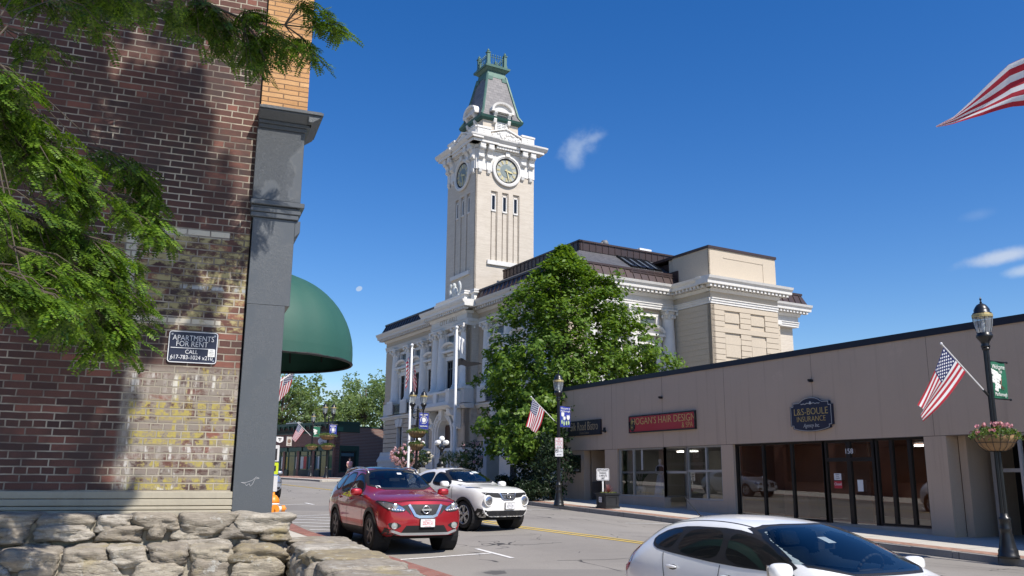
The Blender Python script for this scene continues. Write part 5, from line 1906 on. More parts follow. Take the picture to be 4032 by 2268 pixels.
M_tan_l = pm('tan_lettering', (.50, .37, .22), .5, .08, 9)
M_redb = pm('red_sign_board', (.42, .024, .032), .35, .12, 2, fine=.06)
s1 = fascia('shop_sign', 'dark navy Silk Road Bistro sign with thin tan letters', 32.96, 3.87, 2.62, .64, M_navy, M_navy, .01)
text('Silk Road Bistro', .56, SF(0, .06), M_tan_l, 'lettering', s1, xs=.62, extrude=.004, offset=-.008)
text('Chinese Cuisine', .17, SF(0, -.22), pm('dim_tan_lettering', (.2, .15, .1), .6, .1, 9), 'lettering', s1, xs=.7, extrude=.003)
s2 = fascia('shop_sign', 'long red hair salon sign with gold letters in a black frame', 27.49, 3.845, 4.06, .6, M_redb, M_black, .05)
def slab_text(body, size, M, mat, parent, xs=1., w=.018):
    return text(body, size, M, mat, 'lettering', parent, xs=xs, extrude=.004, offset=-.004)
slab_text('HOGAN\u2019S HAIR DESIGN', .40, SF(.10, .1), M_gold, s2, .94)
slab_text('& SPA', .30, SF(1.62, -.17), M_gold, s2, .85)
g = MB()
g.prism([(-1.84 + .2 * math.cos(t * math.pi / 12), -.02 + .27 * math.sin(t * math.pi / 12)) for t in range(24)], 'y', -.0725, -.07)
g.build('monogram_plate', M_black, s2)
slab_text('H', .26, SF(-1.86, -.13, -.075), M_gold, s2, .9)
slab_text('H', .3, SF(-1.87, .1, -.0765), M_gold, s2, .7)
s3 = thing('shop_sign', 'navy insurance agency sign with arched top, stepped corners and gold letters', 'shop sign', (SX - .002, 19.83, 3.70), R(-90))
def ls_outline(k):
    w_, h_ = .86 * k, .36 * k + .0
    st_ = .1
    pts = []
    r = [(w_, -h_ + .02), (w_, h_ - .06), (w_ - st_, h_ - .06), (w_ - st_, h_ + .045)]
    arc = [(w_ - .34 - .0, h_ + .05)] + [(.42 * math.cos(R(a)), h_ + .03 + .17 * math.sin(R(a))) for a in range(20, 161, 14)] + [(-(w_ - .34), h_ + .05)]
    l = [(-p[0], p[1]) for p in r[::-1]]
    bot = [(-w_ + st_, -h_ + .02), (-w_ + st_, -h_ - .07)] + [(x * w_, -h_ - .07 - .1 * math.cos(x * math.pi / 1.9) ** 1.0) for x in (-.62, -.4, -.2, 0, .2, .4, .62)] + [(w_ - st_, -h_ - .07), (w_ - st_, -h_ + .02)]
    return r + arc + l + bot
g = MB(); g.prism(ls_outline(1.0), 'y', -.08, 0); g.build('board', M_signblue, s3)
o1 = ls_outline(.955); g = MB()
for p, q in zip(o1, o1[1:] + o1[:1]): g.cyl((p[0], -.083, p[1]), (q[0], -.083, q[1]), .0095, n=5)
M_silver = pm('silver_line', (.55, .55, .52), .4, .08, 6, metal=.3)
g.build('border', M_silver, s3)
slab_text('L&S-BOULE', .31, SF(0, .1, -.0835), M_gold, s3, .92)
slab_text('INSURANCE', .245, SF(0, -.135, -.0835), M_gold, s3, .9)
text('Agency Inc.', .18, SF(0, -.34, -.0835), M_silver, 'lettering', s3, xs=.8, extrude=.003, shear=.35)
g = MB()
for sx in (-1, 1):
    pts = [(sx * .04, .36), (sx * .14, .38), (sx * .2, .345), (sx * .28, .365), (sx * .36, .345), (sx * .38, .37)]
    for p, q in zip(pts, pts[1:]): g.cyl((p[0], -.083, p[1]), (q[0], -.083, q[1]), .011, n=5)
g.ball((0, -.08, .38), (.045, .012, .05), 8, 6)
g.build('scroll_ornament', M_silver, s3)

# ---- things in the windows
def skin_body(name, mat, joints, edges, parent=None, sub=2, loc=None):
    """one continuous body grown over a skeleton of (x, y, z, rx[, ry]) joints"""
    me = bpy.data.meshes.new(name)
    me.from_pydata([j[:3] for j in joints], edges, [])
    o = bpy.data.objects.new(name, me)
    COL.objects.link(o)
    m = o.modifiers.new('skin', 'SKIN')
    m.use_smooth_shade = True
    for i, j in enumerate(joints):
        sv = me.skin_vertices[0].data[i]
        sv.radius = (j[3], j[4] if len(j) > 4 else j[3])
        sv.use_root = (i == 0)
    s = o.modifiers.new('sub', 'SUBSURF'); s.levels = sub; s.render_levels = sub
    bpy.context.view_layer.update()
    dg = bpy.context.evaluated_depsgraph_get()
    nm = bpy.data.meshes.new_from_object(o.evaluated_get(dg))
    bpy.data.objects.remove(o)
    nm.materials.clear(); nm.materials.append(mat)
    for p in nm.polygons: p.use_smooth = True
    o = bpy.data.objects.new(name, nm)
    COL.objects.link(o)
    if parent is not None: o.parent = parent
    if loc is not None: o.location = loc
    return o


mq = thing('mannequin', 'white mannequin in a black crop top and pale skirt in the salon window', 'mannequin', (SX + .55, 28.35, .95), R(-70))
M_mann = pm('mannequin_white', (.72, .70, .68), .4, .05, 3)
J = [(0, 0, .78, .12, .10), (0, 0, .98, .10, .085), (0, 0, 1.14, .13, .09), (0, 0, 1.24, .07, .06), (0, -.01, 1.31, .042), (0, -.01, 1.40, .07, .08), (0, -.01, 1.5, .065, .075),
     (-.15, 0, 1.2, .042), (-.21, -.02, 1.0, .034), (-.08, -.13, .9, .026), (.15, 0, 1.2, .042), (.22, 0, 1.0, .034), (.1, -.13, .9, .026), (-.06, 0, .74, .085), (-.07, 0, .42, .055), (-.09, .02, .06, .035), (.06, 0, .74, .085), (.07, 0, .42, .055), (.05, -.02, .06, .035)]
skin_body('body', M_mann, J, [(0, 1), (1, 2), (2, 3), (3, 4), (4, 5), (5, 6), (2, 7), (7, 8), (8, 9), (2, 10), (10, 11), (11, 12), (0, 13), (13, 14), (14, 15), (0, 16), (16, 17), (17, 18)], mq)
g = MB(); g.cs = True; g.lathe([(.125, .94), (.145, 1.04), (.155, 1.13), (.12, 1.2)], (0, 0, 0), 16, cap=False); g.v = [(v[0] * 1.12, v[1] * .82, v[2]) for v in g.v]; g.build('crop_top', M_blackm, mq)
g = MB(); g.cs = True
g.grid(lambda u, v: ((.14 + .14 * (1 - v) + .02 * math.sin(u * 2 * math.pi * 9) * (1 - v)) * math.cos(2 * math.pi * u), (.11 + .12 * (1 - v)) * math.sin(2 * math.pi * u), .04 + .8 * v), 54, 8)
g.build('skirt', pm('striped_skirt', (.55, .55, .57), .8, .3, 14), mq)
g = MB(); g.lathe([(.2, 0), (.2, .02), (.03, .03), (.02, .06)], (0, 0, 0), 16); g.build('stand', M_steel, mq)
g = MB(); g.cs = True; g.lathe([(.0, 0), (.14, 0), (.2, .12), (.21, .3), (.17, .4), (.15, .4), (.15, .36), (0, .36)], (0, 0, 0), 20, cap=False)
o = g.build('plant_pot', pm('pale_pot', (.5, .48, .44), .6, .1, 4)); o.location = (SX + .6, 29.75, .95); tag(o, 'pale plant pot standing in the left end of the salon window', 'pot')
g = MB()
for k in range(16):
    a = k * 2.4; l = .5 + .35 * random.random()
    p = [Vector((.05 * math.cos(a), .05 * math.sin(a), .36 + .3 * t + .5 * l * t)) + Vector((math.cos(a), math.sin(a), 0)) * (.32 * t * t) for t in (0, .33, .66, 1)]
    for u, v in zip(p, p[1:]): g.cyl(u, v, .018, .008, 5)
o = g.build('plant_leaves', leaf_mat('indoor_leaf', (.05, .10, .05), (.10, .16, .08)), None); o.parent = [x for x in bpy.data.objects if x.name == 'plant_pot'][0]
o.name = 'leaves'
notice('framed_card', 'pale yellow card leaning at the foot of the mannequin', 27.85, 1.11, .24, .3, pm('yellow_card', (.6, .58, .38), .7, .1, 5), ('SALE',), M_ink, .06, SX + .3)

# ---- planter with restaurant parking sign
pl = thing('planter_box', 'black square planter with inset panels on the pavement by the restaurant door', 'planter', (20.0, 28.45, pave_far(20, 28.45)))
g = MB(); g.box(-.3, .3, -.3, .3, 0, .52); g.box(-.34, .34, -.34, .34, 0, .07); g.box(-.36, .36, -.36, .36, .52, .58); g.box(-.34, .34, -.34, .34, .5, .52)
for a in range(4):
    g.T = Matrix.Rotation(a * math.pi / 2, 4, 'Z')
    for (x0, x1, z0, z1) in ((-.3, -.2, .08, .5), (.2, .3, .08, .5), (-.2, .2, .08, .14), (-.2, .2, .43, .5)): g.box(x0, x1, -.32, -.3, z0, z1)
g.T = None
g.build('box', pm('black_plastic_planter', (.022, .024, .028), .42, .15, 4), pl)
g = MB(); g.box(-.29, .29, -.29, .29, .48, .54); g.build('soil', pm('potting_soil', (.04, .03, .022), .95, .3, 9), pl)
pn = thing('dracaena', 'spiky red-pink dracaena with pale ground cover in the black planter', 'plant', (20.05, 28.45, pave_far(20, 28.45) + .54))
g = MB()
rnd = random.Random(4)
for k in range(22):
    a = k * 2.399; el = R(rnd.uniform(25, 80)); l = rnd.uniform(.34, .55)
    d0 = Vector((math.cos(a) * math.cos(el), math.sin(a) * math.cos(el), math.sin(el))); s = Vector((-math.sin(a), math.cos(a), 0))
    P = [d0 * (l * t) - Vector((0, 0, .22 * l * t * t)) for t in (0, .35, .7, 1)]
    W_ = (.012, .019, .014, .001)
    g.add([p + s * w_ for p, w_ in zip(P, W_)] + [p - s * w_ for p, w_ in zip(P, W_)], [(0, 1, 5, 4), (1, 2, 6, 5), (2, 3, 7, 6)])
g.build('leaves', leaf_mat('dracaena_leaf', (.20, .055, .06), (.30, .10, .09), .2), pn, recalc=False)
g = MB()
for k in range(420):
    a, r_ = rnd.uniform(0, 6.283), .30 * math.sqrt(rnd.random())
    c = Vector((r_ * math.cos(a) * 1.1, r_ * math.sin(a) * 1.1, rnd.uniform(0, .07)))
    n = Vector((rnd.uniform(-1, 1), rnd.uniform(-1, 1), rnd.uniform(.2, 1))).normalized(); s = n.orthogonal().normalized() * .022; t_ = n.cross(s)
    g.quad(c + s, c + t_, c - s, c - t_)
g.build('ground_cover', leaf_mat('lime_leaf', (.22, .26, .07), (.34, .36, .13), .3), pn, recalc=False)
ps = thing('parking_sign', 'white RESTAURANT PARKING sign on a short white post in the planter', 'sign', (19.86, 28.55, pave_far(20, 28.45) + .5), R(-28))
g = MB(); g.box(-.03, .03, .0, .025, 0, .75); g.build('post', M_white, ps)
plate(.5, .46, .05, .012, M_sgw, 'board', ps, -.016, Matrix.Translation((0, 0, .78)))
ring_plate(.47, .43, .045, .012, .002, M_ink, 'border', ps, -.018, Matrix.Translation((0, 0, .78)))
for i, tx in enumerate(('RESTAURANT', 'PARKING', '15 MINUTE', 'LIMIT')):
    text(tx, .105, frame((0, -.0175, .93 - .1 * i), (1, 0, 0), (0, 0, 1)), M_ink, 'lettering', ps, xs=.62, extrude=.001, offset=.002)
ns = thing('small_sign', 'small white notice fixed low on the street side of the planter', 'sign', (19.67, 28.45, pave_far(20, 28.45) + .33), R(-90))
plate(.2, .2, .02, .008, M_sgw, 'board', ns, -.018)
for i, tx in enumerate(('RESERVED', 'FOR', 'PATRONS')):
    text(tx, .045, frame((0, -.019, .05 - .05 * i), (1, 0, 0), (0, 0, 1)), M_ink, 'lettering', ns, xs=.75, extrude=.001)
# ================================================================ street lamps, flags, banners, flower baskets
M_cast = pm('cast_iron_black', (.011, .012, .013), .34, .25, 7, spec=.55, fine=.1, bump=.1, bscale=30)
def mat_lampglass():
    m = glass('lamp_glass', (.82, .86, .86))
    nt = m.node_tree
    out = nt.nodes['Material Output']; old = out.inputs['Surface'].links[0].from_socket
    d = nt.nodes.new('ShaderNodeBsdfTranslucent'); d.inputs[0].default_value = (.85, .87, .87, 1)
    e = nt.nodes.new('ShaderNodeBsdfDiffuse'); e.inputs[0].default_value = (.8, .82, .82, 1)
    a = nt.nodes.new('ShaderNodeAddShader'); mx = nt.nodes.new('ShaderNodeMixShader'); mx.inputs[0].default_value = .3
    mx2 = nt.nodes.new('ShaderNodeMixShader'); nt.links.new(d.outputs[0], mx2.inputs[1]); nt.links.new(e.outputs[0], mx2.inputs[2])
    nt.links.new(old, mx.inputs[1]); nt.links.new(mx2.outputs[0], mx.inputs[2]); nt.links.new(mx.outputs[0], out.inputs['Surface'])
    return m


M_lampglass = mat_lampglass()
M_lgold = pm('lamp_gilt_band', (.50, .40, .18), .4, .2, 12, metal=.4)
M_bulb = pm('bulb_white', (.8, .8, .78), .3, .03, 3)
M_banner_g = pm('green_banner_cloth', (.01, .12, .065), .7, .08, 3)
M_banner_b = pm('blue_banner_cloth', (.018, .035, .28), .7, .08, 3)


def lamp_head(parent, z, x=0., y=0., s=1.):
    h = MB(); h.cs = True
    P = lambda pr: [(r * s, z + k * s) for r, k in pr]
    h.lathe(P([(.09, -.34), (.1, -.3), (.08, -.26), (.1, -.2), (.17, -.1), (.18, -.05), (.15, -.03), (.16, .0)]), (x, y, 0), 18)
    h.lathe(P([(.205, .44), (.2, .47), (.17, .49), (.17, .55), (.13, .62), (.10, .66), (.05, .69), (.03, .70)]), (x, y, 0), 18)
    h.lathe(P([(.02, .70), (.03, .73), (.012, .75), (.028, .79), (.0, .86)]), (x, y, 0), 10)
    h.cs = False
    for k in range(8):
        a = k * math.pi / 4
        pts = [(.15, .0), (.18, .1), (.208, .25), (.215, .4)]
        for p, q in zip(pts, pts[1:]):
            h.cyl((x + p[0] * s * math.cos(a), y + p[0] * s * math.sin(a), z + p[1] * s), (x + q[0] * s * math.cos(a), y + q[0] * s * math.sin(a), z + q[1] * s), .006 * s, n=5)
    o = h.build('lamp_head', M_cast, parent)
    b = MB(); b.lathe(P([(.216, .36), (.222, .37), (.222, .43), (.216, .44)]), (x, y, 0), 24, cap=False); b.build('gilt_band', M_lgold, o)
    g = MB(); g.cs = True; g.lathe(P([(.148, .0), (.175, .1), (.2, .25), (.21, .38)]), (x, y, 0), 24, cap=False); g.build('globe', M_lampglass, o, recalc=False)
    b = MB(); b.cs = True; b.lathe(P([(.02, 0), (.035, .06), (.05, .12), (.04, .2), (.03, .3), (0, .32)]), (x, y, 0), 12); b.build('bulb', M_bulb, o)
    return o


def lamp_post(label, loc, double=False, group='street lamps along the pavements', H=5.0):
    L = thing('street_lamp', label, 'street lamp', loc, 0, group)
    p = MB(); p.cs = True
    p.lathe([(.22, 0), (.22, .06), (.2, .08), (.2, .16), (.18, .2), (.17, .24), (.15, .34), (.125, .5), (.115, .58), (.125, .6), (.125, .64), (.115, .66), (.115, .8), (.125, .82), (.12, .86), (.085, .88), (.082, .95)], (0, 0, 0), 20)
    p.build('base', M_cast, L)
    p = MB(); p.cs = False
    n = 16
    prof = []
    for k in range(2):
        z, r = ((.95, .08), (H - .34, .062))[k]
        prof.append((z, r))
    v = []
    for z, r in prof:
        for i in range(n * 2):
            a = math.pi * i / n
            rr = r * (1 if i % 2 == 0 else .88)
            v.append((rr * math.cos(a), rr * math.sin(a), z))
    m_ = n * 2
    p.add(v, [(i, (i + 1) % m_, m_ + (i + 1) % m_, m_ + i) for i in range(m_)])
    p.lathe([(.07, H - .4), (.09, H - .36), (.07, H - .32)], (0, 0, 0), 14)
    p.build('post', M_cast, L)
    if not double: lamp_head(L, H)
    else:
        a = MB()
        for sx in (-1, 1):
            pts = [Vector((0, 0, H - .75)), Vector((sx * .16, 0, H - .85)), Vector((sx * .3, 0, H - .78)), Vector((sx * .34, 0, H - .5)), Vector((sx * .34, 0, H - .3))]
            a.tube(pts, [.03, .03, .035, .04, .06], 8)
            a.tube([Vector((0, 0, H - .3)), Vector((sx * .2, 0, H - .32)), Vector((sx * .3, 0, H - .5))], .018, 6)
        a.lathe([(.07, H - .4), (.05, H - .2), (.02, H - .1)], (0, 0, 0), 10)
        a.build('bracket_arms', M_cast, L)
        for sx in (-1, 1): lamp_head(L, H + .02, sx * .34, 0)
    return L


def mat_flag():
    m, nt, b = new_mat('flag_cloth')
    t = NT(nt)
    uv = nt.nodes.new('ShaderNodeUVMap'); uv.uv_map = 'UVMap'
    s = t.sep(uv.outputs[0])
    st = t.math('MODULO', t.math('FLOOR', t.math('MULTIPLY', s[1], 12.999)), 2)
    c = t.mix(st, (.43, .018, .035), (.74, .73, .72))
    canton = t.math('MULTIPLY', t.math('LESS_THAN', s[0], .4), t.math('GREATER_THAN', s[1], 6 / 13))
    c = t.mix(canton, c, (.012, .02, .10))
    # fifty stars: a staggered grid of 11 by 9
    cu, cv = t.math('MULTIPLY', t.math('DIVIDE', s[0], .4), 12), t.math('MULTIPLY', t.math('DIVIDE', t.math('SUBTRACT', s[1], 6 / 13), 7 / 13), 10)
    ru, rv = t.math('ROUND', cu), t.math('ROUND', cv)
    par = t.math('SUBTRACT', 1, t.math('MODULO', t.math('ADD', ru, rv), 2))
    du, dv = t.math('SUBTRACT', cu, ru), t.math('SUBTRACT', cv, rv)
    d = t.math('SQRT', t.math('ADD', t.math('POWER', t.math('MULTIPLY', du, 1.0), 2), t.math('POWER', t.math('MULTIPLY', dv, .9), 2)))
    inr = t.math('MULTIPLY', t.math('MULTIPLY', t.math('GREATER_THAN', ru, .5), t.math('LESS_THAN', ru, 11.5)), t.math('MULTIPLY', t.math('GREATER_THAN', rv, .5), t.math('LESS_THAN', rv, 9.5)))
    star = t.math('MULTIPLY', t.math('MULTIPLY', t.math('LESS_THAN', d, .42), par), t.math('MULTIPLY', inr, canton))
    c = t.mix(star, c, (.72, .72, .74))
    t.set(b.inputs['Base Color'], c)
    b.inputs['Roughness'].default_value = .75
    tl = nt.nodes.new('ShaderNodeBsdfTranslucent'); t.l.new(c, tl.inputs[0])
    mx = nt.nodes.new('ShaderNodeMixShader'); mx.inputs[0].default_value = .3
    t.l.new(b.outputs[0], mx.inputs[1]); t.l.new(tl.outputs[0], mx.inputs[2]); t.l.new(mx.outputs[0], nt.nodes['Material Output'].inputs['Surface'])
    return m


M_flag = mat_flag()


def cloth(name, mat, fn, nu, nv, parent=None):
    """grid of cloth with uv; fn(u, v): u from hoist to fly, v from bottom to top"""
    b = MB(); b.cs = True
    b.grid(fn, nu, nv)
    o = b.build(name, mat, parent, recalc=False)
    uvl = o.data.uv_layers.new(name='UVMap')
    for p in o.data.polygons:
        for li in p.loop_indices:
            vi = o.data.loops[li].vertex_index
            uvl.data[li].uv = ((vi % (nu + 1)) / nu, (vi // (nu + 1)) / nv)
    return o


def pole_flag(label, base, tip, h0, h1, f0, f1, group=None, amp=.05, seed=0, swag=.12):
    """a flag on a slanting pole; h0/h1 hoist bottom/top, f0/f1 fly bottom/top (world points)"""
    base, tip, h0, h1, f0, f1 = [Vector(p) for p in (base, tip, h0, h1, f0, f1)]
    F = thing('flag', label, 'flag', base, 0, group)
    p = MB(); p.cyl((0, 0, 0), tip - base, .016, n=8); p.ball(tip - base, .03, 8, 6)
    p.build('flagpole', M_white, F)
    p = MB(); p.cyl(-(tip - base).normalized() * .1, (tip - base).normalized() * .14, .028, n=8); p.build('socket', M_blackm, F)
    nrm = (h1 - h0).cross(f1 - h1).normalized()
    rnd = random.Random(seed)
    ph = rnd.uniform(0, 6)
    def fn(u, v):
        a = h0.lerp(h1, v); b = f0.lerp(f1, v)
        q = a.lerp(b, u)
        k = u * (1 - .25 * u)
        q = q + nrm * (amp * k * (math.sin(5.2 * v + 2.6 * u + ph) + .45 * math.sin(11 * v - 3 * u + ph * 2)))
        q.z -= swag * math.sin(math.pi * u) * (.4 + .6 * (1 - v))
        return q - base
    cloth('cloth', M_flag, fn, 40, 26, F)
    return F


def banner(label, loc, w, h, dirx, mat, group=None):
    """street banner between two arms, hanging from the post in direction dirx (plan), face towards -y"""
    B = thing('banner', label, 'banner', loc, math.atan2(dirx[1], dirx[0]), group)
    cloth('cloth', mat, lambda u, v: (.03 + w * u, -.02 * math.sin(math.pi * v) - .012 * math.sin(6 * u), h * (v - .5)), 10, 14, B)
    a = MB()
    for s in (-1, 1): a.cyl((-.06, 0, s * h / 2), (w + .12, 0, s * h / 2), .016, n=8); a.ball((w + .12, 0, s * h / 2), .03, 8, 6)
    a.build('arms', M_cast, B)
    return B


BF = lambda x, z, y=-.028: frame((x, y, z), (1, 0, 0), (0, 0, 1))
M_cream_l = pm('cream_print', (.72, .72, .68), .7, .04, 3)
M_pinkl = pm('branch_print', (.38, .12, .09), .7, .06, 3)
M_limel = pm('leaf_print', (.45, .6, .3), .7, .06, 3)


def blossom(g, cx, cz, r, y=-.03):
    for k in range(4):
        a = k * math.pi / 2 + .5
        g.ball((cx + r * .62 * math.cos(a), y, cz + r * .62 * math.sin(a)), (r * .55, .006, r * .55), 8, 6)
def dogwood_art(B, w, h):
    g = MB()
    for cx, cz, r in ((.05, .18, .07), (.17, .13, .085), (.28, .07, .085), (.10, .0, .085), (.2, -.07, .08), (.16, -.2, .07), (.26, -.14, .06)): blossom(g, cx, cz, r)
    g.build('flower_print', M_cream_l, B)
    g = MB()
    for p, q in (((.2, -.04), (.46, -.2)), ((.33, -.1), (.36, .04)), ((.34, -.12), (.38, -.22))): g.cyl((p[0], -.03, p[1]), (q[0], -.03, q[1]), .009, n=4)
    g.build('branch_print', M_pinkl, B)


def basket(label, loc, r=.42, seed=1, group='hanging flower baskets on the lamp posts', pink=26, s=1., kind=0):
    B = thing('flower_basket', label, 'flower basket', loc, 0, group)
    rnd = random.Random(seed)
    g = MB(); g.cs = True
    g.lathe([(0, -.3), (r * .45, -.29), (r * .75, -.2), (r * .95, -.05), (r, .03), (r * .96, .05)], (0, 0, 0), 24, cap=False)
    g.build('liner', M_coir, B)
    g = MB()
    for k in range(16):
        a = k * math.pi / 8
        pts = [Vector((q * r * 1.02 * math.cos(a), q * r * 1.02 * math.sin(a), z)) for q, z in ((.2, -.31), (.48, -.3), (.77, -.2), (.97, -.05), (1.0, .05))]
        g.tube(pts, .006, 4)
    for q, z in ((1.02, .05), (.9, -.12)):
        for k in range(20): g.cyl((q * r * math.cos(k * .314), q * r * math.sin(k * .314), z), (q * r * math.cos(k * .314 + .314), q * r * math.sin(k * .314 + .314), z), .007, n=4)
    g.build('wire_frame', M_cast, B)
    g = MB()
    for k in range(1100):
        a, q = rnd.uniform(0, 6.283), rnd.random() ** .55
        c = Vector((q * r * 1.22 * math.cos(a), q * r * 1.22 * math.sin(a), .04 + .2 * (1 - q * q) * rnd.random() + .06 * rnd.random() - (.12 * rnd.random() if q > .85 else 0)))
        n = Vector((rnd.uniform(-1, 1), rnd.uniform(-1, 1), rnd.uniform(.1, 1.2))).normalized()
        s_ = n.orthogonal().normalized(); s_ = (Matrix.Rotation(rnd.uniform(0, 6.28), 3, n) @ s_) * rnd.uniform(.018, .034); t_ = n.cross(s_) * .8
        g.quad(c + s_, c + t_, c - s_, c - t_)
    g.build('foliage', M_bleaf, B, recalc=False)
    if pink:
        g = MB()
        for k in range(pink):
            a, q = rnd.uniform(0, 6.283), .25 + .95 * rnd.random()
            c = Vector((q * r * 1.1 * math.cos(a), q * r * 1.1 * math.sin(a), .14 + .16 * (1 - q * .6) + .05 * rnd.random() - (.1 if q > 1 else 0)))
            for j in range(9):
                d = Vector((rnd.gauss(0, 1), rnd.gauss(0, 1), rnd.gauss(0, .7))).normalized() * .045
                n = d.normalized(); s_ = n.orthogonal().normalized() * .026; t_ = n.cross(s_)
                g.quad(c + d + s_, c + d + t_, c + d - s_, c + d - t_)
        g.build('blossoms', M_pink, B, recalc=False)
    return B


M_coir = pm('coir_liner', (.32, .20, .10), .95, .3, 16, bump=.8, bscale=60)
M_bleaf = leaf_mat('basket_leaf', (.07, .15, .035), (.19, .25, .07), .35)
M_pink = leaf_mat('pink_petal', (.62, .22, .30), (.75, .42, .46), .3)

# right-hand lamp
LZ = pave_far(19.05, 12)
lamp_post('black fluted street lamp with flag, green banner and pink flower basket, nearest the frame edge', (19.05, 11.97, LZ), H=4.98)
pole_flag('American flag on a slanting white pole above the white hatchback', (18.95, 12.0, 3.6), (17.49, 12.0, 4.63), (18.26, 12.0, 4.05), (17.56, 12.0, 4.55), (16.84, 12.12, 2.9), (16.36, 11.9, 3.22), 'flags on lamp posts', .07, 3, .05)
b_ = banner('green Welcome To banner with white dogwood flowers on the black lamp post', (19.1, 11.97, 3.93), .56, .86, (1, 0), M_banner_g, 'banners on lamp posts')
text('Welcome', .15, BF(.29, .3), M_cream_l, 'lettering', b_, xs=.8, extrude=.002, shear=.2)
text('To', .13, BF(.34, .2), M_cream_l, 'lettering', b_, extrude=.002, shear=.2)
text('Marlborough', .12, BF(.30, -.33), M_cream_l, 'lettering', b_, xs=.72, extrude=.002)
dogwood_art(b_, .56, .86)
basket('coir basket of pink geraniums round the lamp post at the frame edge', (19.05, 11.97, 2.62), .44, 5, pink=30)
# lamp in front of the restaurant
LZ = pave_far(18.95, 30.35)
lamp_post('black fluted street lamp with blue tulip banner in front of the restaurant', (18.95, 30.35, LZ - .01), H=5.17 - LZ)
pole_flag('American flag on a slanting pole in front of the big leafy tree', (18.87, 30.37, 3.85), (17.66, 30.37, 4.86), (18.3, 30.37, 4.32), (17.72, 30.37, 4.8), (18.0, 30.5, 3.42), (17.35, 30.25, 3.66), 'flags on lamp posts', .07, 8, .1)
b_ = banner('blue Welcome to Marlborough banner with white tulips on the lamp post', (18.98, 30.35, 4.12), .5, .86, (1, 0), M_banner_b, 'banners on lamp posts')
text('Welcome to', .12, BF(.29, .33), M_cream_l, 'lettering', b_, xs=.75, extrude=.002, shear=.2)
text('Marlborough', .12, BF(.29, .22), M_cream_l, 'lettering', b_, xs=.72, extrude=.002)
g = MB()
for cx, cz, k in ((.16, .08, .09), (.24, -.07, .07), (.42, -.04, .095)):
    g.ball((cx, -.03, cz), (k * .8, .006, k), 10, 8)
    for sx in (-1, 0, 1): g.prism([(cx + sx * k * .5 - k * .3, cz + k * .3), (cx + sx * k * .5 + k * .3, cz + k * .3), (cx + sx * k * .62, cz + k * 1.35)], 'y', -.033, -.028)
g.build('tulip_print', M_cream_l, b_)
g = MB()
for cx, cz, x1 in ((.16, 0, .2), (.24, -.12, .22), (.42, -.12, .36)): g.cyl((cx, -.03, cz), (x1, -.03, -.36), .007, n=4)
for cx, cz in ((.22, -.28), (.33, -.26), (.12, -.22), (.45, -.25)): g.ball((cx, -.03, cz), (.03, .005, .09), 8, 6)
g.build('leaf_print', M_limel, b_)
# parking signs on that post
np_ = thing('parking_sign', 'white NO PARKING sign with red letters strapped to the lamp post', 'sign', (18.9, 30.24, 3.04), R(-30))
plate(.32, .42, .03, .006, M_sgw, 'board', np_, -.09)
M_sgr = pm('sign_red', (.55, .03, .05), .5, .05, 3)
ring_plate(.305, .405, .028, .008, .001, M_sgr, 'border', np_, -.0915)
for i, (tx, sz) in enumerate((('NO', .085), ('PARKING', .075), ('2:00 AM', .06), ('TO 6:00 AM', .06))): text(tx, sz, frame((0, -.0905, .145 - .075 * i), (1, 0, 0), (0, 0, 1)), M_sgr, 'lettering', np_, xs=.75, extrude=.001, offset=.001)
def arrow(par, z, w, mat, y=-.0912):
    g = MB(); g.box(-w, w, y, y + .002, z - .008, z + .008)
    for s in (-1, 1): g.prism([(s * w, z - .022), (s * w, z + .022), (s * (w + .04), z)], 'y', y, y + .002)
    g.build('arrow', mat, par)
arrow(np_, -.165, .05, M_ink)
n2 = thing('parking_sign', 'white two hour parking sign below the no parking sign', 'sign', (18.9, 30.24, 2.66), R(-30))
plate(.32, .32, .03, .006, M_sgw, 'board', n2, -.09)
g = MB(); g.box(-.145, -.03, -.0915, -.09, .0, .145); g.build('number_field', M_ink, n2)
text('2', .17, frame((-.09, -.092, .075), (1, 0, 0), (0, 0, 1)), M_sgw, 'lettering', n2, extrude=.001, offset=.003)
for i, tx in enumerate(('HR', 'PARKING')): text(tx, .045, frame((.065, -.0905, .1 - .055 * i), (1, 0, 0), (0, 0, 1)), M_ink, 'lettering', n2, xs=.7, extrude=.001)
arrow(n2, -.09, .06, M_ink)

# the nearer flag that blows in from the right, above the street
tf = thing('flag', 'large American flag streaming in from the right against the blue sky', 'flag', (15.6, 6.9, 3.2), 0)
g = MB(); g.cyl((0, 0, 0), (-.75, -.6, 5.1), .022, n=8); g.ball((-.75, -.6, 5.12), .04); g.build('flagpole', M_white, tf)
def big_flag(u, v):
    # from the hoist (outside the picture) to a twisted tail
    c = [Vector((14.85, 6.35, 8.22)), Vector((14.32, 7.25, 8.32)), Vector((13.98, 7.83, 8.22)), Vector((13.74, 8.22, 8.0)), Vector((13.50, 8.60, 7.80)), Vector((13.34, 8.84, 7.725))]
    h = [.5, .46, .36, .235, .075, .012]
    t = u * 5; i = min(4, int(t)); k = t - i
    k2 = k * k * (3 - 2 * k) * .35 + k * .65
    p = c[i].lerp(c[i + 1], k2); w_ = h[i] + (h[i + 1] - h[i]) * k2
    tw = -.15 + 1.0 * max(0, u - .55)
    up = Vector((.25 * math.sin(tw), .2 * math.sin(tw), math.cos(tw)))
    q = p + up * (w_ * (v * 2 - 1))
    q += Vector((.82, .57, 0)) * (.11 * u ** .5 * (1 - u) * math.sin(9 * v + 7 * u)) + Vector((0, 0, .05 * math.sin(5 * v - 8 * u) * (1 - u)))
    return q - Vector((15.6, 6.9, 3.2))
big = cloth('cloth', M_flag, big_flag, 60, 40, tf)
for l_ in big.data.uv_layers[0].data: l_.uv = (.45 + .55 * l_.uv[0], .0 + .62 * l_.uv[1])
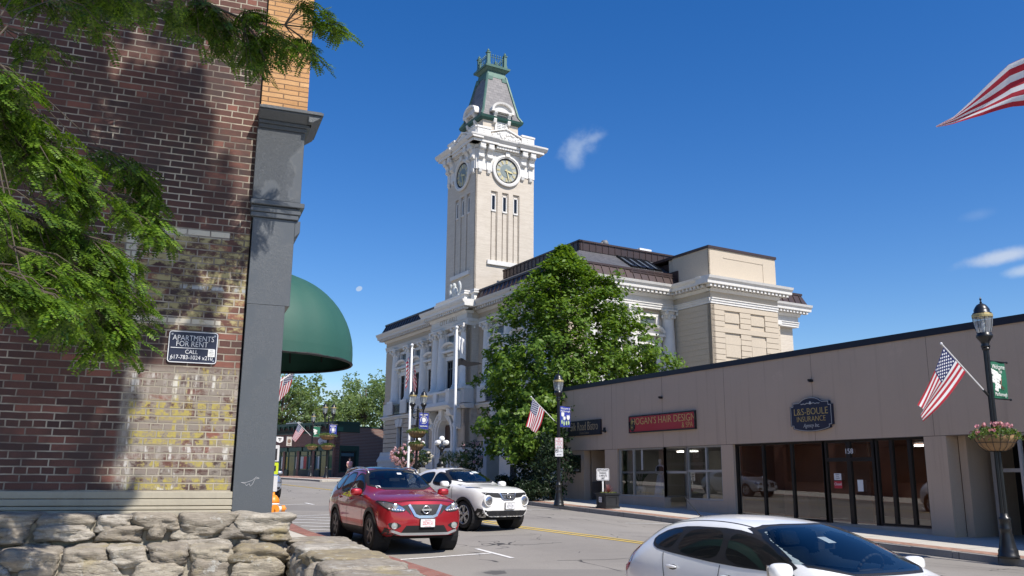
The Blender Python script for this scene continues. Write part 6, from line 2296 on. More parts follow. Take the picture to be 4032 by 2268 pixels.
g = MB(); g.lathe([(.2, -3.3), (.2, -2.9), (.09, -2.6), (.07, .0)], (0, 0, 0), 14); g.build('post', M_cast, tf)
# ================================================================ far brick shops
BR = thing('brick_shops', 'low red brick shop block with dark green cornice on the far corner', 'shop building', (25.97, 81.99, 1.5), R(17))
BR.scale = (.956, .956, .956)
mb_, tt_, bb_, s_, u_, w_, fac_, col_, per_, fin_ = brick_mat('far_red_brick', 'YZ', (.15, .058, .048), (.21, .09, .07), None, .22, .075, .009)
uu_ = tt_.math('ADD', s_[0], s_[1])
finish_brick(tt_, bb_, fac_, col_, (.22, .17, .145), fin_, .88, .4)
M_farbrick = mb_
M_fgreen = pm('dark_green_trim', (.012, .045, .03), .5, .2, 2)
M_fgreen2 = pm('lighter_green_panel', (.03, .12, .075), .5, .15, 2)
M_dkbrick = pm('shop_dado', (.045, .05, .042), .7, .25, 3)
o_ = .1
w = MB()
w.box(0, .3, 0, 26, 3.05 + o_, 5.2); w.box(.3, 12, 0, .3, 3.1, 5.1); w.box(2.85, 12, 0, .3, 0, 3.1); w.box(0, .48, 0, .3, 0, 5.2); w.box(11.7, 12, 0, 26, 0, 5.1); w.box(0, 12, 25.7, 26, 0, 5.1); w.box(.2, 12, .2, 26, 5.0, 5.08)
for (a, b) in ((0, .5), (3.75, 4.17), (6.6, 7.02), (9.4, 9.76), (13.2, 13.7), (17, 17.5), (21, 21.5)): w.box(0, .3, a, b, 0, 3.1)
w.box(.3, 3.0, .02, .3, 0, .55)
for z in [.1 + .3 * k for k in range(17)]: w.box(-.03, .48, -.035, .02, z, z + .16)
w.build('wall', M_farbrick, BR)
w = MB(); w.box(0, .2, 0, 26, 4.55, 5.35); w.box(-.12, .3, -.12, 26, 5.35, 5.62); w.box(-.06, .2, -.06, 26, 4.5, 4.6); w.box(0, 2.82, -.08, .1, 4.55, 5.35); w.box(-.12, 2.86, -.12, .3, 5.35, 5.62); w.box(2.82, 12, -.05, .35, 5.1, 5.22)
for k in range(26): w.box(-.16, 0, .6 + k, .72 + k, 4.95, 5.35)
for k in range(9):
    w.box(-.05, .22, .5 + k * 2.8, 3.0 + k * 2.8, 2.72, 3.12)
w.box(.5, 2.85, -.06, .1, 2.75, 3.2); w.box(.48, .62, -.06, .1, .5, 2.8); w.box(2.55, 2.85, -.06, .1, .5, 2.8)
w.build('green_trim', M_fgreen, BR)
w = MB(); w.box(.08, .75, -.1, -.082, 4.62, 5.05); w.build('green_panel', M_fgreen2, BR)
w = MB(); w.box(9.0, 9.6, 0, 0, 0, 0) if False else w.box(-.2, .25, 6.9, 9.2, 5.62, 5.74); w.build('roof_flashing', pm('pale_flashing', (.4, .42, .42), .5, .1, 3), BR)
M_poster = [pm('poster_red', (.42, .06, .05), .7, .2, 2), pm('poster_white', (.5, .5, .48), .7, .2, 2), pm('poster_teal', (.06, .12, .14), .7, .3, 2), pm('poster_yellow', (.35, .27, .06), .7, .3, 2), pm('poster_green', (.05, .11, .04), .7, .4, 2)]
def far_window(a, b, z0, z1, mats=(), door=False):
    f = MB()
    for (p, q, r, s) in ((a, a + .08, z0, z1), (b - .08, b, z0, z1), (a, b, z0, z0 + .08), (a, b, z1 - .08, z1), (a, b, 2.2, 2.27)): f.box(.08, .18, p, q, r, s)
    o = f.build('shop_door' if door else 'shop_window', M_fgreen, BR)
    g = MB(); g.box(.13, .15, a + .08, b - .08, z0 + .08, z1 - .08); g.build('pane', M_win, o)
    if not door:
        g = MB(); g.box(.02, .2, a - .05, b + .05, 0, z0); g.build('dado', M_dkbrick, o)
    n = len(mats)
    for i, k in enumerate(mats):
        p = a + .12 + (b - a - .24) * i / n; q = a + .12 + (b - a - .24) * (i + 1) / n - .05
        g = MB(); g.box(.115, .127, p, q, z0 + .15, 2.15); g.build('poster', M_poster[k], o)
    return o
far_window(.5, 1.35, .75, 2.72, (4,)); far_window(1.4, 2.75, .05, 2.72, (), True); far_window(2.8, 3.75, .75, 2.72, (1, 2)); far_window(4.17, 5.1, .75, 2.72, (2,)); far_window(5.15, 6.6, .75, 2.72, (0, 1))
far_window(7.02, 7.5, .75, 2.72, (1,)); far_window(7.5, 8.8, .05, 2.72, (), True); far_window(8.8, 9.4, .75, 2.72, (3,)); far_window(9.76, 10.35, .75, 2.72, (1,)); far_window(10.4, 11.2, .05, 2.72, (2,), True)
far_window(11.3, 13.2, .75, 2.72, (1, 2)); far_window(13.8, 16.9, .75, 2.72, (2, 1)); far_window(17.6, 20.9, .75, 2.72, (1, 0))
f = MB()
for (p, q, r, s) in ((.62, .7, .55, 2.75), (2.47, 2.55, .55, 2.75), (.62, 2.55, .55, .65), (.62, 2.55, 2.65, 2.75)): f.box(p, q, 0, .1, r, s)
o = f.build('shop_window', M_fgreen, BR)
g = MB(); g.box(.7, 2.47, .06, .08, .65, 2.65); g.build('pane', M_win, o)
g = MB(); g.box(.75, 2.3, .04, .05, 2.15, 2.45); g.build('poster', M_poster[2], o)
brm = Matrix.Translation((25.97, 81.99, 1.5)) @ Matrix.Rotation(R(17), 4, 'Z') @ Matrix.Scale(.956, 4)
def blade(label, y, z, poly, mat, art=None):
    o = thing('hanging_sign', label, 'hanging sign', brm @ Vector((-.02, y, z)), R(17), )
    g = MB(); g.prism([(-.15 - p[0] * 1., p[1]) for p in poly], 'y', -.03, .03); g.T = None
    g.build('board', mat, o)
    g = MB(); g.cyl((0, 0, max(p[1] for p in poly) + .06), (-.2 - max(p[0] for p in poly), 0, max(p[1] for p in poly) + .06), .018, n=6); g.build('bracket', M_blackm, o)
    if art: art(o)
def MB_art(o):
    g = MB(); g.box(-.75, -.35, -.035, -.031, .05, .16); g.box(-.6, -.5, -.035, -.031, -.08, .05); g.box(-.7, -.4, -.035, -.031, -.14, -.1); g.build('mark', M_ink, o)
half = [(0, .3), (.85, .3), (.85, -.05), (.7, -.22), (.42, -.3), (.15, -.22), (0, -.05)]
blade('white half-round hanging sign with a small black cup mark on the far shops', 9.6, 3.95, half, M_sgw, lambda o: MB_art(o))

blade('pale rectangular hanging sign with a dark picture next to the half-round one', 7.9, 3.75, [(0, .46), (.6, .46), (.6, -.46), (0, -.46)], pm('pale_sign', (.5, .47, .43), .6, .12, 3),
      lambda o: (lambda g: (g.ball((-.45, -.03, .02), (.2, .012, .22), 10, 8), g.box(-.6, -.3, -.036, -.03, -.36, -.3), g.build('mark', pm('faded_picture', (.2, .13, .10), .7, .4, 5), o)))(MB()))
blade('white round hanging sign behind the twin-headed lamp on the far corner', 1.3, 3.6, [(.5 + .5 * math.cos(k * math.pi / 10), .36 * math.sin(k * math.pi / 10)) for k in range(20)], M_sgw,
      lambda o: (lambda g: (g.cyl((-.9, -.034, -.2), (-.6, -.034, -.05), .03, n=5), g.cyl((-.6, -.034, -.05), (-.45, -.034, -.28), .03, n=5), g.build('mark', M_ink, o)))(MB()))

# forecourt of the city hall
b = MB()
poly = [(19.0, 54.3), (22, 60), (27, 70), (29.5, 79), (36, 79), (36, 49), (22.3, 49)]
fz = lambda p: 1.16 + .026 * max(0, min(p[1] - 49, 11))
b.add([(p[0], p[1], fz(p)) for p in poly] + [(p[0], p[1], .6) for p in poly], [tuple(range(7))] + [(i, (i + 1) % 7, 7 + (i + 1) % 7, 7 + i) for i in range(7)])
tag(b.build('forecourt', M_walk), kind='structure')

# ================================================================ lamps and flags farther down the street
S_ = (22.73, 78.79, 1.64)
lamp_post('single-headed black street lamp with flag and green banner by the far brick shops', S_, H=4.95)
pole_flag('small American flag on the lamp post in front of the far brick shops', (22.66, 78.81, 5.17), (21.40, 79.16, 6.42), (22.0, 78.99, 5.7), (21.46, 79.14, 6.32), (21.3, 79.2, 4.66), (20.98, 79.27, 4.95), 'flags on lamp posts', .05, 12, .04)
b_ = banner('small green banner with white flower print on the far single lamp', (22.78, 78.79, 5.62), .6, .95, (1, 0), M_banner_g, 'banners on lamp posts'); dogwood_art(b_, .56, .86)
basket('small flower basket on the single lamp by the far brick shops', (22.73, 78.79, 4.28), .5, 21, pink=0)
T_ = (20.54, 66.92, 1.45)
lamp_post('twin-headed black street lamp with blue banner on the far corner', T_, True, H=5.05)
def seal_banner(label, loc):
    b_ = banner(label, loc, .58, .95, (1, 0), M_banner_b, 'banners on lamp posts')
    text('WELCOME', .12, BF(.3, .34), M_cream_l, 'lettering', b_, xs=.8, extrude=.002, offset=.003)
    g = MB(); g.lathe([(.19, -.03), (.215, -.03), (.215, -.026), (.19, -.026)], (.31, 0, .05), 24, 'y', cap=False)
    for k in range(12):
        a = k * .5236; g.ball((.31 + .1 * math.cos(a), -.028, .05 + .1 * math.sin(a)), (.035, .004, .05), 6, 5)
    g.ball((.31, -.028, .05), (.075, .005, .075), 8, 6)
    g.build('seal_print', M_cream_l, b_)
    text('MARLBOROUGH', .09, BF(.3, -.3), M_cream_l, 'lettering', b_, xs=.68, extrude=.002, offset=.003)
    return b_
seal_banner('blue banner with round white seal on the far twin-headed lamp', (20.6, 66.92, 5.15))
basket('upper flower basket on the twin-headed lamp at the far corner', (20.5, 66.9, 4.72), .62, 31, pink=0)
basket('lower flower basket on the twin-headed lamp at the far corner', (20.5, 66.9, 3.95), .5, 32, pink=0)
D_ = (19.33, 46.1, 1.0)
lamp_post('twin-headed black street lamp with blue banner in front of the city hall', D_, True, H=4.75)
seal_banner('blue banner with round white seal on the lamp before the city hall', (19.39, 46.1, 4.78))
basket('upper flower basket on the twin-headed lamp before the city hall', (19.31, 46.08, 4.12), .52, 41, pink=0)
basket('lower flower basket on the twin-headed lamp before the city hall', (19.31, 46.08, 3.42), .42, 42, pink=4)

# near-side lamp flag that shows past the pillar under the awning
pole_flag('American flag partly hidden by the grey pillar below the green awning', (4.55, 19.5, 3.5), (5.2, 19.32, 4.05), (4.72, 19.45, 3.72), (5.1, 19.34, 3.99), (4.66, 19.5, 3.1), (5.0, 19.4, 3.5), 'flags on lamp posts', .03, 2, .03)

# tall flagpoles before the city hall
def tall_pole(label, loc, top, r=.075):
    P = thing('flagpole', label, 'flagpole', loc, 0, 'tall white flagpoles before the city hall')
    H = top - loc[2]
    g = MB(); g.cs = True; g.lathe([(r * 1.6, 0), (r * 1.6, .12), (r, .2), (r, H * .4), (r * .7, H)], (0, 0, 0), 14); g.build('pole', M_white, P)
    g = MB(); g.cs = True; g.ball((0, 0, H + .1), .1, 12, 8); g.lathe([(.04, H - .02), (.08, H), (.04, H + .04)], (0, 0, 0), 10); g.build('finial', M_white, P)
    g = MB(); g.cyl((r * .9, -.03, 1.2), (r * .8, -.03, H - .1), .008, n=4); g.cyl((0, 0, H - .12), (.16, 0, H - .12), .02, n=6); g.build('halyard', M_steel, P)
    return P
tall_pole('white flagpole with limp American flag left of the entrance', (20.43, 49.99, 1.2), 9.62)
tall_pole('taller white flagpole with white and black flags before the entrance', (21.27, 45.25, 1.02), 10.12, .085)
def limp(name, label, loc, mat, w_, h_, seed, lean=(1, 0), spread=.35, tail=0.):
    F = thing(name, label, 'flag', loc)
    def fn(u, v):
        fold = .085 * math.sin(u * 15 + seed) * (.4 + u)
        x = .06 + u * w_ * spread + .04 * math.sin(7 * v + seed) * u
        z = -(1 - v) * h_ - u * w_ * (1 - spread) * .72 * (.55 + .45 * (1 - v)) + tail * u
        return (lean[0] * x - lean[1] * fold, lean[1] * x + lean[0] * fold, z)
    cloth('cloth', mat, fn, 44, 16, F)
    return F
limp('flag', 'limp American flag hanging close to the left flagpole', (20.36, 49.99, 9.15), M_flag, 2.0, 1.25, 1, (-.3, .4), .25)
limp('flag', 'second fold of American flag cloth beside the left flagpole', (20.5, 49.97, 8.6), M_flag, 1.7, 1.2, 4, (.8, -.2), .14)
limp('flag', 'white flag with small dark mark hanging from the taller flagpole', (21.28, 45.2, 9.75), pm('white_flag_cloth', (.72, .72, .72), .8, .06, 3), 1.2, .75, 2, (.7, -.5), .4)
F = thing('flag', 'black flag blown straight out low on the taller flagpole', 'flag', (21.3, 45.2, 8.15))
cloth('cloth', pm('black_flag_cloth', (.012, .012, .014), .85, .3, 5), lambda u, v: (.08 + 1.35 * u * .86, -.75 * u, (.32 * (1 - u) ** .7 + .02) * (v - .5) * 1.3 + .04 * math.sin(9 * u) - .1 * u + .05 * math.sin(13 * u + 6 * v) * (1 - u)), 30, 10, F)

# five-globe lamps on the entrance stair
def globe_lamp(label, loc):
    L = thing('globe_lamp', label, 'globe lamp', loc, 0, 'five-globe lamps beside the entrance stair')
    g = MB(); g.cs = True
    g.lathe([(.42, 0), (.42, .1), (.34, .16), (.3, .3), (.34, .36), (.2, .5), (.16, .62), (.2, .68), (.13, .78), (.12, 1.2), (.115, 1.32), (.2, 1.38), (.22, 1.44), (.1, 1.5), (.07, 1.62)], (0, 0, 0), 16)
    g.build('column', M_cast, L)
    g = MB()
    for k in range(4):
        a = k * math.pi / 2 + .5
        c, s = math.cos(a), math.sin(a)
        g.tube([(0, 0, 1.5), (.2 * c, .2 * s, 1.48), (.36 * c, .36 * s, 1.54), (.4 * c, .4 * s, 1.66)], [.04, .03, .03, .05], 7)
    g.build('arms', M_cast, L)
    for k in range(4):
        a = k * math.pi / 2 + .5
        g = MB(); g.cs = True; g.ball((.4 * math.cos(a), .4 * math.sin(a), 1.82), .175, 16, 12); g.build('globe', M_globe, L)
    g = MB(); g.cs = True; g.ball((0, 0, 2.08), .2, 16, 12); g.build('globe', M_globe, L)
    return L
globe_lamp('black five-globe lamp right of the flower baskets by the entrance stair', (24.75, 54.66, 2.12))
globe_lamp('black five-globe lamp half hidden behind the flower baskets', (23.25, 55.3, 2.05))
sw = thing('stair_wall', 'low granite stair wall and steps in front of the city hall entrance', 'stair', (23, 53.3, 1.2))
M_gran = pm('grey_granite', (.36, .345, .315), .85, .12, 2.5, fine=.2, bump=.2)
g = MB(); g.T = Matrix.Rotation(R(-20), 4, 'Z')
g.box(-1.5, 1.2, .6, 1.0, 0, .95); g.box(1.2, 1.75, -.3, 1.0, 0, .98); g.box(2.6, 3.1, -.3, 1.2, 0, .98); g.box(-2.4, -1.5, .2, 1.2, 0, .95)
for k in range(4): g.box(-.2, 1.2, -.6 + .3 * k, .7, .0, .12 + .13 * k)
for k in range(4): g.box(1.75, 2.6, -.6 + .3 * k, 1.2, .0, .12 + .13 * k)
g.build('steps', M_gran, sw)
ws = thing('access_sign', 'small white wheelchair access sign on the granite stair wall', 'sign', (24.43, 52.3, 1.74), R(-20))
plate(.3, .42, .03, .01, M_sgw, 'board', ws, -.02)
g = MB(); g.lathe([(.06, -.024), (.085, -.024), (.085, -.021), (.06, -.021)], (0, 0, -.03), 16, 'y', cap=False); g.ball((0, -.022, .13), (.03, .004, .03), 8, 6); g.box(-.012, .012, -.024, -.02, .0, .1); g.box(-.05, .06, -.024, -.02, -.16, -.13)
g.build('symbol', M_ink, ws)
py = thing('stone_pylon', 'tall plain pale stone slab beside the shaded shrubs', 'monument', (23.15, 44.3, 1.15), R(2))
g = MB(); g.box(-.42, .42, -.2, .2, 0, 2.62); g.box(-.5, .5, -.28, .28, 0, .18); g.build('slab', pm('pale_granite', (.47, .48, .48), .7, .08, 2, fine=.1), py, bevel=.02)

# the near-side shop row: hidden by the pillar, seen only in the shop glass
nr = thing('shop_row', 'near-side brick shop row seen only as reflections in the shop glass', 'shop building', (1.0, 48, z_near(48)))
g = MB(); g.box(-9, 0, -26.5, 40, -1.5, 8.5)
g.build('wall', pm('row_brick', (.13, .065, .05), .9, .3, .6), nr)
g = MB()
for k in range(16):
    y = -25.5 + 4.0 * k
    g.box(0, .06, y, y + 2.9, .5, 2.9); g.box(0, .06, y + .3, y + 1.2, 4.6, 6.6); g.box(0, .06, y + 1.8, y + 2.7, 4.6, 6.6)
g.build('windows', M_win, nr)
g = MB()
for k in range(8): g.box(.06, 1.1, -25.5 + 8 * k, -22.6 + 8 * k, 2.95, 3.2)
g.build('awnings', pm('row_awning', (.22, .03, .025), .8, .1, 2), nr)
# hydrant and the small signs by the grey pillar
hy = thing('fire_hydrant', 'white fire hydrant with orange bonnet and caps by the grey pillar', 'fire hydrant', (4.80, 19.4, pave_near(5, 19.4)))
M_hw = pm('hydrant_white', (.72, .72, .70), .4, .1, 8)
M_ho = pm('hydrant_orange', (.80, .25, .015), .4, .1, 8)
g = MB(); g.cs = True; g.lathe([(.17, 0), (.17, .05), (.12, .06), (.115, .5), (.14, .52), (.14, .55)], (0, 0, 0), 20); g.cyl((-.2, 0, .62), (.2, 0, .62), .055, n=12); g.lathe([(.125, .55), (.125, .7), (.15, .71), (.15, .74)], (0, 0, 0), 20); g.cyl((0, 0, .62), (0, -.2, .62), .075, n=14)
g.build('barrel', M_hw, hy)
g = MB(); g.cs = True; g.lathe([(.15, .74), (.15, .77), (.13, .84), (.08, .9), (.04, .92), (.04, .97), (0, .97)], (0, 0, 0), 20); g.build('bonnet', M_ho, hy)
for p, q, r in (((.2, 0, .62), (.27, 0, .62), .07), ((-.2, 0, .62), (-.27, 0, .62), .07), ((0, -.2, .62), (0, -.27, .62), .095)):
    g = MB(); g.cyl(p, q, r, n=14); g.cyl(q, Vector(q) + (Vector(q) - Vector(p)) * .5, .022, n=5); g.build('cap', M_ho, hy)
sp = thing('street_sign', 'white and fluorescent yellow signs on a post, cut off by the grey pillar', 'sign', (5.72, 23.32, pave_near(5, 23.3)), R(-25))
g = MB(); g.cyl((0, 0, 0), (0, 0, 2.2), .03, n=8); g.build('post', M_steel, sp)
plate(.3, .42, .02, .006, M_sgw, 'board', sp, -.045, Matrix.Translation((0, 0, 1.78)))
plate(.3, .3, .02, .006, pm('fluorescent_yellow', (.62, .75, .03), .5, .05, 3, fine=0), 'board', sp, -.045, Matrix.Translation((0, 0, 1.39)))
plate(.3, .4, .02, .006, M_sgw, 'board', sp, -.045, Matrix.Translation((0, 0, 1.0)))
g = MB(); g.box(.02, .09, -.048, -.045, 1.32, 1.46); g.box(.04, .1, -.048, -.045, 1.6, 1.9); g.build('marks', M_ink, sp)

# the man crossing in front of the far shops
mz = 1.47
pe = thing('person', 'man in a pink striped polo shirt and grey shorts walking by the far shops', 'person', (24.76, 73.96, mz), R(12))
M_skin = pm('skin', (.52, .30, .22), .55, .1, 5)
J = [(0, 0, .95, .15, .11), (0, 0, 1.12, .165, .12), (0, 0, 1.32, .18, .125), (0, 0, 1.45, .075, .07), (0, -.02, 1.52, .058), (0, -.03, 1.6, .08, .095), (0, -.03, 1.69, .078, .09),
     (-.19, 0, 1.40, .062), (-.25, .03, 1.14, .048), (-.22, -.12, .93, .036), (-.21, -.19, .87, .028), (.19, 0, 1.40, .062), (.25, .05, 1.14, .048), (.25, .0, .92, .036), (.25, -.03, .84, .028),
     (-.09, -.03, .86, .1), (-.1, -.12, .5, .07), (-.1, -.05, .1, .042), (-.1, -.2, .04, .035), (.09, .03, .86, .1), (.1, .08, .5, .07), (.1, .24, .13, .042), (.1, .12, .05, .035)]
skin_body('body', M_skin, J, [(0, 1), (1, 2), (2, 3), (3, 4), (4, 5), (5, 6), (2, 7), (7, 8), (8, 9), (9, 10), (2, 11), (11, 12), (12, 13), (13, 14), (0, 15), (15, 16), (16, 17), (17, 18), (0, 19), (19, 20), (20, 21), (21, 22)], pe)
def mat_stripe():
    m, nt, b = new_mat('striped_polo')
    t = NT(nt); s = t.sep(t.coord())
    k = t.math('GREATER_THAN', t.math('MODULO', s[2], .105), .062)
    t.set(b.inputs['Base Color'], t.mix(k, (.62, .17, .21), (.74, .68, .66))); b.inputs['Roughness'].default_value = .9
    return m
skin_body('shirt', mat_stripe(), [(0, 0, .92, .175, .135), (0, 0, 1.12, .185, .14), (0, 0, 1.33, .195, .14), (0, 0, 1.45, .09, .085), (-.19, 0, 1.40, .08), (-.235, .02, 1.22, .075), (.19, 0, 1.40, .08), (.235, .03, 1.22, .075)], [(0, 1), (1, 2), (2, 3), (2, 4), (4, 5), (2, 6), (6, 7)], pe)
skin_body('shorts', pm('grey_shorts', (.25, .25, .25), .9, .1, 5), [(0, 0, .92, .175, .13), (-.095, -.05, .72, .115), (-.1, -.1, .5, .1), (.095, .05, .72, .115), (.1, .07, .5, .1)], [(0, 1), (1, 2), (0, 3), (3, 4)], pe)
g = MB(); g.cs = True; g.ball((0, -.02, 1.695), (.084, .1, .075), 12, 8); g.build('hair', pm('short_hair', (.09, .05, .035), .8, .2, 20), pe)
g = MB()
for x, y in ((-.1, -.2), (.1, .16)): g.box(x - .045, x + .045, y - .12, y + .14, 0, .07)
g.build('shoes', pm('shoes', (.2, .14, .1), .7, .1, 5), pe, bevel=.02)
g = MB(); g.cs = True; g.ball((0, -.125, 1.635), (.016, .022, .025), 6, 5); g.ball((-.085, -.03, 1.63), (.015, .03, .035), 6, 5); g.ball((.085, -.03, 1.63), (.015, .03, .035), 6, 5); g.build('nose_and_ears', M_skin, pe)
# ================================================================ cars
def paint(name, col, metal=0., flake=0.):
    m, nt, b = new_mat(name)
    t = NT(nt)
    c = col
    if flake:
        f = t.noise(t.coord(), 900, 2, .6)
        c = t.mix(f, tuple(x * (1 - flake) for x in col), tuple(min(1, x * (1 + flake)) for x in col))
        t.set(b.inputs['Base Color'], c)
    else:
        t.set(b.inputs['Base Color'], t.mix(t.noise(t.coord(), 1.5, 3), tuple(x * .97 for x in col), col))
    b.inputs['Metallic'].default_value = metal
    b.inputs['Roughness'].default_value = .38
    b.inputs['Coat Weight'].default_value = 1.
    b.inputs['Coat Roughness'].default_value = .025
    return m


M_cglass = glass('car_glass', (.66, .72, .72))
M_cglassd = glass('privacy_glass', (.28, .30, .31))
M_plast = pm('black_trim_plastic', (.018, .018, .019), .55, .15, 8, bump=.05, bscale=200)
M_cint = pm('car_interior', (.03, .03, .033), .85, .2, 6)
M_cseat = pm('grey_seat_cloth', (.16, .16, .155), .95, .12, 9)
M_lens = pm('lamp_lens', (.55, .57, .60), .08, .35, 14, metal=.85, fine=.3)
M_red_l = pm('red_lens', (.38, .008, .012), .12, .1, 6, fine=0, coat=1.)
M_alloy = pm('alloy_rim', (.50, .51, .52), .3, .08, 8, metal=.85)
M_alloyd = pm('dark_alloy_rim', (.09, .09, .095), .35, .15, 8, metal=.6)
M_silverp = pm('satin_silver', (.55, .56, .57), .35, .06, 6, metal=.7)
M_orange = pm('amber_lens', (.6, .2, .02), .2, .1, 6)


def inside(p, poly):
    c = False; n = len(poly)
    for i in range(n):
        a, b = poly[i], poly[(i + 1) % n]
        if (a[1] > p[1]) != (b[1] > p[1]) and p[0] < (b[0] - a[0]) * (p[1] - a[1]) / (b[1] - a[1]) + a[0]: c = not c
    return c


def rounded(poly, it=2):
    for _ in range(it):
        out = []
        for i in range(len(poly)):
            a, b = Vector(poly[i][:2]), Vector(poly[(i + 1) % len(poly)][:2])
            out += [tuple(a.lerp(b, .2)), tuple(a.lerp(b, .8))]
        poly = out
    return poly


class Car:
    def __init__(self, label, loc, rotz, st, mat, fbulge=.12, level=3, wheels=None):
        self.root = thing('parked_car' if 'park' in label else 'car', label, 'car', loc, rotz)
        half = []
        for (y, zs, wl, wm, zb, xb, xr, zr, zc) in st:
            zm, zcr = zs + (zb - zs) * .42, zs + (zb - zs) * .76
            half.append([(x, y, z) for x, z in ((wl - .14, zs), (wl, zs + .09), (wm, zm), (wm - .004, zcr), (xb, zb), ((xb + xr) / 2 + .012, (zb + zr) / 2), (xr, zr), (xr * .52, zc - (zc - zr) * .22), (0, zc))])
        bm = bmesh.new()
        for sgn in (1, -1):
            V = [[bm.verts.new((sgn * p[0], p[1], p[2])) for p in r] for r in half]
            def face(*v):
                try: bm.faces.new(v if sgn > 0 else v[::-1])
                except ValueError: pass
            for a, b in zip(V, V[1:]):
                for k in range(8): face(a[k], a[k + 1], b[k + 1], b[k])
            for r, s, bl in ((half[0], 1, fbulge), (half[-1], -1, .07)):
                side, top = [Vector(p) for p in r[:5]], [Vector(p) for p in r[4:]]
                c0 = Vector((0, r[0][1], r[0][2]))
                cen = [c0.lerp(top[-1], i / 4) for i in range(5)]
                bot = [side[0].lerp(c0, i / 4) for i in range(5)]
                wmax = max(p[0] for p in r)
                G = []
                for j in range(5):
                    row = []
                    for i in range(5):
                        u, v = i / 4, j / 4
                        p = side[j] * (1 - u) + cen[j] * u + bot[i] * (1 - v) + top[i] * v - (side[0] * (1 - u) * (1 - v) + c0 * u * (1 - v) + side[4] * (1 - u) * v + top[4] * u * v)
                        p = p.copy()
                        p.y += s * bl * (1 - (p.x / wmax) ** 2) * (.35 + .65 * math.sin(math.pi * min(1, .15 + v * .8)))
                        row.append(p)
                    G.append(row)
                VG = [[bm.verts.new((sgn * p.x, p.y, p.z)) for p in row] for row in G]
                for j in range(4):
                    for i in range(4):
                        q = (VG[j][i], VG[j][i + 1], VG[j + 1][i + 1], VG[j + 1][i])
                        face(*(q if s > 0 else q[::-1]))
        bmesh.ops.remove_doubles(bm, verts=bm.verts, dist=.004)
        bmesh.ops.recalc_face_normals(bm, faces=bm.faces)
        me = bpy.data.meshes.new('b'); bm.to_mesh(me); bm.free()
        o = bpy.data.objects.new('b', me); COL.objects.link(o)
        s = o.modifiers.new('s', 'SUBSURF'); s.levels = level; s.render_levels = level
        bpy.context.view_layer.update()
        dg = bpy.context.evaluated_depsgraph_get()
        self.me = bpy.data.meshes.new_from_object(o.evaluated_get(dg))
        bpy.data.objects.remove(o)
        self.bvh = BVHTree.FromPolygons([v.co.copy() for v in self.me.vertices], [tuple(p.vertices) for p in self.me.polygons])
        self.cut, self.arch, self.mat, self.wheels = [], [], mat, wheels

    def on(self, p, proj, s=1, off=.003):
        if proj == 'side': o, d = Vector((s * 3, p[0], p[1])), Vector((-s, 0, 0))
        elif proj == 'front': o, d = Vector((p[0], 5, p[1])), Vector((0, -1, 0))
        elif proj == 'rear': o, d = Vector((p[0], -5, p[1])), Vector((0, 1, 0))
        else: o, d = Vector((p[0], p[1], 4)), Vector((0, 0, -1))
        h, n, i, _ = self.bvh.ray_cast(o, d)
        if h is None: return None
        if n.dot(d) > 0: n = -n
        return h + n * off

    def patch(self, name, mat, poly, proj, s=1, off=.003, step=.04, parent=None, rnd=0):
        if rnd: poly = rounded(poly, rnd)
        bpts = []
        for i in range(len(poly)):
            a, b = Vector(poly[i][:2]), Vector(poly[(i + 1) % len(poly)][:2])
            k = max(1, int((b - a).length / step))
            bpts += [a.lerp(b, j / k) for j in range(k)]
        n = len(bpts)
        xs_, zs_ = [p[0] for p in poly], [p[1] for p in poly]
        ip = []
        x = min(xs_) + step / 2
        while x < max(xs_):
            z = min(zs_) + step / 2
            while z < max(zs_):
                if inside((x, z), [tuple(p) for p in bpts]) and min((Vector((x, z)) - p).length for p in bpts) > step * .4: ip.append(Vector((x, z)))
                z += step
            x += step
        vs, es, fs, *_ = delaunay_2d_cdt(bpts + ip, [], [list(range(n))], 1, 1e-5)
        out, ok = [], {}
        for i, v in enumerate(vs):
            h = self.on(v, proj, s, off)
            if h is not None: ok[i] = len(out); out.append(h)
        b = MB(); b.cs = True
        b.add(out, [[ok[i] for i in f] for f in fs if all(i in ok for i in f)])
        return b.build(name, mat, parent or self.root)

    def ribbon(self, name, mat, pts, proj, s=1, w=.02, off=.004, closed=False, step=.03, parent=None, thick=.004):
        P = []
        pts = [Vector(p[:2]) for p in pts]
        if closed: pts = pts + [pts[0]]
        for a, b in zip(pts, pts[1:]):
            k = max(1, int((b - a).length / step))
            P += [a.lerp(b, j / k) for j in range(k)]
        if not closed: P.append(pts[-1])
        n = len(P); L, Rr = [], []
        for i in range(n):
            a, b = (P[i - 1] if (i or closed) else P[0]), (P[(i + 1) % n] if (i < n - 1 or closed) else P[-1])
            d = (b - a); d = d.normalized() if d.length > 0 else Vector((1, 0))
            nn = Vector((-d.y, d.x)) * w / 2
            L.append(self.on(P[i] + nn, proj, s, off)); Rr.append(self.on(P[i] - nn, proj, s, off))
        b = MB(); b.cs = True
        for i in range(n if closed else n - 1):
            j = (i + 1) % n
            q = (L[i], L[j], Rr[j], Rr[i])
            if all(x is not None for x in q) and max((q[0] - q[1]).length, (q[2] - q[3]).length) < .25: b.quad(*q)
        return b.build(name, mat, parent or self.root)

    def window(self, name, poly, proj, mat, s=1, seal=.035, rnd=2, off=.001):
        poly = rounded(poly, rnd)
        self.cut.append((poly, proj, s))
        f = self.patch(name, mat, poly, proj, s, off)
        self.ribbon('seal', M_plast, poly, proj, s, seal, .004, True, parent=f)
        return f

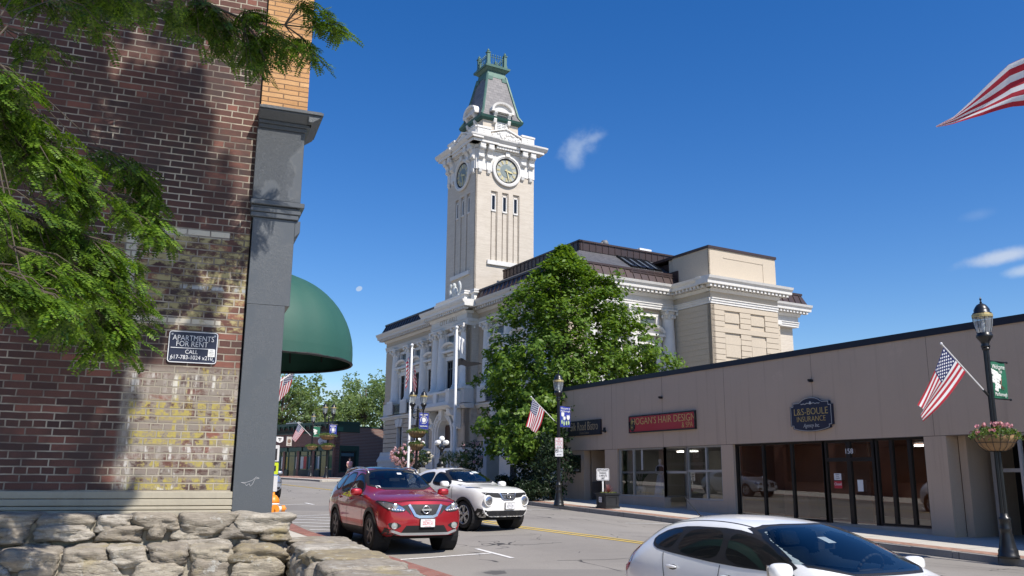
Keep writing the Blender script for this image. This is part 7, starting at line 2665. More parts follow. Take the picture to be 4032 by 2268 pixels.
    def finish(self, Ra, axles, track, mw, rim, spokes, clad=None, cladw=.06, tyre_w=.215):
        r = Ra[0]
        me = self.me
        bm = bmesh.new(); bm.from_mesh(me)
        dele = []
        for f in bm.faces:
            c, n = f.calc_center_median(), f.normal
            if abs(c.x) > .5 and any((c.y - a) ** 2 + (c.z - r) ** 2 < Ra[1] ** 2 for a in axles): dele.append(f); continue
            for poly, proj, s in self.cut:
                if proj == 'side' and c.x * s > .3 and abs(n.x) > .35 and inside((c.y, c.z), poly): dele.append(f); break
                if proj == 'front' and c.y > -.3 and n.y > .2 and inside((c.x, c.z), poly): dele.append(f); break
                if proj == 'rear' and c.y < -.8 and n.y < -.15 and inside((c.x, c.z), poly): dele.append(f); break
        bmesh.ops.delete(bm, geom=dele, context='FACES')
        bm.to_mesh(me); bm.free()
        me.materials.clear(); me.materials.append(self.mat)
        for p in me.polygons: p.use_smooth = True
        me.name = 'body'
        o = bpy.data.objects.new('body', me); COL.objects.link(o); o.parent = self.root
        for a in axles:
            for s in (-1, 1):
                arc = [(a + (Ra[1] + cladw * .3) * math.cos(R(t)), r + (Ra[1] + cladw * .3) * math.sin(R(t))) for t in range(-14, 195, 6)]
                self.ribbon('wheel_arch_trim', clad or self.mat, arc, 'side', s, cladw, .012 if clad else .006)
                L = MB(); L.cs = True
                L.lathe([(Ra[1] + .01, -.3), (Ra[1] + .015, .0)], (s * (mw - .06) if s < 0 else s * (mw - .06), a, r), 24, 'x', cap=False)
                b = MB(); b.lathe([(Ra[1] + .02, 0), (Ra[1] + .02, s * .34)], (s * (mw - .36), a, r), 26, 'x', cap=False)
                b.lathe([(0, 0), (Ra[1] + .02, 0)], (s * (mw - .36), a, r), 26, 'x', cap=False)
                b.build('wheel_well', M_dark, self.root)
                x0 = s * (track / 2)
                w = MB(); w.cs = True
                hw = tyre_w / 2
                w.lathe([(r * .69, -hw * .85), (r * .9, -hw), (r * .975, -hw * .9), (r, -hw * .55), (r, hw * .55), (r * .975, hw * .9), (r * .9, hw), (r * .69, hw * .85)], (x0, a, r), 36, 'x', cap=False)
                wo2 = w.build('wheel', M_rubber, self.root)
                g = MB()
                fx = x0 + s * hw * .72
                g.cs = True
                g.lathe([(r * .70, 0), (r * .72, s * hw * .2), (r * .66, s * hw * .24), (r * .63, -s * .02), (r * .6, -s * .05)], (fx, a, r), 36, 'x', cap=False)
                g.lathe([(0, s * .012), (r * .17, s * .01), (r * .19, -s * .03)], (fx, a, r), 16, 'x', cap=False)
                g.cs = False
                for k in range(spokes):
                    t = 2 * math.pi * k / spokes + .3
                    for dt in (-.17, .17):
                        p, q = (r * .12, t + dt * .3), (r * .67, t + dt)
                        A = Vector((0, p[0] * math.cos(p[1]), p[0] * math.sin(p[1]))); B_ = Vector((0, q[0] * math.cos(q[1]), q[0] * math.sin(q[1])))
                        d = (B_ - A).normalized(); nn = Vector((0, -d.z, d.y)) * .019
                        c = Vector((fx, a, r))
                        f0, f1 = Vector((s * .012, 0, 0)), Vector((-s * .03, 0, 0))
                        g.hexa([c + A + nn + f1, c + B_ + nn + f1, c + B_ - nn + f1, c + A - nn + f1, c + A + nn + f0, c + B_ + nn + f0, c + B_ - nn + f0, c + A - nn + f0])
                g.build('rim', rim, wo2)
                g = MB(); g.lathe([(0, -s * .07), (r * .6, -s * .07)], (fx, a, r), 24, 'x', cap=False); g.build('brake', M_blackm, wo2)
        b = MB(); b.box(-mw + .2, mw - .2, axles[1] - .5, axles[0] + .5, r * .62, r * .75); b.build('underbody', M_dark, self.root)

    def cabin(self, y0, y1, zf, zd, yd, ys, k=1.):
        zf0 = zf
        b = MB(); b.box(-.70, .70, y0, y1, zf - .05, zf); b.box(-.74, -.68, y0, y1, zf, zd - .06); b.box(.68, .74, y0, y1, zf, zd - .06); b.box(-.70, .70, y0 - .02, y0, zf, zd - .12)
        b.hexa([(-.7, yd - .22, zf), (.7, yd - .22, zf), (.7, yd + .3, zf), (-.7, yd + .3, zf), (-.7, yd - .12, zd), (.7, yd - .12, zd), (.7, yd + .3, zd - .03), (-.7, yd + .3, zd - .03)])
        b.build('cabin_floor', M_cint, self.root)
        for y, xs_ in ((ys, (-.36, .36)), (ys - .82, (-.4, .4))):
            for x in xs_:
                g = MB()
                g.hexa([(x - .24, y - .1, zf + .1), (x + .24, y - .1, zf + .1), (x + .24, y + .42, zf + .12), (x - .24, y + .42, zf + .12), (x - .25, y - .1, zf + .3), (x + .25, y - .1, zf + .3), (x + .25, y + .42, zf + .34), (x - .25, y + .42, zf + .34)])
                g.hexa([(x - .24, y - .16, zf + .28), (x + .24, y - .16, zf + .28), (x + .24, y + .0, zf + .28), (x - .24, y + .0, zf + .28), (x - .2, y - .32, zf + .84 * k), (x + .2, y - .32, zf + .84 * k), (x + .2, y - .2, zf + .84 * k), (x - .2, y - .2, zf + .84 * k)])
                g.hexa([(x - .13, y - .33, zf + .87 * k), (x + .13, y - .33, zf + .87 * k), (x + .13, y - .22, zf + .87 * k), (x - .13, y - .22, zf + .87 * k), (x - .11, y - .36, zf + 1.04 * k), (x + .11, y - .36, zf + 1.04 * k), (x + .11, y - .27, zf + 1.04 * k), (x - .11, y - .27, zf + 1.04 * k)])
                g.build('seat', M_cseat, self.root, bevel=.03)
        g = MB(); g.cs = True
        M = Matrix.Translation((-.36, yd - .3, zd - .02)) @ Matrix.Rotation(R(65), 4, 'X')
        g.T = M
        for k in range(24):
            a, c = 2 * math.pi * k / 24, 2 * math.pi * (k + 1) / 24
            g.cyl((.18 * math.cos(a), .18 * math.sin(a), 0), (.18 * math.cos(c), .18 * math.sin(c), 0), .016, n=6)
        g.box(-.17, .17, -.02, .02, -.02, .01); g.box(-.02, .02, -.17, 0, -.02, .01)
        g.build('steering_wheel', M_blackm, self.root)

    def mirror(self, y, z, x, mat, s=(.12, .09, .075)):
        for k in (-1, 1):
            g = MB(); g.cs = True
            g.ball((0, 0, 0), 1, 16, 12)
            v2 = []
            for v in g.v:
                L = (abs(v[0]) ** 3.2 + abs(v[1]) ** 3.2 + abs(v[2]) ** 3.2) ** (1 / 3.2)
                v2.append((k * (x + s[0] * .8) + v[0] / L * s[0], y + v[1] / L * s[1] * (1 if v[1] > 0 else .7), z + v[2] / L * s[2]))
            g.v = v2
            m = g.build('door_mirror', mat, self.root)
            g = MB(); g.box(k * (x + .1) - s[0] * .8, k * (x + .1) + s[0] * .8, y - s[1] * .76, y - s[1] * .62, z - s[2] * .7, z + s[2] * .7); g.build('mirror_glass', M_chrome, m)
            g = MB(); g.cyl((k * (x - .12), y, z - s[2] * .9), (k * (x + .05), y, z - s[2] * .7), .028, n=8); g.build('mirror_foot', M_plast, m)

    def handle(self, y, z, mat, ln=.1):
        for s in (-1, 1):
            h = self.on((y, z), 'side', s, .012)
            g = MB(); g.cs = True
            g.ball((0, 0, 0), (.02, ln, .018), 12, 8); g.v = [(v[0] + h.x + s * .012, v[1] + h.y, v[2] + h.z) for v in g.v]
            g.build('door_handle', mat, self.root)
            self.patch('handle_recess', M_plast, [(y + ln * .8 * math.cos(t * .7), z - .004 + .028 * math.sin(t * .7)) for t in range(9)], 'side', s, .002, .02)

    def plate(self, tx, x, z, col, w=.305, h=.155):
        p = self.on((x, z), 'front', 1, .03)
        q = self.on((x + .12, z), 'front', 1, .03); q2 = self.on((x - .12, z), 'front', 1, .03)
        M = frame(p, (q2 - q).normalized(), (0, 0, 1))
        TT = M @ Matrix.Rotation(R(90), 4, 'X').inverted()
        b = MB(); b.T = M; b.box(-w / 2 - .008, w / 2 + .008, -h / 2 - .008, h / 2 + .008, -.03, -.004); fr_ = b.build('plate_holder', M_plast, self.root)
        b = MB(); b.T = M; b.prism(rrect(w, h, .015), 'z', -.004, 0); pl_ = b.build('licence_plate', M_sgw, self.root)
        text(tx, .098, M @ Matrix.Translation((0, -.006, .0012)), col, 'lettering', pl_, xs=.62, extrude=.001)
        text('Massachusetts', .026, M @ Matrix.Translation((0, .056, .0012)), col, 'lettering', pl_, xs=.9, extrude=.0006)
        text('The Spirit of America', .02, M @ Matrix.Translation((0, -.064, .0012)), col, 'lettering', pl_, xs=.8, extrude=.0006)

    def emblem(self, x, z, r):
        p = self.on((x, z), 'front', 1, .035)
        g = MB(); g.cs = True
        g.lathe([(r * .78, 0), (r * .8, .014), (r, .014), (r * 1.02, 0)], (p.x, p.y, p.z), 28, 'y', cap=False)
        g.cs = False; g.box(p.x - r * 1.25, p.x + r * 1.25, p.y - .002, p.y + .018, p.z - r * .22, p.z + r * .22)
        return g.build('front_emblem', M_chrome, self.root)


# ---- red crossover parked in the near bay
M_redp2 = paint('deep_red_paint', (.38, .014, .022), .45, .3)
S1 = [(2.17, .30, .74, .78, .90, .66, .48, .955, .975), (1.98, .27, .84, .90, .965, .80, .60, 1.03, 1.055), (1.55, .25, .87, .925, 1.01, .855, .62, 1.085, 1.115), (1.15, .25, .87, .925, 1.045, .865, .62, 1.125, 1.16),
      (.90, .25, .87, .92, 1.065, .865, .66, 1.165, 1.20), (.48, .25, .87, .92, 1.075, .865, .665, 1.38, 1.435), (.06, .25, .87, .92, 1.085, .865, .63, 1.585, 1.635), (-.5, .25, .87, .92, 1.10, .865, .62, 1.635, 1.695),
      (-1.2, .25, .87, .925, 1.12, .865, .61, 1.62, 1.685), (-1.8, .26, .86, .92, 1.15, .85, .585, 1.55, 1.62), (-2.12, .30, .82, .88, 1.15, .80, .56, 1.40, 1.46), (-2.27, .34, .76, .82, 1.08, .72, .55, 1.14, 1.17)]
c = Car('deep red crossover parked facing the camera, silver roof rails, plate 2SDN 51', (7.33, 18.9, z_near(18.9) + .03), R(180 - 3), S1, M_redp2, .15, 4)
for s in (-1, 1):
    c.window('front_window', [(.72, 1.09), (.17, 1.47), (-.27, 1.535), (-.30, 1.105)], 'side', M_cglassd, s)
    c.window('rear_window', [(-.38, 1.11), (-.36, 1.54), (-1.0, 1.535), (-1.18, 1.135)], 'side', M_cglassd, s)
    c.window('quarter_window', [(-1.27, 1.145), (-1.09, 1.525), (-1.5, 1.48), (-1.74, 1.30), (-1.62, 1.19)], 'side', M_cglassd, s)
    c.patch('sill_trim', M_plast, [(.98, .42), (-.88, .42), (-.86, .24), (.96, .24)], 'side', s, .006)
    c.ribbon('door_seam', M_dark, [(.80, .44), (.86, .78), (.76, 1.05)], 'side', s, .011); c.ribbon('door_seam', M_dark, [(-.34, .42), (-.345, 1.08)], 'side', s, .011)
    c.ribbon('door_seam', M_dark, [(-.90, .62), (-1.12, .85), (-1.2, 1.1)], 'side', s, .011)
    c.patch('headlight', M_lens, [(s * .40, .795), (s * .55, .765), (s * .72, .79), (s * .82, .87), (s * .855, .965), (s * .74, .955), (s * .50, .885)], 'front', 1, .006, .03, rnd=1)
    c.ribbon('headlight_rim', M_plast, rounded([(s * .40, .795), (s * .55, .765), (s * .72, .79), (s * .82, .87), (s * .855, .965), (s * .74, .955), (s * .50, .885)], 1), 'front', 1, .018, .009, True)
    for k in range(6):
        p = c.on((s * (.47 + .052 * k), .79 + .006 * k), 'front', 1, .015)
        if p: 
            g = MB(); g.ball(p, (.02, .014, .014), 8, 6); g.build('running_light', M_sgw, c.root)
    p = c.on((s * .62, .875), 'front', 1, .012); g = MB(); g.lathe([(.0, .012), (.035, .01), (.055, .0), (.06, .012)], p, 20, 'y', cap=False); g.build('projector', M_chrome, c.root)
    c.patch('side_grille', M_plast, [(s * .30, .70), (s * .37, .905), (s * .49, .88), (s * .40, .79)], 'front', 1, .005, .03)
    c.patch('fog_lamp_bezel', M_plast, [(s * .48, .50), (s * .60, .56), (s * .76, .55), (s * .72, .46), (s * .60, .43)], 'front', 1, .006, .03, rnd=1)
    p = c.on((s * .635, .497), 'front', 1, .016); g = MB(); g.lathe([(0, .01), (.05, .008), (.052, .016), (.062, .016), (.064, 0)], p, 20, 'y', cap=False); g.build('fog_lamp', M_chrome, c.root)
c.window('windscreen', [(-.74, 1.20), (.74, 1.20), (.585, 1.555), (.3, 1.605), (-.3, 1.605), (-.585, 1.555)], 'front', M_cglass, 1, .04, 1)
c.patch('grille', M_plast, [(-.37, .91), (.37, .91), (.25, .685), (.15, .645), (-.15, .645), (-.25, .685)], 'front', 1, .006, .03)
c.ribbon('grille_surround', M_chrome, [(-.345, .905), (-.225, .70), (-.145, .668), (.145, .668), (.225, .70), (.345, .905)], 'front', 1, .052, .016, thick=.02)
c.emblem(0, .80, .082)
c.patch('lower_intake', M_dark, [(-.40, .50), (.40, .50), (.50, .36), (-.50, .36)], 'front', 1, .006, .04)
c.patch('lower_bumper', M_plast, [(-.80, .46), (-.52, .355), (.52, .355), (.80, .46), (.80, .25), (-.80, .25)], 'front', 1, .005, .05)
c.ribbon('skid_bar', M_silverp, [(-.70, .405), (-.50, .338), (.50, .338), (.70, .405)], 'front', 1, .05, .014)
c.plate('2SDN 51', -.03, .55, M_sgr)
c.patch('roof_glass', pm('dark_roof_glass', (.012, .014, .02), .05, .2, 3, fine=0), [(-.45, .0), (.45, .0), (.44, -1.3), (-.44, -1.3)], 'top', 1, .004, .08, rnd=1)
for s in (-1, 1):
    pts = []
    for y in (.12, .0, -.3, -.8, -1.3, -1.62, -1.75):
        h = c.on((s * .575, y), 'top', 1, .0); pts.append(h + Vector((0, 0, .005 if y in (.12, -1.75) else .055)))
    g = MB(); g.cs = True; g.tube(pts, .019, 8); g.build('roof_rail', M_silverp, c.root)
c.ribbon('bonnet_seam', M_dark, [(-.66, .955), (-.3, .985), (.3, .985), (.66, .955)], 'front', 1, .01, .003)
c.mirror(.66, 1.13, .90, M_redp2, (.125, .10, .08))
c.handle(-.14, .975, M_redp2); c.handle(-.98, 1.0, M_redp2)
c.cabin(-1.6, 1.0, .55, 1.16, .72, -.25)
g = MB(); p = c.on((.02, 1.5), 'front', 1, -.12); g.box(p.x - .12, p.x + .12, p.y - .03, p.y + .01, p.z - .035, p.z + .035); g.build('rear_view_mirror', M_blackm, c.root)
for x, z, w_, h_ in ((-.08, 1.52, .05, .018), (.55, 1.235, .045, .025), (-.50, 1.54, .02, .015)): c.patch('windscreen_sticker', M_sgw, [(x - w_, z - h_), (x + w_, z - h_), (x + w_, z + h_), (x - w_, z + h_)], 'front', 1, .004, .05)
c.finish((.36, .415), (1.40, -1.31), 1.60, .93, M_alloyd, 5, M_plast, .075, .225)

# ---- white small crossover driving up the street
M_pearl = paint('pearl_white_paint', (.80, .79, .76))
S2 = [(1.90, .30, .70, .74, .93, .66, .46, .985, 1.0), (1.68, .27, .80, .865, .995, .785, .56, 1.04, 1.06), (1.3, .25, .82, .885, 1.035, .82, .57, 1.07, 1.095), (.95, .25, .82, .88, 1.045, .815, .58, 1.09, 1.12),
      (.72, .25, .82, .875, 1.055, .81, .615, 1.12, 1.155), (.32, .25, .82, .875, 1.065, .81, .625, 1.315, 1.365), (-.08, .25, .82, .875, 1.08, .81, .585, 1.485, 1.53), (-.6, .25, .82, .88, 1.10, .815, .57, 1.515, 1.575),
      (-1.2, .25, .82, .885, 1.12, .82, .55, 1.475, 1.535), (-1.62, .27, .81, .88, 1.12, .81, .51, 1.38, 1.44), (-1.9, .3, .77, .83, 1.08, .75, .50, 1.19, 1.24), (-2.02, .34, .70, .76, .98, .66, .5, 1.03, 1.06)]
c = Car('small pearl white crossover with round headlights driving up the street behind the red one', (10.78, 22.3, road(10.8, 22.3) + .02), R(180 + 10), S2, M_pearl, .15, 4)
for s in (-1, 1):
    c.window('front_window', [(.60, 1.075), (.05, 1.39), (-.33, 1.43), (-.37, 1.09)], 'side', M_cglassd, s)
    c.window('rear_window', [(-.44, 1.10), (-.41, 1.43), (-.95, 1.40), (-1.28, 1.25), (-1.18, 1.12)], 'side', M_cglassd, s)
    c.patch('sill_trim', M_plast, [(.80, .40), (-.92, .40), (-.90, .24), (.78, .24)], 'side', s, .006)
    c.ribbon('door_seam', M_dark, [(.62, .42), (.70, .8), (.62, 1.05)], 'side', s, .011); c.ribbon('door_seam', M_dark, [(-.41, .40), (-.41, 1.08)], 'side', s, .011)
    # round main lamp, slim upper lamp on the wing
    p = c.on((s * .585, .70), 'front', 1, .012)
    lm = MB(); lm.cs = True; lm.lathe([(0, .03), (.06, .028), (.105, .018), (.125, .0)], p, 26, 'y', cap=False); lo = lm.build('headlight', M_lens, c.root)
    lm = MB(); lm.cs = True; lm.lathe([(.118, .0), (.12, .02), (.135, .016), (.15, -.02)], p, 26, 'y', cap=False); lm.build('headlight_rim', M_pearl, lo)
    lm = MB(); lm.lathe([(0, .036), (.05, .034), (.055, .028)], p, 18, 'y', cap=False); lm.build('projector', M_chrome, lo)
    c.patch('wing_lamp', M_lens, [(s * .56, 1.72), (s * .68, 1.66), (s * .785, 1.35), (s * .79, 1.16), (s * .72, 1.32)], 'top', 1, .006, .03, rnd=1)
    c.patch('grille', M_plast, [(s * .21, .775), (s * .30, .905), (s * .72, .915), (s * .66, .85), (s * .42, .79)], 'front', 1, .006, .03)
    for k in range(7): c.ribbon('grille_bar', M_blackm, [(s * (.28 + .055 * k), .90), (s * (.25 + .05 * k), .80)], 'front', 1, .008, .01)
c.window('windscreen', [(-.70, 1.165), (.70, 1.165), (.55, 1.445), (.3, 1.495), (-.3, 1.495), (-.55, 1.445)], 'front', M_cglass, 1, .035, 1)
c.patch('grille', M_plast, [(-.25, .905), (.25, .905), (.20, .76), (.14, .725), (-.14, .725), (-.20, .76)], 'front', 1, .007, .03)
for k in range(3): c.ribbon('grille_bar', M_silverp, [(-.2, .78 + .04 * k), (.2, .78 + .04 * k)], 'front', 1, .009, .012)
c.ribbon('grille_surround', M_chrome, [(-.25, .905), (-.205, .765), (-.14, .735), (.14, .735), (.205, .765), (.25, .905)], 'front', 1, .035, .016)
c.emblem(0, .825, .066)
c.patch('lower_bumper', M_plast, [(-.80, .52), (-.62, .455), (-.45, .46), (.45, .46), (.62, .455), (.80, .52), (.80, .25), (-.80, .25)], 'front', 1, .006, .05)
for x in (-.48, -.16, .16, .48):
    c.patch('intake_hole', M_dark, [(x + .13 * math.cos(t * .6283), .385 + .062 * math.sin(t * .6283)) for t in range(10)], 'front', 1, .011, .04)
c.ribbon('intake_lip', pm('grey_trim', (.12, .12, .125), .4, .1, 6), [(x / 10 * .62, .315 + .02 * math.cos(x * 1.9)) for x in range(-10, 11)], 'front', 1, .016, .013)
c.plate('62Y K29', -.03, .575, pm('plate_ink', (.09, .10, .13), .6, .1, 5))
c.mirror(.50, 1.11, .88, M_pearl, (.12, .095, .085)); c.handle(-.22, .94, M_chrome)
c.cabin(-1.4, .8, .52, 1.13, .55, -.35)
for x, z, w_, h_ in ((-.12, 1.40, .045, .022), (.50, 1.21, .045, .02), (-.47, 1.43, .0, .0)): 
    if w_: c.patch('windscreen_sticker', M_sgw, [(x - w_, z - h_), (x + w_, z - h_), (x + w_, z + h_), (x - w_, z + h_)], 'front', 1, .004, .05)
c.patch('windscreen_sticker', pm('pale_toll_tag', (.5, .56, .55), .5, .1, 6), [(-.44, 1.405), (-.20, 1.405), (-.22, 1.455), (-.42, 1.455)], 'front', 1, .004, .05)
c.finish((.345, .395), (1.22, -1.31), 1.53, .885, M_alloy, 5, M_plast, .07, .21)

# ---- white hatchback in the foreground bay, seen from behind its near side
M_wpaint = paint('white_paint', (.86, .86, .84))
S3 = [(1.90, .28, .68, .72, .72, .62, .44, .775, .79), (1.6, .25, .79, .835, .815, .755, .56, .875, .90), (1.40, .23, .81, .85, .855, .79, .59, .905, .935), (1.28, .23, .81, .85, .87, .795, .61, .92, .95),
      (1.16, .23, .81, .85, .885, .795, .66, .95, .985), (.66, .23, .81, .85, .915, .795, .635, 1.16, 1.215), (.14, .23, .81, .85, .93, .795, .645, 1.335, 1.39), (-.45, .23, .81, .85, .95, .795, .615, 1.38, 1.445),
      (-1.05, .23, .81, .855, .975, .795, .585, 1.358, 1.43), (-1.55, .25, .80, .85, 1.0, .77, .53, 1.275, 1.355), (-1.86, .28, .76, .80, .99, .70, .47, 1.09, 1.16), (-2.0, .32, .70, .74, .90, .62, .46, .97, 1.0)]
c = Car('white hatchback parked in the foreground bay facing right', (7.18, 6.85, z_near(6.85) + .03), R(180), S3, M_wpaint, .12, 4)
for s in (-1, 1):
    c.patch('window_surround', M_plast, rounded([(.86, .945), (.28, 1.25), (-.19, 1.315), (-.9, 1.307), (-1.26, 1.258), (-1.5, 1.155), (-1.45, 1.07), (-1.3, 1.03), (-.2, .955)], 1), 'side', s, .004, .03)
    c.window('front_window', [(.78, .955), (.25, 1.225), (-.19, 1.29), (-.21, .97)], 'side', M_cglass, s, .02, 2, .006)
    c.window('rear_window', [(-.31, .985), (-.28, 1.30), (-.87, 1.285), (-1.02, 1.03)], 'side', M_cglass, s, .02, 2, .006)
    c.window('quarter_window', [(-1.09, 1.045), (-.95, 1.28), (-1.25, 1.24), (-1.47, 1.15), (-1.40, 1.08)], 'side', M_cglass, s, .018, 2, .006)
    c.patch('tail_light', M_red_l, [(-1.98, .76), (-1.9, 1.0), (-1.74, 1.15), (-1.71, 1.12), (-1.80, .95), (-1.82, .82), (-1.9, .74)], 'side', s, .006, .03, rnd=1)
    c.ribbon('door_seam', M_dark, [(.86, .40), (.90, .7), (.82, .92)], 'side', s, .01); c.ribbon('door_seam', M_dark, [(-.26, .35), (-.255, .95)], 'side', s, .01); c.ribbon('door_seam', M_dark, [(-.86, .5), (-1.10, .75), (-1.20, 1.01)], 'side', s, .01)
    c.patch('headlight', M_lens, [(s * .42, .70), (s * .70, .78), (s * .78, .84), (s * .66, .64), (s * .5, .6)], 'front', 1, .006, .03, rnd=1)
    c.patch('tail_light', M_red_l, [(s * .5, .86), (s * .64, 1.05), (s * .70, 1.0), (s * .72, .75), (s * .6, .74)], 'rear', 1, .006, .03, rnd=1)
    c.ribbon('roof_seam', M_plast, [(s * .555, .10), (s * .53, -.4), (s * .505, -1.0), (s * .46, -1.5)], 'top', 1, .016, .002)
c.window('windscreen', [(-.76, .975), (.76, .975), (.62, 1.30), (.4, 1.352), (-.4, 1.352), (-.62, 1.30)], 'front', M_cglass, 1, .03, 1, .007)
c.window('tailgate_window', [(-.52, 1.05), (.52, 1.05), (.44, 1.29), (-.44, 1.29)], 'rear', M_cglassd, 1, .03, 1)
c.patch('grille', M_plast, [(-.4, .64), (.4, .64), (.3, .46), (-.3, .46)], 'front', 1, .006, .05)
c.mirror(.72, .985, .85, M_wpaint, (.115, .09, .075))
c.handle(-.12, .845, M_wpaint, .095); c.handle(-.98, .875, M_wpaint, .095)
c.cabin(-1.5, 1.1, .36, .95, .95, -.1, .87)
h = c.on((0, -1.42), 'top', 1, 0)
g = MB(); g.cyl(h, h + Vector((0, .03, .02)), .035, .02, 10); g.cyl(h + Vector((0, .0, .015)), h + Vector((0, -.30, .24)), .007, .005, 6); g.build('aerial', M_blackm, c.root)
g = MB(); p = c.on((0, 1.27), 'front', 1, -.1); g.box(p.x - .12, p.x + .12, p.y - .03, p.y + .01, p.z - .04, p.z + .03); g.build('rear_view_mirror', M_blackm, c.root)
c.patch('windscreen_sticker', M_sgw, [(-.10, 1.255), (.02, 1.255), (.02, 1.305), (-.10, 1.305)], 'front', 1, -.06, .05)
c.finish((.31, .35), (1.20, -1.37), 1.48, .85, M_alloy, 7, None, .02, .185)

# ---- silver saloon parked beyond the pillar
M_silv = paint('silver_paint', (.40, .43, .48), .6, .2)
S4 = [tuple([st[0] * 1.15] + [st[1] * 1.02] + [v * 1.05 for v in st[2:4]] + [st[4] * 1.02] + [v * 1.05 for v in st[5:7]] + [v * 1.0 for v in st[7:]]) for st in S3]
c = Car('silver saloon parked beyond the grey pillar, only its front corner showing', (8.42, 38.0, z_near(38) + .02), R(180), S4, M_silv, .12, 3)
for s in (-1, 1):
    c.window('front_window', [(.82, .99), (.28, 1.235), (-.24, 1.29), (-.26, 1.0)], 'side', M_cglassd, s)
    c.window('rear_window', [(-.36, 1.01), (-.34, 1.29), (-1.0, 1.27), (-1.3, 1.06)], 'side', M_cglassd, s)
    c.patch('headlight', M_lens, [(s * .46, .60), (s * .48, .72), (s * .74, .76), (s * .80, .70), (s * .74, .60)], 'front', 1, .008, .03)
    c.patch('fog_lamp_bezel', M_plast, [(s * .5, .36), (s * .5, .45), (s * .7, .45), (s * .7, .36)], 'front', 1, .008, .04)
    c.patch('grille', M_plast, [(s * .06, .48), (s * .06, .74), (s * .42, .72), (s * .4, .50)], 'front', 1, .008, .04)
    for k in range(7): c.ribbon('grille_bar', M_chrome, [(s * (.09 + .05 * k), .73), (s * (.09 + .048 * k), .50)], 'front', 1, .016, .014)
    c.ribbon('grille_surround', M_chrome, [(s * .06, .48), (s * .06, .745), (s * .42, .725), (s * .4, .49)], 'front', 1, .025, .015, True)
c.window('windscreen', [(-.75, 1.05), (.75, 1.05), (.57, 1.30), (.3, 1.35), (-.3, 1.35), (-.57, 1.30)], 'front', M_cglassd, 1, .03, 1)
c.mirror(.86, 1.02, .89, M_silv, (.12, .09, .07))
c.finish((.33, .37), (1.38, -1.55), 1.55, .89, M_alloy, 7, None, .02, .2)
# ================================================================ trees and shrubs
def pix(x, y, D):
    """the point a horizontal distance D away along the sight line of a picture point"""
    d = fwd + rt * ((x - 2016) / 3400.3) - upv * ((y - 1134) / 3400.3)
    return EYE + d * (D / math.hypot(d.x, d.y))


def leaf_clumps(b, clumps, n, size, rnd, up=.5, squash=.8, outward=None):
    """leaf-sized quads scattered through many small clumps"""
    for (c, r) in clumps:
        for k in range(n):
            d = Vector((rnd.gauss(0, 1), rnd.gauss(0, 1), rnd.gauss(0, 1) * squash))
            d = d * (r * rnd.random() ** .45 / max(.3, d.length))
            nn = Vector((rnd.gauss(0, .6), rnd.gauss(0, .6), up + rnd.gauss(0, .5)))
            if outward is not None: nn += (c - outward).normalized() * .7
            nn.normalize()
            s = nn.orthogonal().normalized()
            s = Matrix.Rotation(rnd.uniform(0, 6.283), 3, nn) @ s
            L = size * rnd.uniform(.7, 1.3)
            t_ = nn.cross(s)
            p = c + d
            b.quad(p - s * L, p + t_ * L * .55, p + s * L, p - t_ * L * .55)


M_linden = leaf_mat('linden_leaf', (.07, .155, .016), (.21, .32, .05), .42)
M_far = leaf_mat('far_tree_leaf', (.15, .235, .085), (.28, .36, .18), .5)
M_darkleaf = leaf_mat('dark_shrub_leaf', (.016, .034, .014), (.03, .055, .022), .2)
M_rhod = leaf_mat('rhododendron_leaf', (.03, .06, .025), (.06, .10, .035), .25)
M_rpink = leaf_mat('rhododendron_flower', (.66, .36, .46), (.80, .58, .64), .3)
M_wflow = leaf_mat('pale_flower', (.62, .56, .52), (.78, .72, .68), .3)


def branching(b, base, top, r0, limbs, rnd):
    b.cs = True
    P = [base.lerp(top, k / 5) + Vector((rnd.gauss(0, .12), rnd.gauss(0, .12), 0)) * (k > 0) for k in range(6)]
    b.tube(P, [r0 * (1 - .16 * k) for k in range(6)], 9)
    for (h, e) in limbs:
        a = P[0].lerp(P[-1], h)
        mid = a.lerp(e, .5) + Vector((0, 0, .12 * (e - a).length))
        r = r0 * (1 - .8 * h) * .55
        b.tube([a, mid, e], [r, r * .65, r * .2], 6)


# big linden between the shops and the city hall
rnd = random.Random(12)
lt = thing('linden_tree', 'large dense leafy green tree between the taupe shops and the city hall', 'tree', (24.4, 38.4, 1.0))
LT0 = Vector((24.4, 38.4, 1.0))
prof = [(1.7, 2.4), (2.6, 3.9), (4.2, 4.6), (6.0, 4.5), (7.6, 3.95), (9.2, 3.1), (10.6, 2.45), (11.4, 1.9), (12.1, 1.1), (12.5, .3)]
clumps, limbs = [], []
for k in range(2100):
    z = 1.6 + 11.2 * rnd.random() ** 1.25
    rr = lerp(z, prof)
    a = rnd.uniform(0, 6.283)
    q = rnd.random() ** .42
    lump = 1 + .5 * noise.noise(Vector((math.cos(a) * 1.6, math.sin(a) * 1.6, z * .55)) * 1.3)
    clumps.append((Vector((rr * q * lump * math.cos(a), rr * q * lump * math.sin(a), z - .25 * q * rr * .3)), .34))
for (lx, ly, lr, ln, lD) in ((2540, 1420, 1.5, 70, 43.5), (2480, 1290, 1.1, 46, 44.5), (2390, 1130, .9, 34, 45), (2020, 1480, 1.2, 46, 43.5), (2150, 1180, .8, 26, 45)):
    for k in range(ln):
        clumps.append((pix(lx, ly, lD) - LT0 + Vector((rnd.gauss(0, .5), rnd.gauss(0, .5), rnd.gauss(0, .38))) * lr, .34))
for k in range(90):
    d = Vector((rnd.gauss(0, .55), rnd.gauss(0, .5), rnd.gauss(0, .42)))
    clumps.append((pix(2090, 1735, 42.0) - LT0 + d * 1.35, .34))
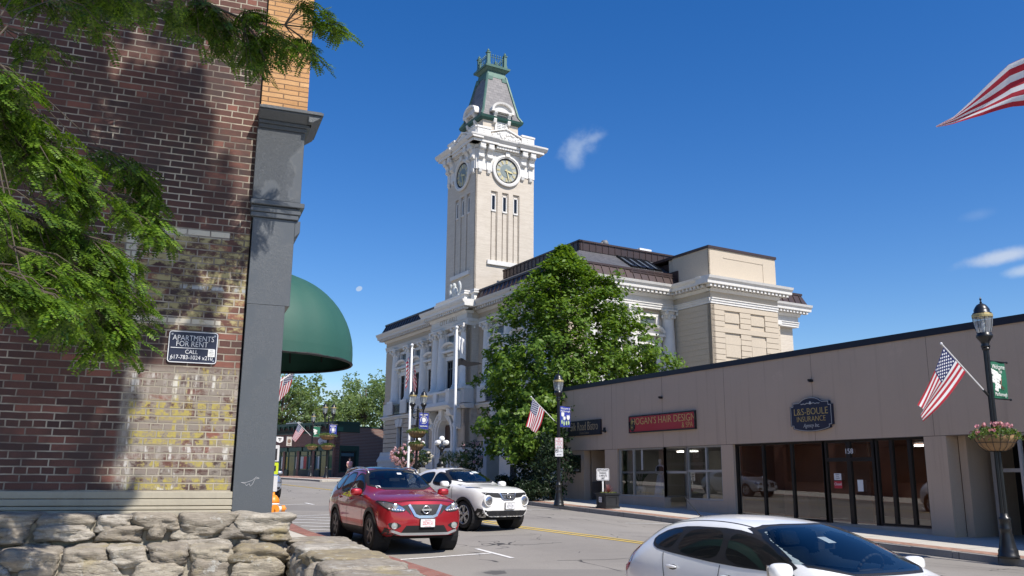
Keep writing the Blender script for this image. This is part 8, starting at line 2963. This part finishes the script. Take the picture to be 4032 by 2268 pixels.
for k in range(26):
    a = k * 2.4; z = 2 + 9 * k / 26; rr = lerp(z + 1.2, prof) * .7
    limbs.append((z / 12.6, Vector((rr * math.cos(a), rr * math.sin(a), z + 1.4))))
limbs.append((.2, pix(2120, 1700, 42.0) - LT0))
b = MB(); branching(b, Vector((0, 0, -.3)), Vector((.1, 0, 12.3)), .26, limbs, rnd); b.build('trunk', M_bark, lt)
b = MB(); leaf_clumps(b, clumps, 26, .12, rnd, .75, .8, Vector((0, 0, 5))); b.build('crown', M_linden, lt, recalc=False)

# trees behind the far shops
def far_tree(label, x, y, D, rx, rz, seed, H=None, gx=1.):
    rnd = random.Random(seed)
    c = pix(x, y, D)
    t_ = thing('street_tree', label, 'tree', (c.x, c.y, 1.5), 0, 'trees behind the far shops')
    cz = c.z - 1.5
    cl, limbs = [], []
    lobes = [(Vector((rnd.gauss(0, .5) * rx, rnd.gauss(0, .5) * rx, cz + rnd.uniform(-.75, .75) * rz)), rx * rnd.uniform(.28, .46)) for k in range(17)]
    for (o, r) in lobes:
        for k in range(26):
            d = Vector((rnd.gauss(0, 1), rnd.gauss(0, 1), rnd.gauss(0, .7))); d = d * (r * rnd.random() ** .4 / max(.4, d.length))
            cl.append((o + d, .42))
        limbs.append((min(.9, max(.25, (o.z - 1.5) / (cz + rz))), o))
    b = MB(); branching(b, Vector((0, 0, -.2)), Vector((0, 0, cz + rz * .6)), .3, limbs, rnd); b.build('trunk', M_bark, t_)
    b = MB(); leaf_clumps(b, cl, 10, .2, rnd, .5, .7); b.build('crown', M_far, t_, recalc=False)
far_tree('tallest green tree behind the far shops, beside the grey pillar', 1110, 1610, 104, 5.2, 4.8, 1)
far_tree('broad green tree rising behind the far shops next to the tallest one', 1225, 1630, 112, 4.6, 3.6, 2)
far_tree('low rounded tree just over the corner of the far shops', 1340, 1655, 120, 4.4, 2.6, 3)
far_tree('airy green tree beside the left corner of the city hall', 1440, 1600, 118, 4.2, 3.9, 4)
far_tree('airy tree touching the left edge of the city hall', 1510, 1580, 126, 4.6, 4.2, 6)
far_tree('green tree hidden behind the grey pillar and shops', 1020, 1640, 108, 5, 4.4, 5)

# shrubs before the city hall
def shrub(name, label, c, r, leafm, n, size, flowers=None, fn=0, seed=1, stem=False, group=None, rz=.8):
    rnd = random.Random(seed)
    gz = c.z - r * rz
    s_ = thing(name, label, 'shrub', (c.x, c.y, gz), 0, group)
    o = Vector((0, 0, r * rz))
    cl = []
    for k in range(n):
        d = Vector((rnd.gauss(0, 1), rnd.gauss(0, 1), rnd.gauss(0, 1))); d = d.normalized() * r * rnd.random() ** .4
        d.z *= rz
        cl.append((o + d, .16 * r + .05))
    b = MB(); leaf_clumps(b, cl, 16, size, rnd, .4); b.build('foliage', leafm, s_, recalc=False)
    if flowers:
        b = MB()
        for k in range(fn):
            d = Vector((rnd.gauss(0, 1), rnd.gauss(0, 1), rnd.gauss(0, .8))).normalized()
            d = Vector((d.x * r, d.y * r, d.z * r * rz)) * rnd.uniform(.92, 1.08)
            c0 = o + d
            for j in range(16):
                e = Vector((rnd.gauss(0, 1), rnd.gauss(0, 1), rnd.gauss(0, 1))).normalized() * .085
                nn = e.normalized(); u = nn.orthogonal().normalized() * .05; v = nn.cross(u)
                b.quad(c0 + e + u, c0 + e + v, c0 + e - u, c0 + e - v)
        b.build('flowers', flowers, s_, recalc=False)
    b = MB()
    if stem: b.cyl((0, 0, -stem), (0, 0, r * .8), .03, n=7)
    else:
        for k in range(5): b.cyl((rnd.uniform(-.1, .1), rnd.uniform(-.1, .1), -.4), (rnd.uniform(-.5, .5) * r, rnd.uniform(-.5, .5) * r, r * .9), .03, .012, 6)
    b.build('stem', M_bark, s_)
    return s_
shrub('rhododendron', 'rhododendron covered in bright pink flowers beside the left flagpole', pix(1592, 1795, 57), .84, M_rhod, 110, .06, M_rpink, 120, 1)
shrub('rhododendron', 'shaded rhododendron with scattered pink flowers next to the stone pylon', pix(1858, 1815, 52), .95, M_rhod, 150, .06, M_rpink, 46, 2, rz=1.25)
shrub('rhododendron', 'small shaded rhododendron behind the twin lamp by the entrance', pix(1668, 1800, 59), .6, M_rhod, 70, .06, M_wflow, 18, 3)
shrub('flowering_standard', 'yellow-green flowering ball on a thin stem beside the taller flagpole', pix(1817, 1806, 48.6), .50, M_bleaf, 80, .035, M_wflow, 12, 4, 1.4)
shrub('flowering_standard', 'yellow-green flowering ball left of the taller flagpole', pix(1768, 1806, 49.6), .46, M_bleaf, 70, .035, M_wflow, 14, 5, 1.4)
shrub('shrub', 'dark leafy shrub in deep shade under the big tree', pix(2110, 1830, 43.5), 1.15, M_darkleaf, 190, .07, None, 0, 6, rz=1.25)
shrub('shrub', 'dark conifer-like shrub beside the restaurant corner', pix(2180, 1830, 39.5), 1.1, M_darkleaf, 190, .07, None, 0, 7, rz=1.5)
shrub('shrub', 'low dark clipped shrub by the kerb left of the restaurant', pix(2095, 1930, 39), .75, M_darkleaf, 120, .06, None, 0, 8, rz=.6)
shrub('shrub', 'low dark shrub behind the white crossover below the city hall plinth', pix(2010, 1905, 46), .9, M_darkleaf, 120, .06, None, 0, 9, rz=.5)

# ---------------------------------------------------------------- honey locust over the near wall
M_loc = leaf_mat('locust_leaflet', (.035, .095, .008), (.19, .31, .028), .38, .42, .4, 4.5, .5)
lo = thing('locust_tree', 'honey locust whose feathery green sprays hang before the brick wall', 'tree', (-1.5, 3.6, -.2))
LO = Vector((-1.5, 3.6, -.2))
rnd = random.Random(77)


def compound_leaf(b, p, d, L, rnd, pairs=9):
    """a feathery leaf: a drooping stalk with paired leaflets"""
    d = d.normalized()
    side = d.cross(Vector((0, 0, 1)))
    if side.length < .1: side = Vector((1, 0, 0))
    side.normalize()
    side = Matrix.Rotation(rnd.uniform(-.7, .7), 3, d) @ side
    q = p.copy()
    step = L / pairs
    for k in range(pairs):
        d = (d + Vector((0, 0, -.04))).normalized()
        q = q + d * step
        nrm = side.cross(d).normalized()
        ll = (.022 + .015 * math.sin(math.pi * (k + 1.2) / (pairs + 1))) * L / .17
        for s in (-1, 1):
            e = (side * s * .92 + d * .36 + nrm * rnd.uniform(-.22, .12)).normalized()
            w = e.cross(nrm).normalized() * ll * .27
            b.quad(q, q + e * ll * .5 + w, q + e * ll, q + e * ll * .5 - w)


def spray(b, tw, x, y, rx, ry, D, n, rnd, src=None, L=.165):
    """a hanging spray filling an ellipse of the picture plane at distance D"""
    c = pix(x, y, D)
    k = (c - EYE).dot(fwd) / 3400.3
    right = rt0
    tips = []
    for i in range(max(3, n // 6)):
        t = rnd.uniform(-1, 1)
        tip = c + right * (t * rx * k * .85) + Vector((0, 0, ry * k * (.75 - .55 * abs(t)) * rnd.uniform(-.6, 1.0))) + fwd * rnd.uniform(-.25, .25)
        tips.append(tip)
    org = src if src is not None else c + right * (-rx * k * .9) + Vector((0, 0, ry * k * .9))
    for tip in tips:
        mid = org.lerp(tip, .55) + Vector((0, 0, .06))
        tw.tube([org - LO, mid - LO, tip - LO], [.006, .0042, .002], 5)
        for j in range(9):
            s = rnd.uniform(.45, 1.0)
            p = (org.lerp(mid, s * 2) if s < .5 else mid.lerp(tip, s * 2 - 1))
            a = rnd.uniform(0, 6.283)
            d = Vector((math.cos(a), math.sin(a), rnd.uniform(-.5, .15))) * .9 + (tip - org).normalized() * .35 + right * .1 + Vector((0, 0, -.22))
            compound_leaf(b, p - LO, d, L * rnd.uniform(.75, 1.2), rnd)


lv, tw = MB(), MB()
TOP = pix(700, -60, 7.5); LEFT = pix(-140, 300, 5.8)
main = [pix(300, -160, 7.3), pix(760, -8, 7.5), pix(950, 72, 7.55), pix(1120, 98, 7.6), pix(1245, 112, 7.65), pix(1330, 95, 7.7)]
tw.tube([p - LO for p in main], [.016, .012, .010, .0075, .005, .003], 6)
for (x, y, rx, ry, D, n, s) in ((1310, 120, 90, 85, 7.65, 60, 4), (1255, 25, 60, 40, 7.6, 24, 3), (1150, 205, 85, 80, 7.55, 54, 2), (1060, 235, 90, 85, 7.5, 66, 2), (1215, 235, 60, 60, 7.6, 36, 3), (940, 210, 80, 80, 7.5, 54, 1), (860, 120, 110, 70, 7.5, 60, 1), (1010, 80, 70, 45, 7.5, 30, 2), (1000, 300, 60, 60, 7.5, 30, 2), (820, 215, 50, 60, 7.5, 24, 1), (760, 40, 90, 60, 7.4, 40, 1)):
    spray(lv, tw, x, y, rx, ry, D, n, rnd, main[s])
for (x, y, rx, ry, D, n) in ((380, 120, 70, 60, 6.6, 30), (470, 15, 180, 60, 6.6, 60), (80, 400, 120, 110, 5.8, 66), (150, 520, 110, 80, 5.9, 60), (160, 620, 120, 80, 6.0, 72), (280, 690, 110, 80, 6.0, 66), (330, 800, 70, 90, 6.0, 48), (400, 860, 50, 60, 6.2, 24),
                             (520, 700, 110, 60, 6.8, 54), (590, 780, 80, 90, 6.8, 60), (560, 880, 110, 70, 6.7, 66), (620, 950, 60, 60, 6.7, 36), (60, 850, 100, 70, 5.6, 48), (120, 960, 200, 110, 6.2, 120), (300, 1010, 150, 100, 6.2, 84), (250, 1110, 120, 70, 5.8, 66), (330, 1190, 130, 80, 5.8, 72),
                             (60, 1160, 90, 60, 5.4, 42), (160, 1210, 100, 80, 5.4, 54), (240, 1270, 70, 70, 5.4, 36), (480, 1150, 110, 90, 6.3, 72), (500, 1240, 110, 110, 6.3, 90), (530, 1350, 80, 80, 6.3, 54), (450, 1400, 60, 60, 6.3, 36), (430, 1050, 90, 70, 6.3, 48), (380, 1300, 60, 60, 6.2, 24)):
    src = pix(x - rx * 1.3 - 60, y - ry * 1.2 - 60, D)
    spray(lv, tw, x, y, rx, ry, D, n, rnd, src)
    tw.tube([LEFT - LO, LEFT.lerp(src, .5) + Vector((0, 0, .15)) - LO, src - LO], [.007, .0045, .003], 5)
for (x, y, rx, ry, n) in ((100, 700, 160, 120, 66), (150, 1050, 180, 120, 84), (100, 1250, 150, 110, 66), (280, 930, 140, 110, 60), (60, 500, 120, 120, 54), (360, 1150, 150, 110, 66), (300, 40, 160, 70, 54), (90, 60, 120, 80, 40), (560, 60, 150, 70, 54), (240, 1330, 110, 60, 36), (440, 1290, 90, 90, 42), (720, 110, 80, 70, 36), (200, 250, 130, 90, 36)):
    src = pix(x - rx * 1.2 - 40, y - ry * 1.2 - 40, 8.1)
    spray(lv, tw, x, y, rx, ry, 8.1, n, rnd, src)
lv.build('spray_leaves', M_loc, lo, recalc=False)
tw.build('twigs', M_bark, lo)
# the crown overhead, out of the picture, that shades the wall
cl = []
def wallp(x, z): return lbm @ Vector((x, 0, z))
def shade(x0, x1, z0, z1, n, t0=7.2, t1=10.5, r=.2):
    for k in range(n):
        x, z = rnd.uniform(x0, x1), rnd.uniform(z0, z1)
        t_ = rnd.uniform(t0, t1)
        if z < 3: t_ += 1.0
        cl.append((wallp(x, z) + SUNV * t_ - LO, r))
shade(-5.5, -1.72, 1.1, 2.2, 400); shade(-5.5, -1.62, 2.0, 2.9, 300); shade(-5.5, -1.3, 2.85, 3.3, 110); shade(-1.72, -1.3, 1.4, 2.9, 20, r=.1); shade(-1.4, -.7, 2.9, 3.5, 14, r=.1)
shade(-5.5, -1.75, 2.9, 4.1, 290); shade(-1.8, -1.1, 3.2, 4.2, 30, r=.14); shade(-5, -1.25, 4.1, 4.75, 150); shade(-1.3, -.65, 3.9, 4.8, 22, r=.11)
shade(-5, -2.0, 4.7, 5.5, 130); shade(-1.7, -1.05, 4.7, 5.6, 40, r=.14); shade(-5, -2.0, 5.5, 7.5, 260); shade(-2.0, -1.1, 6.0, 7.6, 60); shade(-1.15, -.9, 4.5, 5.2, 10, r=.13)
shade(-2.6, -1.5, .9, 1.3, 60)
b = MB()
leaf_clumps(b, cl, 26, .07, rnd, .5, .8)
b.build('crown', M_loc, lo, recalc=False)
b = MB(); b.cs = True
cen = sum((c for c, r in cl), Vector()) / len(cl)
b.tube([Vector((0, 0, 0)), Vector((.05, .1, 2.2)), Vector((.25, .2, 4.2)), cen * .75 + Vector((0, 0, 1.2)), cen + Vector((0, 0, .6))], [.16, .13, .11, .07, .03], 10)
b.build('trunk', M_bark, lo)
b = MB(); b.cs = True
for k in range(16):
    e = cl[(k * 131) % len(cl)][0]; a = Vector((.25, .2, 4.2)).lerp(cen, .2 + .05 * k)
    b.tube([a, a.lerp(e, .5) + Vector((0, 0, .3)), e], [.05, .03, .01], 6)
b.tube([Vector((.25, .2, 4.2)), main[0] - LO + Vector((-.5, -.8, .5)), main[0] - LO], [.06, .035, .016], 7)
b.tube([Vector((.15, .15, 3.6)), LEFT - LO + Vector((-.3, -.2, .3)), LEFT - LO], [.05, .03, .013], 7)
b.build('branches', M_bark, lo)
